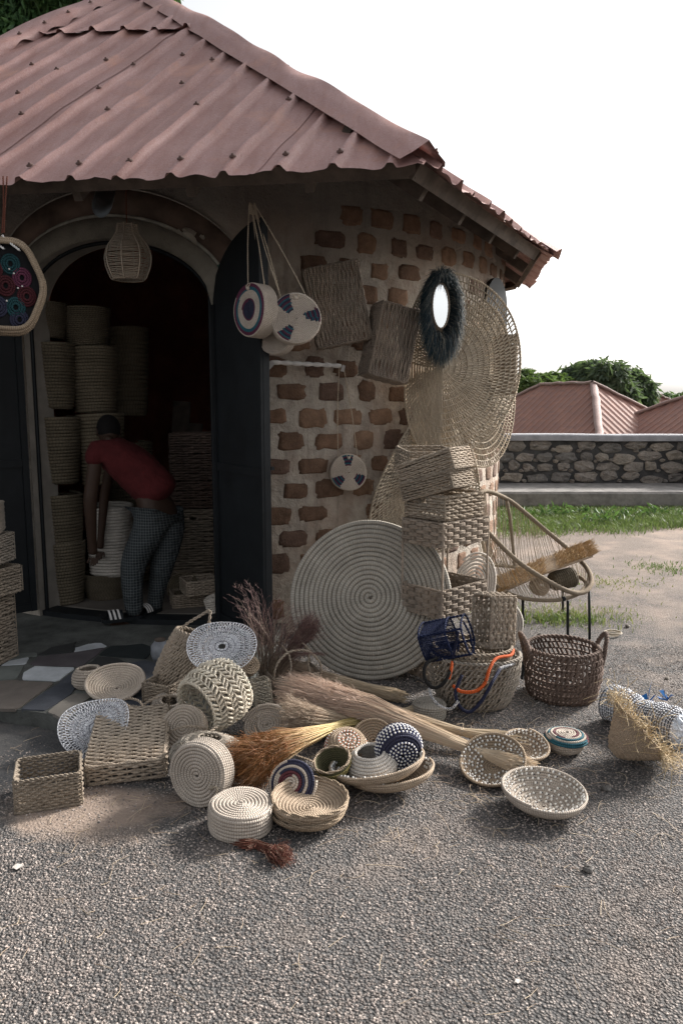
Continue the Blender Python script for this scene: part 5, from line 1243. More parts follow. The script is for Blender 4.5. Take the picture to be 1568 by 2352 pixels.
sh = [(W_(384, 1150, 5.36), .160), (W_(352, 1118, 5.37), .168), (W_(322, 1088, 5.38), .165), (W_(285, 1055, 5.40), .160), (W_(256, 1022, 5.42), .09), (W_(222, 1036, 5.28), .080), (W_(205, 1072, 5.24), .070), (W_(264, 1042, 5.54), .078), (W_(250, 1085, 5.57), .066)]
skinned('shirt', sh, [(0, 1), (1, 2), (2, 3), (3, 4), (3, 5), (5, 6), (3, 7), (7, 8)], red, per)
ck = NT('checked_cloth'); p_ = ck.xyz(ck.coord()); lw = lambda c, f, t: ck.math('GREATER_THAN', ck.math('FRACT', ck.math('MULTIPLY', c, f)), t)
a_ = ck.math('ADD', lw(p_[0], 55, .70), lw(p_[2], 52, .70)); b_ = ck.math('ADD', lw(p_[0], 55, .90), lw(p_[2], 52, .90))
cc_ = ck.mix(ck.math('MULTIPLY', a_, .4), (.022, .027, .03), (.07, .08, .083)); cc_ = ck.mix(ck.math('MULTIPLY', b_, .5), cc_, (.17, .18, .18)); ck.color(cc_)
ck.bump(ck.noise(11, 3), .05, .9)
def cuff(px, py, y, r_): return (W_(px, py, y), r_)
tr = [(W_(366, 1132, 5.35), .152), (W_(345, 1215, 5.26), .118), (W_(304, 1295, 5.21), .094), (W_(303, 1350, 5.18), .074), (W_(308, 1388, 5.165), .068), (W_(310, 1418, 5.165), .058), (W_(392, 1215, 5.42), .116), (W_(373, 1295, 5.36), .090), (W_(362, 1350, 5.35), .064), (W_(356, 1385, 5.345), .058), (W_(357, 1404, 5.35), .052)]
skinned('trousers', tr, [(0, 1), (1, 2), (2, 3), (3, 4), (4, 5), (0, 6), (6, 7), (7, 8), (8, 9), (9, 10)], ck.m, per)
def slide(a_, b_, nm):
    """rubber slide under a foot from heel a_ to toe b_"""
    d = nrm((b_ - a_) * [1, 1, 0]); s = np.array([-d[1], d[0], 0]); L = np.linalg.norm((b_ - a_)[:2]); x = np.linspace(-.03, L + .03, 12); wv = .042 + .010 * np.sin(x / L * 2.6); wv[0] *= .5; wv[-1] *= .5
    base = np.array([a_[0], a_[1], 0.0]); outl = np.concatenate([base + x[:, None] * d + wv[:, None] * s, (base + x[:, None] * d - wv[:, None] * s)[::-1]]); mb = MB(); prism(mb, outl + [0, 0, .002], (0, 0, .024)); o = mb.build(nm, M['black_metal'], per)
    t_ = np.linspace(0, PI, 13); xs_ = np.linspace(L * .52, L * .95, 6); V = np.array([[base + xx_ * d + .052 * math.cos(q) * s + np.array([0, 0, .024 + .052 * math.sin(q)]) for q in t_] for xx_ in xs_]); mb = MB(); mb.add(V, [[i * 13 + k, i * 13 + k + 1, (i + 1) * 13 + k + 1, (i + 1) * 13 + k] for i in range(5) for k in range(12)]); mb.build('upper', M['black_metal'], o)
    for q in range(3):
        xa = L * (.58 + .13 * q); V = np.array([[base + (xa + .014 * m_ + .010 * math.sin(w_)) * d + .0545 * math.cos(w_) * s + np.array([0, 0, .026 + .0545 * math.sin(w_)]) for w_ in t_] for m_ in (0, 1)]); mb = MB(); mb.add(V, [[k, k + 1, 13 + k + 1, 13 + k] for k in range(12)]); mb.build('stripe', M['cloth'], o)
slide(W_(322, 1436, 5.16), W_(245, 1442, 5.07), 'slide_sandal'); slide(W_(362, 1424, 5.36), W_(325, 1430, 5.22), 'slide_sandal')

# ================================================================ SHELF TOWER AND WHAT STANDS AROUND IT
Fp = np.array([.56, 4.17, 0]); ex = nrm([.73, .68, 0]); ey = nrm([-.68, .73, 0]); tw, td, thh = .41, .30, .928
sc_ = Fp + ex * tw / 2 + ey * td / 2
sh_ = thing('woven_shelf', 'tall open shelf of three woven trays on cord wrapped posts by the brick wall', 'shelf', sc_, x=ex)
for k, (zb_, zt_) in enumerate([(.012, .172), (.386, .546), (.79, .928)]):
    S = rect_S(tw, td, zt_ - zb_, z0=zb_, rad=.006); mb = MB()
    per_ = 2 * (tw + td); nv = 26; ns = 13 * 2
    # thin cord wound in bands that pass in front of and behind wide uprights
    U = np.linspace(0, 1, ns * 6, endpoint=False)[None]; V = ((np.arange(nv) + .5) / nv)[:, None]; U, V = np.broadcast_arrays(U, V); band = (np.arange(nv) // 4) % 2
    off = .0075 * np.tanh(3 * np.sin(2 * PI * 13 * U + PI * band[:, None])); V = V + .006 * rng.standard_normal((nv, 1))
    tubes(mb, S(U, np.clip(V, 0, 1)) + normals(S, U, V) * off[..., None], .0042, 4, closed=True, ref=normals(S, U, V)); mb.build('tray_side', M['shelf_cord'], sh_)
    mb = MB()
    for dd in (-.006, 0.0, .006):
        U2 = ((np.arange(13) + .25) / 13 + dd / per_)[:, None] + np.zeros((1, 5)); V2 = np.linspace(0, 1, 5)[None] + 0 * U2; tubes(mb, S(U2, V2), .0042, 4, ref=normals(S, U2, V2))
        tubes(mb, S(U2 + .5 / 13, V2), .0042, 4, ref=normals(S, U2, V2))
    mb.build('tray_upright', M['shelf_cord'], sh_)
    mb = MB(); weave_weft(mb, pan_S((-tw / 2 + .005, -td / 2 + .005, zb_ + .004), (tw - .01, 0, 0), (0, td - .01, 0)), 9, 26, .0052, closed=False, spp=2); mb.build('tray_bottom', M['shelf_cord'], sh_)
    mb = MB(); rope(mb, rect_loop(tw, td, zt_), .006, 70, True); rope(mb, rect_loop(tw, td, zb_), .005, 60, True); mb.build('tray_rim', M['shelf_cord'], sh_)
for sx_, sy_ in ((-1, -1), (1, -1), (1, 1), (-1, 1)):
    mb = MB(); x_, y_ = sx_ * tw / 2, sy_ * td / 2; n = 130; a = np.linspace(0, 2 * PI * 75, 75 * 6); mb = MB()
    zz = np.linspace(.004, thh + .004, 40); tubes(mb, np.stack([x_ + 0 * zz, y_ + 0 * zz, zz], -1)[None], .007 + .0008 * np.cos(np.arange(40) * PI)[None], 7, caps=True); mb.build('post', M['shelf_cord'], sh_)
TB = 'woven boxes piled on top of the open shelf'
Td = thh + .012
box_basket('open coarse box standing level on top of the woven shelf', .35, .29, .135, sc_ + [-.01, .0, Td], x=ex, mat='seagrass', row=.0165, stk=.034, hole=('left', .06, .62, .86), group=TB)
la = nrm([-.76, .62, -.30]); ya = nrm(np.cross([0, 0, 1], -la))
def tilted(lab, pc, y, w_, d_, h_, la, mat, row, **k):
    xx_ = -nrm(la); yy = nrm(np.cross([0, 0, 1], xx_)); zz = np.cross(xx_, yy); c = P(*pc, y); return box_basket(lab, w_, d_, h_, c + zz * h_ / 2, z=-zz, x=xx_, mat=mat, row=row, group=TB, **k)
tilted('lower tilted box with a square hand hole in its end, just under the topmost', (1004, 1112), 4.36, .34, .24, .10, la, 'seagrass', .012, hole=('left', .05, .45, .8), stk=.028)
tilted('topmost tilted box on the shelf, bright end facing right', (1000, 1070), 4.38, .36, .24, .115, nrm([-.78, .6, -.34]), 'seagrass_pale', .0105, stk=.026)
box_basket('box behind the tilted ones at the top left of the shelf pile', .30, .22, .14, P(975, 1085, 4.58), z=(.05, -.1, 1), x=(.95, .28, -.04), mat='seagrass', row=.011, group=TB)

coil_thing('coiled_mat', 'very large round coiled floor mat leaning on its edge behind the woven shelf', 'mat', [(.004, 0), (.475, .0)], .0148, M['palm_grey'], P(848, 1372, 4.42) , (-.10, -.92, .36), (1, 0, 0), 130, wob=.022, squash=.9)
for k, (pp_, y_, nn_, lab, ecc_) in enumerate([((1085, 1350), 4.75, (-.05, -.9, .4), 'oval cream coiled mat with a brightly lit face standing right behind the shelf', 1.75), ((1150, 1440), 4.65, (-.4, -.75, .45), 'cream coiled mat edge leaning low behind the rope box', 1.2)]):
    xx_ = (.94, -.1, -.30) if k == 0 else (.9, -.3, -.2)
    coil_thing('coiled_mat', lab, 'mat', [(.004, 0), (.135, 0)], .0075, M['palm_white'], P(*pp_, y_), nn_, xx_, 90, wob=.02, ecc=ecc_, group='cream mats standing behind the shelf')
coil_thing('coiled_basket', 'rough fibre basket glimpsed behind the shelf opening', 'basket', [(.02, 0), (.10, 0), (.12, .3)], .011, M['palm_tan'], G(1020, 1440) + [0, .75, .28], seg=50)

# cord wrapped chair
CH = thing('cord_chair', 'low round chair with cord wrapped hoop, string sides and black metal legs', 'chair', G(1285, 1450))
ch0 = np.array(CH.matrix_world.translation)
hp = np.array([P(*q) for q in [(1088, 1160, 5.30), (1112, 1128, 5.50), (1165, 1147, 5.68), (1208, 1180, 5.72), (1250, 1216, 5.66), (1312, 1268, 5.48), (1346, 1304, 5.28), (1357, 1338, 5.10), (1336, 1361, 4.98), (1290, 1352, 4.92), (1200, 1298, 4.92), (1137, 1240, 5.0), (1100, 1195, 5.12)]]) - ch0
hoop = spline(hp, 240, True)
def wrapped(mb, pts, r, n):
    """tube with wound cord ridges"""
    p = pts; rr = r * (1 + .10 * np.cos(np.arange(len(p)) * PI)); tubes(mb, p[None], rr[None], 8, closed=n)
mb = MB(); wrapped(mb, hoop, .0165, True); mb.build('hoop', M['chair_cord'], CH)
bp = np.array([P(*q) for q in [(1112, 1300, 5.25), (1140, 1345, 5.05), (1192, 1372, 4.95), (1250, 1379, 4.93), (1292, 1376, 4.94), (1330, 1362, 5.0), (1345, 1340, 5.15), (1320, 1322, 5.40), (1250, 1312, 5.60), (1160, 1300, 5.55)]]) - ch0
ring = spline(bp, 200, True); mb = MB(); wrapped(mb, ring, .0135, True); mb.build('seat_ring', M['chair_cord'], CH)
mb = MB(); post = spline(np.array([P(1163, 1150, 5.66), P(1172, 1200, 5.64), P(1181, 1300, 5.55)]) - ch0, 70); wrapped(mb, post, .0125, False); mb.build('back_post', M['chair_cord'], CH)
mb = MB(); hs_ = spline(hp, 400, True); rs_ = spline(bp, 400, True)
def strings(i0, i1, j0, j1, n):
    for k in range(n):
        f = k / (n - 1); a = hs_[int(i0 + (i1 - i0) * f) % 400]; b = rs_[int(j0 + (j1 - j0) * f) % 400]
        for q in (0, 1):
            m_ = (a + b) / 2 + rng.normal(0, .006, 3); tubes(mb, spline([a + q * .004, m_, b + q * .006], 6)[None], .0019, 3)
strings(28, 205, 388, 230, 40); strings(-20, 30, 392 - 400 + 400, 380, 14); strings(392, 270, 15, 170, 34)
mb.build('string_webbing', M['string'], CH, 'stuff')
for q in [((1200, 1378, 5.02), (1200, 1442)), ((1303, 1380, 4.98), (1303, 1462)), ((1352, 1345, 5.12), (1353, 1468)), ((1290, 1318, 5.5), (1292, 1405))]:
    top = P(*q[0]); gx = G(*q[1]); top = top - ch0; b_ = gx - ch0
    mb = MB(); tubes(mb, np.array([[top, top * .5 + b_ * .5, b_]]), .0095, 8, caps=True); mb.build('leg', M['black_metal'], CH)
mb = MB(); c_ = P(1292, 1374, 4.95) - ch0; box(mb, c_ + [0, -.012, 0], (.03, .03, .03), bev=.006); mb.build('clamp', M['black_metal'], CH)
# fringed mat and coil roll lying on the chair
fm = thing('fringed_mat', 'golden raffia fringed mat lying aslant across the cord chair', 'mat', P(1250, 1300, 5.2))
f0 = P(1250, 1300, 5.2); A_ = P(1138, 1348, 5.12) - f0; B_ = P(1352, 1262, 5.22) - f0; dv = B_ - A_; wv = np.array([.05, .30, .03])
mb = MB(); n = 16
for k in range(n): tubes(mb, spline([A_ + wv * (k / n - .5), (A_ + B_) / 2 + wv * (k / n - .5) + [0, 0, .012], B_ + wv * (k / n - .5)], 30)[None], .0085, 6)
mb.build('coiled_strip', M['palm_tan'], fm)
n = 4200; f = rng.random(n); side = rng.random(n); p0 = A_ + dv * f[:, None] + wv * (side[:, None] - .5) * 1.05 + [0, 0, .008]; end = (f > .93)
d0 = nrm(np.stack([.25 + .5 * rng.random(n), rng.normal(-.1, .5, n), .75 + .3 * rng.random(n)], -1)); d0[end] = nrm(d0[end] * .45 + np.array([1.2, 0, .35])); L = np.where(end, .06, .022 + .02 * rng.random(n))[:, None] * (.6 + .7 * rng.random((n, 1))) * np.where((f > .5) & (f < .62), .4, 1)[:, None]
mb = MB(); tubes(mb, np.stack([p0, p0 + d0 * L * .55, p0 + d0 * L + rng.normal(0, .006, (n, 3))], 1), np.array([[.0016, .0013, .0004]]), 3, uvr=True); mb.build('raffia_fringe', straw_mat('gold_raffia', (.36, .22, .10), (.50, .34, .17), .4), fm, 'stuff')
cr_ = thing('coiled_roll', 'short coiled roll lying on the seat beneath the fringed mat', 'roll', P(1292, 1330, 5.15), z=(.95, .3, .12), x=(0, -.3, 1)); mb = MB()
coil(mb, [(.01, -.085), (.052, -.085), (.06, -.07), (.062, .07), (.052, .085), (.01, .085)], .0085, 60); mb.build('coiled_body', M['palm_shaded'], cr_)
coil_thing('coiled_roll', 'flattened coiled pouch wedged at the front rim of the cord chair', 'roll', [(.01, .03), (.055, .03), (.065, 0), (.055, -.03)], .0085, M['palm_tan'], P(1238, 1345, 5.12), (.3, -.8, .5), (1, 0, 0), 50)

# ================================================================ BASKETS RIGHT OF THE SHELF
def round_basket(label, prof, loc, mat, nu, nv, r, z=(0, 0, 1), x=(1, 0, 0), lean=.85, herring=False, base=True, group=None, name='round_basket', rimr=.011, ecc=1.0, ring=True, bulge=.7, cat='basket'):
    t = thing(name, label, cat, loc, z, x, group); S = rev_S(prof, ecc); mb = MB(); weave_twist(mb, S, nu, nv, r, lean=lean, herring=herring, ring=ring, bulge=bulge); mb.build('side_weave', M[mat], t)
    if base:
        mb = MB(); weave_twist(mb, rev_S([(.012, prof[0][1] + .002), (prof[0][0], prof[0][1] + .002)], ecc), max(nu // 2, 16), 5, r, lean=.7); mb.build('base_weave', M[mat], t)
    mb = MB(); R_1 = prof[-1][0]; rope(mb, ring_pts(R_1, prof[-1][1], 24, ecc=ecc), rimr, 80, True, pitch=.05); mb.build('rim', M[mat], t); return t, S
db, S_ = round_basket('dark brown open weave basket with two braided ear handles standing at the right', [(.155, 0), (.18, .02), (.202, .14), (.200, .25), (.188, .275)], (1.205, 4.03, 0), 'seagrass_dark', 50, 8, .0066, lean=.7, herring=False, rimr=.012)
for s in (-1, 1):
    mb = MB(); e = .2 * s; rope(mb, [[e * .95, -.075, .20], [e * 1.02, -.07, .28], [e * 1.12, -.03, .335], [e * 1.16, .02, .345], [e * 1.08, .06, .30], [e * .96, .075, .22]], .013, 40, strands=3, pitch=.05); mb.build('handle', M['seagrass_dark'], db)
gc = np.array([.705, 3.93, 0])
g1, _ = round_basket('large oval grey seagrass shopping basket holding a second one inside', [(.155, 0), (.18, .015), (.222, .12), (.236, .22), (.238, .275)], gc, 'seagrass_grey', 56, 9, .0058, lean=.9, ecc=.82, x=(.98, -.17, 0), group='nested seagrass shopping baskets')
g2, _ = round_basket('smaller oval seagrass basket sitting inside the large one with coloured handles', [(.15, 0), (.185, .12), (.205, .25)], gc + [-.01, .01, .06], 'seagrass', 50, 8, .0058, lean=.9, ecc=.80, x=(.98, -.17, 0), group='nested seagrass shopping baskets')
def strand(parent, pts, r, mat, name='handle', n=50):
    inv = parent.matrix_world.inverted(); q = np.array([list(inv @ Vector(v)) for v in pts]); mb = MB(); p = spline(q, n); tubes(mb, p[None], r * (1 + .06 * np.cos(np.arange(n) * PI))[None] if False else r, 8, caps=True); mb.build(name, M[mat], parent)
hy = 3.62
strand(g1, [P(1178, 1492, 3.9), P(1172, 1505, 3.8), P(1140, 1512, 3.72), P(1124, 1535, 3.66), P(1112, 1570, 3.62), P(1090, 1588, 3.60), P(1058, 1588, 3.61), P(1040, 1575, 3.65)], .0085, 'orange_cord', n=70)
strand(g1, [P(1146, 1538, 3.70), P(1128, 1570, 3.62), P(1105, 1610, 3.60), P(1078, 1635, 3.59), P(1055, 1622, 3.60), P(1046, 1590, 3.62), P(1060, 1550, 3.66)], .0088, 'navy_cord', n=70)
strand(g2, [P(1002, 1512, 3.80), P(978, 1525, 3.72), P(974, 1555, 3.68), P(990, 1578, 3.66), P(1012, 1575, 3.65), P(1030, 1550, 3.66), P(1040, 1520, 3.72)], .009, 'black_cord', n=70)
strand(g1, [P(985, 1575, 3.68), P(990, 1600, 3.63), P(1010, 1622, 3.58), P(1035, 1628, 3.56), P(1052, 1610, 3.57)], .0075, 'speckle_cord')
strand(g1, [P(1146, 1536, 3.72), P(1175, 1525, 3.78), P(1190, 1512, 3.9)], .009, 'speckle_cord')
strand(g1, [P(1190, 1512, 3.95), P(1200, 1530, 3.95), P(1198, 1560, 3.9)], .008, 'black_cord'); strand(g2, [P(1040, 1512, 3.74), P(1046, 1480, 3.72), P(1052, 1450, 3.70)], .007, 'navy_cord')
strand(g2, [P(1030, 1560, 3.66), P(1036, 1535, 3.68), P(1038, 1520, 3.72)], .008, 'orange_cord')
# blue cord box
bb = P(1025, 1466, 3.86); bx_ = nrm([.90, -.35, .30]); bz_ = nrm(np.cross(bx_, [.25, .9, .2])); bz_ = bz_ if bz_[2] > 0 else -bz_; by_ = np.cross(bz_, bx_)
bl = thing('cord_basket', 'dark blue cord box frame tipped over on the nested shopping baskets', 'basket', bb, bz_, bx_)
mb = MB(); lx_, ly_, lz_ = .115, .075, .075
for sy_ in (-1, 1):
    for sz_ in (-1, 1): rope(mb, [[-lx_, sy_ * ly_, sz_ * lz_], [0, sy_ * ly_, sz_ * lz_], [lx_, sy_ * ly_, sz_ * lz_]], .0065, 24)
for sx_ in (-1, .25, 1): rope(mb, [[sx_ * lx_, -ly_, -lz_], [sx_ * lx_, ly_, -lz_], [sx_ * lx_, ly_, lz_], [sx_ * lx_, -ly_, lz_]], .0065, 60, True)
mb.build('frame', M['blue_cord'], bl); mb = MB()
for k in range(26):
    u = -lz_ + 2 * lz_ * (k + .5) / 26
    for sy_ in (-1, 1): tubes(mb, [[[-lx_, sy_ * ly_, u], [0, sy_ * (ly_ + .002), u + rng.normal(0, .002)], [lx_ * .25, sy_ * ly_, u]]], .0022, 3)
    tubes(mb, [[[-lx_, u * ly_ / lz_, lz_], [0, u, lz_ + .002], [lx_ * .25, u * ly_ / lz_, lz_]]], .0022, 3); tubes(mb, [[[-lx_, u * ly_ / lz_, -lz_], [0, u, -lz_ - .002], [lx_ * .25, u * ly_ / lz_, -lz_]]], .0022, 3); tubes(mb, [[[-lx_, -ly_, u], [-lx_ - .002, 0, u], [-lx_, ly_, u]]], .0022, 3)
mb.build('cord_winding', M['blue_cord'], bl)
mb = MB(); rope(mb, [[lx_, 0, lz_], [lx_ + .01, 0, 0], [lx_, 0, -lz_], [lx_ + .0, .0, -lz_ - .08]], .006, 30); mb.build('tie', M['blue_cord'], bl)
box_basket('coarse rope box standing on end and leaning right, beside the blue cord box', .27, .16, .16, P(1160, 1424, 4.02), z=nrm([-.84, -.42, .12]), x=nrm([-.16, .06, .98]), mat='seagrass_pale', row=.0165, stk=.03, hole=None, name='rope_box')
# cone of raffia
cn, _ = round_basket('cone shaped raw raffia basket tipped on its side with stray fibres', [(.02, 0), (.055, .028), (.10, .088), (.150, .155)], G(1408, 1728, .055), 'palm_tan', 60, 10, .004, z=nrm([.72, .02, .62]), x=(0, 1, 0), lean=.9, base=False, rimr=.006, ring=True)
mb = MB(); coil(mb, [(.006, 0), (.055, .028), (.10, .088), (.148, .153)], .0042, 70); mb.build('coiled_body', M['palm_tan'], cn)
n = 260; a = rng.random(n) * 2 * PI; p0 = np.stack([.150 * np.cos(a), .150 * np.sin(a), .15 + 0 * a], -1); o1 = p0 + np.stack([np.cos(a) * .02, np.sin(a) * .02, .02 + 0 * a], -1) + rng.normal(0, .02, (n, 3)); o2 = o1 + rng.normal(0, .025, (n, 3)); o3 = o2 + rng.normal(0, .04, (n, 3))
cps = np.stack([spline(np.stack([p0[k], o1[k], o2[k], o3[k]]), 9) for k in range(n)]); mb = MB(); tubes(mb, cps, .0012, 3, uvr=True); mb.build('stray_fibres', straw_mat('pale_raffia', (.42, .31, .17), (.5, .38, .22), .3), cn, 'stuff')
# foil covered roll
pa_, pb_ = G(1400, 1655) + [0, .05, .085], G(1590, 1742) + [0, .09, .088]; ax_ = pb_ - pa_; LL = np.linalg.norm(ax_)
fo = thing('foil_roll', 'waisted roll wrapped in silver beads and foil tied with blue ribbons at the right edge', 'roll', pa_, nrm(ax_), (0, 0, 1))
t_ = np.linspace(0, 1, 26); rad = .088 - .020 * np.exp(-((t_ - .48) / .16) ** 2) + .004 * np.sin(t_ * 40); rad[0] = .05; rad[-1] = .06; mb = MB()
revolve(mb, [(.001, 0)] + [(r_, LL * q) for r_, q in zip(rad, t_)] + [(.001, LL)], 26)
fm_ = NT('crumpled_foil'); nv_ = fm_.noise(22, 4, .6); n3 = fm_.noise(60, 3, .6); fm_.color(fm_.mix(fm_.map(nv_, .35, .65), (.42, .46, .52), (.80, .80, .82))); fm_.set(Roughness=.35, Metallic=.35); fm_.bump(fm_.math('ADD', nv_, n3), .02, 1.0); mb.build('foil_body', fm_.m, fo)
mb = MB(); S_ = rev_S([(r_ + .002, LL * q) for r_, q in zip(rad[1:-1], t_[1:-1])]); vs = (np.arange(30) + .5) / 30; U, V = np.meshgrid(np.linspace(0, 1, 40, endpoint=False), vs); tubes(mb, S_(U, V + .006 * np.sin(U * 30)), .0019, 3, closed=True); mb.build('wire_rings', M['navy_cord'], fo)
mb = MB(); U, V = np.meshgrid((np.arange(34)) / 34, (np.arange(30) + .5) / 30 + .5 / 30); beads(mb, S_(U + rng.normal(0, .003, U.shape), V).reshape(-1, 3), .0042, 0, 5, 3, 1.6); mb.build('silver_beads', M['silver'], fo)
for (px_, py_) in ((1405, 1535), (1392, 1552)): pass
for k, (px_, py_, yy_) in enumerate([(1488, 1612, 3.72), (1530, 1608, 3.78), (1470, 1625, 3.66)]):
    c = P(px_, py_, yy_) ; inv = fo.matrix_world.inverted(); mb = MB()
    for q in range(9):
        e = c + rng.normal(0, .030, 3) + [0, -.01, .03]; mid = (c + e) / 2 + rng.normal(0, .01, 3); pts = np.array([list(inv @ Vector(v)) for v in (c, mid, e)]); s_w = np.array([.004, .002, 0]); prism(mb, [pts[0] - s_w, pts[1] - s_w, pts[2], pts[1] + s_w, pts[0] + s_w], (0, .0012, .0012))
    mb.build('ribbon', plain('blue_ribbon', (.01, .10, .30), .4), fo)

# small round baskets on the tar
def beaded_bowl(label, R, h_, loc, z, mat='palm_tan', seg=80, bead_r=.0052, rows=(.45, .6, .75, .9), step=.020, group=None, outside=False, mats2=None, ecc=1.0, name='beaded_bowl', inner=True):
    pr = bowl_prof(R, h_); t = coil_thing(name, label, 'bowl', pr, .0062, M[mat], loc, z, (1, 0, 0), seg, ecc=ecc, group=group); pr = np.array(pr)
    d = np.concatenate([[0], np.cumsum(np.linalg.norm(np.diff(pr, axis=0), axis=1))]); d /= d[-1]; C = []
    for q, f in enumerate(rows):
        r_ = np.interp(f, d, pr[:, 0]); z_ = np.interp(f, d, pr[:, 1]); i_ = np.interp(f + .02, d, pr[:, 0]) - r_; k_ = np.interp(f + .02, d, pr[:, 1]) - z_; nn_ = np.array([-k_, i_]) / (math.hypot(i_, k_) + 1e-9) * (.0065 if not outside else -.0065)
        q0_ = ring_pts(r_ + nn_[0], z_ + nn_[1], max(int(2 * PI * r_ / step), 5), rng.random() * 6, ecc); q0_ = q0_[rng.random(len(q0_)) > .08]; C.append(q0_ + rng.normal(0, .0018, q0_.shape))
    mb = MB(); beads(mb, np.concatenate(C), bead_r, 0, 6, 4, 1.25); mb.build('shells', M['shell'], t)
    mb = MB(); beads(mb, np.concatenate([c + rng.normal(0, .0012, c.shape) + np.array([.007, .0, 0]) for c in C]), bead_r * .5, 0, 5, 3); mb.build('dark_beads', M[mats2 or 'navy'], t); return t
BB = 'shallow bowls set with white shells'
beaded_bowl('wide shell studded bowl standing alone nearest the camera at the right', .160, .085, G(1256, 1880) + [0, .075, .006], (.04, -.06, 1), rows=(.14, .26, .38, .50, .62, .74, .85, .95), step=.024, group=BB, mat='palm')
beaded_bowl('shell studded bowl tilted up under the broom stalks', .138, .055, G(1132, 1762, .035), (-.18, -.38, .9), rows=(.3, .42, .55, .68, .8, .92), group=BB, mat='palm_brown')
beaded_bowl('smaller shell studded bowl behind the tilted one', .10, .05, G(1203, 1726, .025), (.1, -.3, .95), rows=(.4, .6, .8, .93), group=BB, mat='palm_tan')
lid = coil_thing('lidded_basket', 'small white coiled basket with red and blue swirled lid on the tar at the right', 'basket', [(.01, 0), (.06, 0), (.078, .02), (.092, .055)], .0065, [M['palm_pale']], G(1310, 1742) + [0, .085, .006], seg=70)
mb = MB(); coil(mb, [(.004, .078), (.07, .074), (.094, .060), (.094, .050)], .0062, 80, lambda ts, th, s: np.where((s > .42) & (s < .52), 2, np.where((s > .62) & (s < .72), 1, np.where((s > .84), np.where(np.mod(th + .6, 2 * PI) < 3.4, 2, 1), 0)))); mb.build('lid', [M['palm_pale'], M['teal'], M['maroon']], lid)
coil_thing('coiled_drum', 'dim coiled drum basket behind the broom stalks, left of the shopping baskets', 'basket', drum(.083, .07), .0062, M['palm_grey'], G(988, 1662) + [0, .08, .04], seg=70)
tw_ = thing('twine_hank', 'small hank of pale twine lying on the dirt right of the chair legs', 'twine', G(1405, 1458) + [0, 0, .004]); mb = MB()
for k in range(7): tubes(mb, (ring_pts(.050 + .008 * rng.random(), .002 + .003 * k, 30, ecc=.9) + np.append(rng.normal(0, .006, 2), 0))[None], .0022, 4, closed=True)
mb.build('coils', M['raffia_cream'], tw_)

# ================================================================ THE PILE IN FRONT OF THE DOOR
box_basket('open rectangular basket standing at the lower left corner of the pile', .245, .205, .132, np.array([-1.185, 2.93, .004]), x=nrm([.229, .078, 0]), mat='seagrass', row=.0105, stk=.021)
ub = nrm([.318, .052, 0]); box_basket('big flat rectangular basket turned upside down, slatted bottom facing up', .325, .44, .085, np.array([-.945, 3.245, .130]), z=nrm([.02, .16, -1]), x=-ub, mat='seagrass_pale', row=.0135, stk=.033)
sb_ = box_basket('grey rectangular basket holding a folded silver mat behind the upside down one', .30, .24, .09, G(205, 1722) + [.0, .20, .0], x=(.97, -.2, 0), mat='seagrass_grey', row=.012)
def foil_mat(label, c, z, x, R, curl, group='silver foil wrapped mats'):
    t = thing('silver_mat', label, 'mat', c, z, x, group)
    def S(u, v):
        a_ = 2 * PI * u; k = R * v; X_, Y_ = k * np.cos(a_), k * np.sin(a_); return np.stack([X_, Y_, curl * X_ * X_ + .006 * np.sin(3 * a_) * v + 0 * u], -1)
    mb = MB(); vs = np.array([.12, .30, .46, .64, .82, 1.0]); n_ = 62
    for i in range(5):
        J = np.arange(n_ if i > 0 else 32); nn = len(J); T = np.linspace(0, 1, 4)[None]
        for sgn in (-1, 1):
            U = (J[:, None] + .5 * sgn * T * (1 if i % 2 else -1) + .25) / nn + rng.normal(0, .08, (nn, 1)) / nn; V = vs[i] + (vs[i + 1] - vs[i]) * T + 0 * U; p = S(U, V) + normals(S, U, V) * (.002 * sgn); tubes(mb, p, .0026, 4, ref=normals(S, U, V), squash=1.3)
    for v_ in vs: tubes(mb, S(np.linspace(0, 1, 90, endpoint=False)[None], np.full((1, 90), v_)), .0024, 4, closed=True)
    mb.build('foil_strands', [M['foil_strand']], t)
    mb = MB(); rope(mb, S(np.linspace(0, 1, 40, endpoint=False), np.ones(40)) , .003, 60, True); mb.build('rim', M['foil_strand'], t)
    mb = MB(); U, V = np.meshgrid(np.arange(40) / 40, [.2, .38, .55, .73]); beads(mb, S(U, V).reshape(-1, 3) + [0, 0, .003], .0028, 0, 5, 3); mb.build('dark_knots', M['navy_cord'], t); return t
fs = NT('foil_strand'); fs.color(fs.mix(fs.map(fs.noise(150, 2), .4, .6), (.35, .36, .40), (.86, .86, .88))); fs.set(Roughness=.38, Metallic=.25); M['foil_strand'] = fs.m
foil_mat('round silver foil mat lying tilted on top of the tallest seagrass basket', P(510, 1485, 3.72), nrm([.05, -.50, .86]), (1, .05, 0), .172, .6)
foil_mat('silver foil mat curled up inside the grey rectangular basket', G(222, 1672, .115), nrm([-.05, -.55, .83]), (1, .1, .1), .158, 2.2)

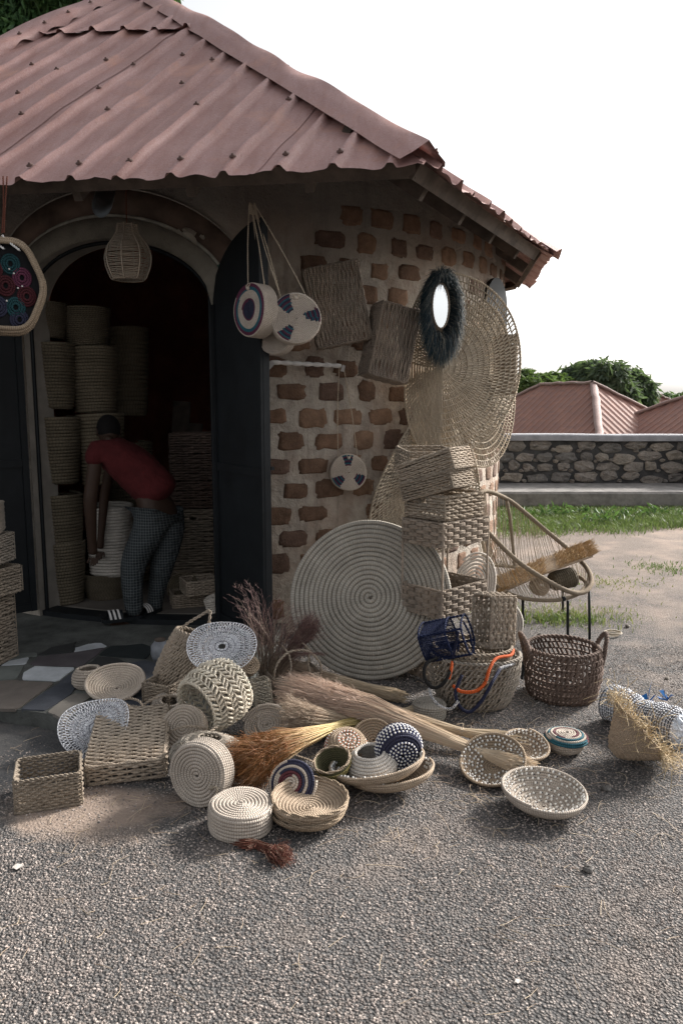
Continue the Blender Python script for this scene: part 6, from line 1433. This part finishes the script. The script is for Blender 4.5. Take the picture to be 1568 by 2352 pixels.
coil_thing('coiled_pot', 'small coiled pot with narrowed mouth on the paving, left of the coiled bowl', 'pot', [(.01, 0), (.066, 0), (.080, .025), (.078, .06), (.060, .085), (.052, .092)], .0078, M['palm'], G(194, 1588, SZ) + [0, .075, .008], seg=70)
coil_thing('coiled_bowl', 'wide cream coiled bowl tipped towards the camera on the paving', 'bowl', bowl_prof(.148, .055), .0075, M['palm_pale'], P(268, 1582, 3.86), nrm([.02, -.34, .94]), (1, 0, 0), 90)
jar = thing('jar', 'grey rounded jar with a brown top behind the tall leaning basket', 'jar', G(370, 1516, SZ)); mb = MB(); revolve(mb, [(.001, 0), (.045, 0), (.058, .04), (.055, .09), (.03, .12), (.001, .122)], 24); mb.build('jar_body', plain('grey_enamel', (.22, .23, .25), .4, .3), jar)
mb = MB(); revolve(mb, [(.030, .118), (.034, .13), (.001, .14)], 20); mb.build('jar_top', M['timber'], jar)

# tall leaning basket
tb, _ = round_basket('tall seagrass basket with a rope handle leaning under the silver mat', [(.105, 0), (.132, .015), (.140, .10), (.125, .22), (.105, .31), (.10, .325)], G(405, 1590, .06), 'seagrass_pale', 52, 14, .0056, z=nrm([.30, .18, .93]), x=(1, 0, -.3), lean=.9, herring=False, bulge=.9)
mb = MB(); rope(mb, [[-.08, -.03, .30], [-.06, -.02, .36], [.00, -.01, .43], [.035, 0, .465], [.05, -.01, .42], [.06, -.01, .35], [.07, -.01, .30]], .0085, 50); mb.build('handle', M['seagrass_pale'], tb)
box_basket('dark seagrass box corner squeezed between the coiled bowl and the tall basket', .16, .16, .11, P(382, 1608, 3.76), x=(.9, -.4, 0), mat='seagrass', row=.010)
# cream openwork basket lying down
ob, _ = round_basket('cream openwork basket lying on its side with its mouth to the lower left', [(.09, 0), (.132, .02), (.152, .09), (.148, .18), (.125, .245)], G(540, 1568, .25), 'raffia_cream', 36, 9, .0062, z=nrm([-.62, -.74, -.20]), x=(.4, -.8, .3), lean=.9, herring=True, rimr=.008, bulge=.6)
coil_thing('coiled_roll', 'small upright coiled lid under the right edge of the silver mat', 'roll', drum(.046, .06), .0058, M['palm_tan'], P(572, 1530, 3.86), (.3, -.8, .5), (1, 0, 0), 60)
box_basket('bundle of braided tan fibre standing right of the cream openwork basket', .085, .07, .16, P(604, 1628, 3.86), z=nrm([-.1, 0, 1]), x=(.9, .4, 0), mat='raffia_cream', row=.009, stk=.018, name='fibre_bundle', cat='bundle')
# coiled handbag inside the pile with long straps
hbz = nrm([-.18, -.82, .52]); hb_c = G(424, 1672, .115)
hb1 = coil_thing('handbag', 'greyish coiled handbag with long rope straps lying under the openwork basket', 'handbag', drum(.098, .06), .0072, M['palm'], hb_c, hbz, (1, -.1, .1), 80, group='coiled handbags dumped in the pile')
straps(hb1, [[P(378, 1700, 3.30), P(366, 1715, 3.24), P(378, 1728, 3.20), P(420, 1715, 3.2), P(470, 1690, 3.24), P(498, 1668, 3.3)], [P(378, 1700, 3.30), P(395, 1678, 3.28), P(430, 1668, 3.26), P(475, 1672, 3.3)],
             [P(340, 1640, 3.5), P(330, 1622, 3.48), P(350, 1606, 3.46), P(385, 1598, 3.5), P(420, 1602, 3.52)], [P(340, 1640, 3.5), P(352, 1650, 3.44), P(400, 1640, 3.42), P(440, 1622, 3.5)],
             [P(282, 1608, 3.62), P(300, 1604, 3.6), P(322, 1612, 3.55), P(332, 1632, 3.5)], [P(282, 1612, 3.62), P(300, 1625, 3.55), P(322, 1642, 3.4), P(370, 1652, 3.36)]], .0070, M['seagrass_pale'])
coil_thing('woven_pouch', 'small braided pouch behind the rope straps, right of the coiled bowl', 'pouch', [(.01, .0), (.055, 0), (.075, .03), (.07, .075), (.04, .09)], .0085, M['palm'], G(385, 1628, .06), nrm([.3, -.6, .7]), (1, 0, 0), 40, ecc=.7)
# net bag
nb, _ = round_basket('slack seagrass net bag lying beneath the coiled handbags', [(.03, -.02), (.09, -.015), (.15, .03), (.165, .08), (.12, .135), (.05, .16)], G(478, 1772, .03), 'seagrass_grey', 46, 9, .0046, z=nrm([.1, -.1, 1]), lean=1.1, herring=True, ecc=.72, base=False, rimr=.005, name='net_bag', cat='bag')
# pale drum handbags
h1_ = coil_thing('handbag', 'pale coiled drum handbag standing on edge with its spiral face forward', 'handbag', drum(.122, .085), .0073, M['palm_pale'], G(455, 1783, .124) + [.01, .04, 0], nrm([-.36, -.92, .14]), (1, -.4, 0), 90, group='coiled handbags dumped in the pile')
mb = MB(); tubes(mb, spline([[.07, -.04, .045], [.10, -.03, .05], [.095, -.09, .045], [.115, -.095, .0]], 14)[None], .004, 5); beads(mb, [[.075, -.035, .05]], .011, 0, 8, 5); mb.build('toggle', M['string'], h1_)
straps(h1_, [[P(512, 1742, 3.05), P(540, 1770, 3.0), P(560, 1790, 2.98), P(548, 1812, 2.97), P(520, 1835, 2.96)], [P(515, 1765, 3.05), P(538, 1790, 3.02), P(575, 1796, 3.0), P(610, 1780, 3.0)]], .004, M['string'])
h2_ = coil_thing('handbag', 'pale coiled drum handbag lying flat nearest the camera', 'handbag', drum(.116, .088), .0073, M['palm_pale'], G(551, 1912) + [0, .035, .052], nrm([.04, -.02, 1]), (1, 0, 0), 90, group='coiled handbags dumped in the pile')
straps(h2_, [[P(497, 1850, 2.95), P(515, 1822, 2.94), P(545, 1808, 2.94), P(580, 1800, 2.98)], [P(618, 1850, 2.95), P(624, 1815, 2.94), P(612, 1780, 2.96), P(600, 1760, 3.02)]], .004, M['string'])
# three bound trays
tg = 'stack of three coiled trays'
for k, lab in enumerate(['lowest of three stacked coiled trays at the front of the pile', 'middle tray of the three stacked coiled trays', 'topmost coiled tray of the stack, a twig tie lying in it']):
    t_ = coil_thing('coiled_tray', lab, 'tray', bowl_prof(.140 + .002 * k, .045), .0072, M['palm_brown'] if k < 2 else M['palm_tan'], G(708, 1898) + [.004 * (k - 1), .045 + .006 * (k % 2), .008 + .0165 * k + (.008 if k == 2 else 0)], nrm([.02 * (k - 1), -.02, 1]), (1, 0, 0), 90, group=tg)
    mb = MB(); rope(mb, ring_pts(.145, .050, 20), .0065, 60, True, pitch=.1); mb.build('rim', M['palm_brown'], t_)
straps(t_, [[P(645, 1830, 2.93), P(660, 1860, 2.93), P(690, 1870, 2.93), P(718, 1850, 2.93), P(736, 1822, 2.95), P(770, 1805, 3.0), P(812, 1792, 3.03)], [P(718, 1850, 2.93), P(712, 1868, 2.92), P(700, 1880, 2.91)], [P(672, 1900, 2.85), P(690, 1902, 2.84), P(700, 1912, 2.84), P(660, 1916, 2.83), P(640, 1905, 2.85)]], .0042, M['palm_tan'], 'tie', strands=2)
cf = lambda ts, th, s: np.choose(np.minimum((s * 11).astype(int), 10), [0, 0, 0, 2, 2, 3, 0, 0, 3, 3, 0])
coil_thing('coiled_plate', 'striped coiled lid in cream, plum and navy leaning beside the stacked trays', 'plate', [(.004, .02), (.05, .015), (.098, -.005)], .0066, [M['palm_pale'], M['teal'], M['maroon'], M['navy']], G(671, 1800, .085), nrm([-.28, -.80, .52]), (1, 0, .1), 90, cf)
# nested shallow bowls with things in them
bc1 = G(868, 1838) + [0, .10, .02]
beaded_bowl('lower of the two shallow oval bowls in the middle of the pile', .185, .075, bc1 + [.055, -.01, .0], nrm([-.10, -.03, 1]), 'palm_tan', 100, rows=(.8, .9, .97), group='large shallow oval bowls', ecc=.72)
beaded_bowl('upper shallow oval bowl holding beaded balls and pots in the middle of the pile', .195, .085, bc1 + [.01, -.01, .03], nrm([-.16, -.02, 1]), 'palm_tan', 100, rows=(.4, .6, .8, .9, .97), group='large shallow oval bowls', ecc=.74)
coil_thing('coiled_pot', 'white coiled pot with a round mouth resting in the shallow oval bowl', 'pot', [(.01, 0), (.075, 0), (.100, .018), (.098, .045), (.080, .075), (.060, .092), (.054, .094)], .0072, M['palm_white'], G(855, 1772, .07), nrm([-.10, -.12, 1]), (1, 0, 0), 90)
dbw = coil_thing('beaded_pot', 'small dark olive beaded bowl with tan rim left of the white pot', 'pot', [(.01, 0), (.035, 0), (.055, .02), (.070, .06), (.074, .078)], .0048, M['olive_bead'], G(772, 1778, .065), nrm([-.22, -.28, .93]), (1, 0, .1), 80)
mb = MB(); C = np.concatenate([ring_pts(r_ + .004, z_, int(90 * r_ / .07), k) for k, (r_, z_) in enumerate([(.045, .012), (.055, .024), (.061, .036), (.066, .048), (.071, .060)])]); beads(mb, C, .0022, 0, 5, 3); mb.build('gold_beads', M['gold_bead'], dbw)
mb = MB(); rope(mb, ring_pts(.075, .082, 20), .006, 50, True, pitch=.1); mb.build('rim', M['palm_tan'], dbw)
mb = MB(); rope(mb, [[-.074, 0, .08], [-.09, .0, .10], [-.14, .01, .13]], .004, 20); mb.build('stalk', M['palm_tan'], dbw)
def beaded_ball(label, c, z, R, h_, base, bead2, rows_side, rows_face, sp_=.0145):
    t = coil_thing('beaded_basket', label, 'basket', [(.006, h_ / 2), (R * .62, h_ / 2), (R * .86, h_ * .40), (R, 0), (R * .88, -h_ * .4), (R * .6, -h_ / 2), (.01, -h_ / 2)], .0066, base, c, z, (1, 0, 0), 80, group='shell studded lidded baskets'); C = []
    for f in rows_side: th = f; C.append(ring_pts(R * math.cos(th) ** .6 + .006, h_ / 2 * math.sin(th), max(int(2 * PI * R * math.cos(th) / sp_), 6), rng.random() * 3))
    for r_ in rows_face: C.append(ring_pts(r_ * R, h_ / 2 + .006, max(int(2 * PI * r_ * R / sp_), 4), rng.random() * 3))
    C = np.concatenate(C); mb = MB(); beads(mb, C, .0048, 0, 6, 4, 1.2); mb.build('shells', M['shell'], t); mb = MB(); beads(mb, C + nrm(np.stack([-C[:, 1], C[:, 0], 0 * C[:, 0]], -1)) * .0068, .0042, 0, 5, 3); mb.build('coloured_beads', M[bead2], t); return t
beaded_ball('round navy beaded basket with white shells, its coiled lid facing the camera', G(915, 1716, .155), nrm([.20, -.93, -.1]), .094, .12, M['navy'], 'blue_bead', (-1.0, -.72, -.46, -.2, .05, .3, .55), (.62, .46, .30, .14))
beaded_ball('domed orange beaded basket with white shells behind the dark bowl', G(795, 1720, .10), nrm([.15, -.45, .85]), .088, .12, M['palm_tan'], 'orange_bead', (-.5, -.25, 0, .25, .5, .75, 1.0, 1.2), (.5, .3, .1))
coil_thing('coiled_tray', 'dim coiled tray half hidden between the two beaded baskets', 'tray', bowl_prof(.095, .03), .007, M['palm_brown'], G(857, 1700, .06), nrm([-.1, -.6, .8]), (1, 0, 0), 70)
coil_thing('coiled_tray', 'oval coiled tray lying under the broom heads, foremost of two', 'tray', [(.004, 0), (.10, .0), (.13, .02)], .0075, M['palm'], G(650, 1662, .08), nrm([-.05, -.55, .85]), (1, -.05, .05), 90, ecc=.72, group='oval trays under the brooms')
coil_thing('coiled_tray', 'oval coiled tray peeping out left behind the foremost one', 'tray', [(.004, 0), (.09, .0), (.115, .02)], .0075, M['palm'], G(612, 1665, .08), nrm([-.25, -.7, .65]), (1, -.05, .1), 90, ecc=.8, group='oval trays under the brooms')
# string frame basket with hoops
fb = thing('string_basket', 'open twine basket frame with two hoop handles beneath the purple grasses', 'basket', P(672, 1615, 4.02) * [1, 1, 0] + [0, 0, .02], x=(.92, .38, 0)); mb = MB(); S = rect_S(.24, .17, .13, .12, rad=.02)
U, V = np.meshgrid(np.linspace(0, 1, 60, endpoint=False), (np.arange(13) + .5) / 13); tubes(mb, S(U, V + .01 * np.sin(U * 60)), .0046, 4, closed=True, ref=normals(S, U, V)); mb.build('twine_side', M['seagrass_pale'], fb)
for k, sy_ in enumerate((-1, 1)):
    mb = MB(); rope(mb, [[-.135, sy_ * .09, .12], [-.12, sy_ * .095, .20], [-.05, sy_ * .09, .26], [.05, sy_ * .09, .255], [.12, sy_ * .095, .19], [.135, sy_ * .09, .12]], .0075, 50); mb.build('hoop', M['seagrass_pale'], fb)
for x_ in (-.05, .07): mb = MB(); rope(mb, [[x_, -.09, .255], [x_ * .8, -.097, .19], [x_, -.095, .12]], .006, 20); rope(mb, [[x_, -.09, .255], [x_, 0, .262], [x_, .09, .255]], .006, 20); mb.build('brace', M['seagrass_pale'], fb)

# ---------------------------------------------------------------- brooms and grasses
def broom(label, head, mid, tie, end, n, rh, rt_, re, mat, fuzz=900, name='broom', cat='broom', tie_on=True, fl=.9, sag=0.0, rad=.0013, stiff=.02):
    base = np.asarray(end, float); t = thing(name, label, cat, base, group='grass brooms thrown on the pile'); A_, Mi, Ti, E = [np.asarray(q, float) - base for q in (head, mid, tie, end)]
    ax = nrm(A_ - Ti); s1_ = nrm(np.cross(ax, [0, 0, 1])); s2_ = np.cross(s1_, ax)
    th = rng.random(n) * 2 * PI; rr = np.sqrt(rng.random(n)); ox = (np.cos(th) * rr)[:, None] * s1_; oz = (np.sin(th) * rr)[:, None] * s2_ * fl; o = ox + oz
    ln = rng.uniform(.62, 1.08, n)[:, None]
    j = lambda s_: rng.normal(0, s_, (n, 3))
    p = [E + o * re * 1.15 + ax * rng.normal(0, .028, (n, 1)) + j(.003), Ti + o * rt_ + j(.0012), Ti + (Mi - Ti) * .5 + o * (rt_ + rh) * .38 + j(.003), Mi + o * rh * .75 + j(.006), Mi + (A_ - Mi) * .55 * ln + o * rh * .95 + j(.010) + [0, 0, -sag * .3], Mi + (A_ - Mi) * 1.0 * ln + o * rh * 1.1 + j(stiff) + [0, 0, -sag]]
    p = np.stack(p, 1); p[..., 2] = np.maximum(p[..., 2], .004 - base[2]); mb = MB(); tubes(mb, p, np.array([[1.25, 1.25, 1.1, .9, .6, .35]]) * rad, 3, uvr=True); mb.build('straws', M[mat], t, 'stuff')
    if fuzz:
        k = rng.integers(0, n, fuzz); f = rng.random((fuzz, 1)); q0 = p[k, 3] * (1 - f) + p[k, 5] * f; d0 = nrm(ax + rng.normal(0, .55, (fuzz, 3))); L = rng.uniform(.012, .045, (fuzz, 1)); mb = MB(); uv0 = np.stack([q0, q0 + d0 * L * .6, q0 + d0 * L + [0, 0, -.004]], 1)
        tubes(mb, uv0, np.array([[.0009, .0008, .0003]]), 3, uvr=True); mb.build('seed_heads', M[mat + '_tip'], t, 'stuff')
    if tie_on:
        mb = MB()
        for k in range(4): a = np.linspace(0, 2 * PI, 17)[:-1]; c = Ti + ax * (.004 * k - .006); tubes(mb, (c + np.cos(a)[:, None] * s1_ * (rt_ + .002) + np.sin(a)[:, None] * s2_ * (rt_ * fl + .002))[None], .0022, 4, closed=True)
        tubes(mb, spline([Ti + s2_ * rt_, Ti + s2_ * (rt_ + .02) + s1_ * .01, Ti + s2_ * (rt_ + .012) + ax * .03], 8)[None], .0018, 4); mb.build('tie', M['string'], t)
    return t
M['pink'] = straw_mat('pink_straw', (.62, .49, .35), (.52, .37, .29), .35); M['pink_tip'] = straw_mat('pink_seed', (.62, .46, .37), (.68, .52, .43), .35)
M['tan'] = straw_mat('tan_straw', (.50, .40, .28), (.38, .28, .21), .5); M['tan_tip'] = straw_mat('tan_seed', (.42, .33, .24), (.45, .34, .25), .4)
M['rust'] = straw_mat('rust_straw', (.46, .36, .14), (.26, .10, .03), .5); M['rust_tip'] = straw_mat('rust_seed', (.28, .11, .035), (.22, .075, .025), .4)
M['redb'] = straw_mat('red_brown_straw', (.17, .06, .04), (.13, .045, .03), .4); M['redb_tip'] = straw_mat('red_brown_seed', (.16, .055, .035), (.12, .04, .03), .4)
M['purple'] = straw_mat('purple_grass', (.30, .23, .17), (.15, .085, .085), .5); M['purple_tip'] = straw_mat('purple_seed', (.16, .085, .085), (.2, .12, .11), .3)

broom('long pinkish broom lying across the pile, its tied stalks pointing at the tilted shell bowl', G(660, 1588, .16), G(850, 1628, .135), G(1107, 1729, .065), G(1196, 1758, .06), 1900, .085, .021, .036, 'pink', 2600, rad=.0014)
broom('second tied broom just behind the long pinkish one with a blunter end', G(740, 1606, .13), G(880, 1636, .11), G(1060, 1681, .07), G(1168, 1700, .05), 1100, .060, .018, .034, 'tan', 900, rad=.0014)
broom('dull brown broom pointing right towards the foot of the big mat', G(628, 1530, .12), G(720, 1552, .09), G(845, 1580, .045), G(910, 1598, .03), 800, .055, .026, .032, 'tan', 700, tie_on=False, rad=.0015)
broom('short pale straw end sticking out behind the long broom near the coiled drum', G(800, 1640, .08), G(870, 1640, .06), G(930, 1632, .05), G(978, 1622, .05), 420, .03, .014, .022, 'tan', 100, tie_on=False, rad=.0015)
broom('rust and yellow broom fanning its bristles down to the left', G(545, 1745, .13), G(640, 1712, .17), G(760, 1672, .10), G(830, 1655, .07), 1900, .095, .022, .03, 'rust', 2600, fl=.75, sag=.035, tie_on=False, rad=.0014, stiff=.03)
broom('reddish grass heads crumpled beneath the long broom in the middle of the pile', G(650, 1640, .13), G(720, 1648, .12), G(820, 1662, .06), G(870, 1672, .04), 900, .075, .03, .03, 'tan', 1400, tie_on=False, rad=.0012)
broom('scrap of rusty broom bristle on the tar in front of the flat drum handbag', G(650, 1978) + [0, 0, .01], G(625, 1962) + [0, 0, .012], G(592, 1946) + [0, 0, .008], G(550, 1940) + [0, 0, .008], 300, .022, .018, .02, 'redb', 1100, tie_on=False, rad=.001)

# tall purple grasses
gt = thing('dry_grass_bunch', 'bunch of tall feathery purple grass standing against the door leaf', 'grass bunch', P(612, 1580, 4.05)); b0 = P(612, 1580, 4.05)
mb = MB(); tips = []
for k in range(270):
    fx = rng.random(); px_ = 525 + 215 * rng.beta(1.6, 1.3); top_ = 1318 + 130 * abs(px_ - 575) / 120 * .7 + rng.uniform(0, 150); e = P(px_, min(top_, 1500), 4.05 + rng.normal(0, .10)) - b0; s_ = rng.normal(0, .018, 3) * [1.4, 1, .2]; m1 = s_ + e * .45 + [0, 0, .05] + rng.normal(0, .01, 3)
    tips.append(spline([s_, m1, e * .85 + [0, 0, .03], e + np.array([math.copysign(.03, e[0]), 0, -.01])], 9))
tips = np.array(tips); tubes(mb, tips, np.linspace(.0013, .0004, 9)[None], 3, uvr=True); mb.build('stems', M['purple'], gt, 'stuff')
k = rng.integers(0, 270, 2000); f = rng.integers(4, 9, 2000); q0 = tips[k, f] + rng.normal(0, .003, (2000, 3)); d0 = nrm(nrm(tips[k, 8] - tips[k, 4]) + rng.normal(0, .35, (2000, 3))); L = rng.uniform(.008, .028, (2000, 1)); mb = MB(); tubes(mb, np.stack([q0, q0 + d0 * L * .5, q0 + d0 * L], 1), np.array([[.0007, .0007, .0002]]), 3, uvr=True); mb.build('seed_heads', M['purple_tip'], gt, 'stuff')
broom('reddish purple grass heads leaning against the big coiled mat', P(722, 1425, 4.12), P(680, 1480, 4.1), P(632, 1545, 4.08), P(612, 1585, 4.05), 600, .045, .02, .02, 'purple', 1800, tie_on=False, rad=.0011)

# ================================================================ LITTER
mb = MB(); n = 700; x = rng.uniform(-1.6, 2.2, n); y = rng.uniform(1.8, 4.6, n); a = rng.random(n) * PI; L = rng.uniform(.008, .045, n); d = np.stack([np.cos(a), np.sin(a), 0 * a], -1) * L[:, None]; p0 = np.stack([x, y, np.full(n, .006)], -1)
tubes(mb, np.stack([p0 - d, p0 + rng.normal(0, .003, (n, 3)) * [1, 1, .6], p0 + d], 1), .0008, 3, uvr=True); mb.build('straw_bits', M['tan'], kind='stuff')
n = 420; cx_ = rng.normal(.15, .55, n); cy_ = rng.normal(3.25, .35, n); a0 = rng.random(n) * 2 * PI; cv = rng.normal(0, 1.6, n); tt = np.linspace(0, 1, 8); LL_ = rng.uniform(.04, .16, n)
ang = a0[:, None] + cv[:, None] * tt; st_ = np.stack([np.cos(ang), np.sin(ang)], -1) * (LL_ / 8)[:, None, None]; pth = np.cumsum(st_, 1) + np.stack([cx_, cy_], -1)[:, None]; zz_ = .004 + .022 * rng.random((n, 1)) * np.sin(PI * tt)
ok = ~((pth[:, 0, 1] > 3.45) & (pth[:, 0, 0] < -.3)); mb = MB(); tubes(mb, np.concatenate([pth, zz_[..., None]], -1)[ok], .0009, 3, uvr=True); mb.build('loose_fibres', M['tan'], kind='stuff')
for k, (px_, py_, s_, lab) in enumerate([(45, 1995, .022, 'pale crumpled scrap of leaf on the tar at the lower left'), (1190, 2258, .012, 'tiny light leaf scrap on the tar low in the picture'), (232, 1415, .010, 'small white scrap just inside the threshold')]):
    c = G(px_, py_, 0 if k < 2 else .11); o = thing('leaf_scrap', lab, 'scrap', c + [0, 0, .004]); mb = MB(); prism(mb, np.array([[-1, -.3, .2], [-.2, -.6, 0], [.9, -.1, .3], [.4, .5, .1], [-.5, .45, .35]]) * s_, (0, 0, .0015)); mb.build('scrap_piece', plain('scrap', (.5, .46, .42), .8), o)
PEB = [((930, 1545), 'dark pebble between the big coiled mat foot and the nested shopping baskets'), ((1240, 1462), 'pebble on the dirt left of the front chair leg'), ((1432, 1700), 'grey pebble beside the cone shaped basket'), ((1390, 1815), 'pebble on the tar right of the lone shell bowl'),
 ((1460, 1390), 'brownish pebble on the dirt right of the cord chair'), ((1440, 1440), 'pebble just above the twine hank'), ((1530, 1560), 'pebble beyond the foil covered roll'), ((1350, 2000), 'small pebble in the open tar below the lone shell bowl'), ((1180, 1480), 'pebble behind the handle of the dark brown basket')]
for k, ((a_, b_), lab) in enumerate(PEB):
    s_ = rng.uniform(.010, .022); mb = MB(); beads(mb, [[0, 0, s_ * .35]], s_, 0, 7, 5, .6); mb.v[0] = mb.v[0] * (1 + rng.normal(0, .12, mb.v[0].shape)); o = mb.build('pebble', SM[k % 4]); o.location = G(a_, b_); tag(o, lab, 'pebble', 'loose pebbles on the yard')
for o in COL.objects:
    if o.type == 'MESH' and o.name.split('.')[0] in ('shells', 'dark_beads', 'coloured_beads', 'dark_knots', 'gold_beads', 'silver_beads', 'stitch_bead', 'cord_winding', 'wire_rings'): o['kind'] = 'stuff'
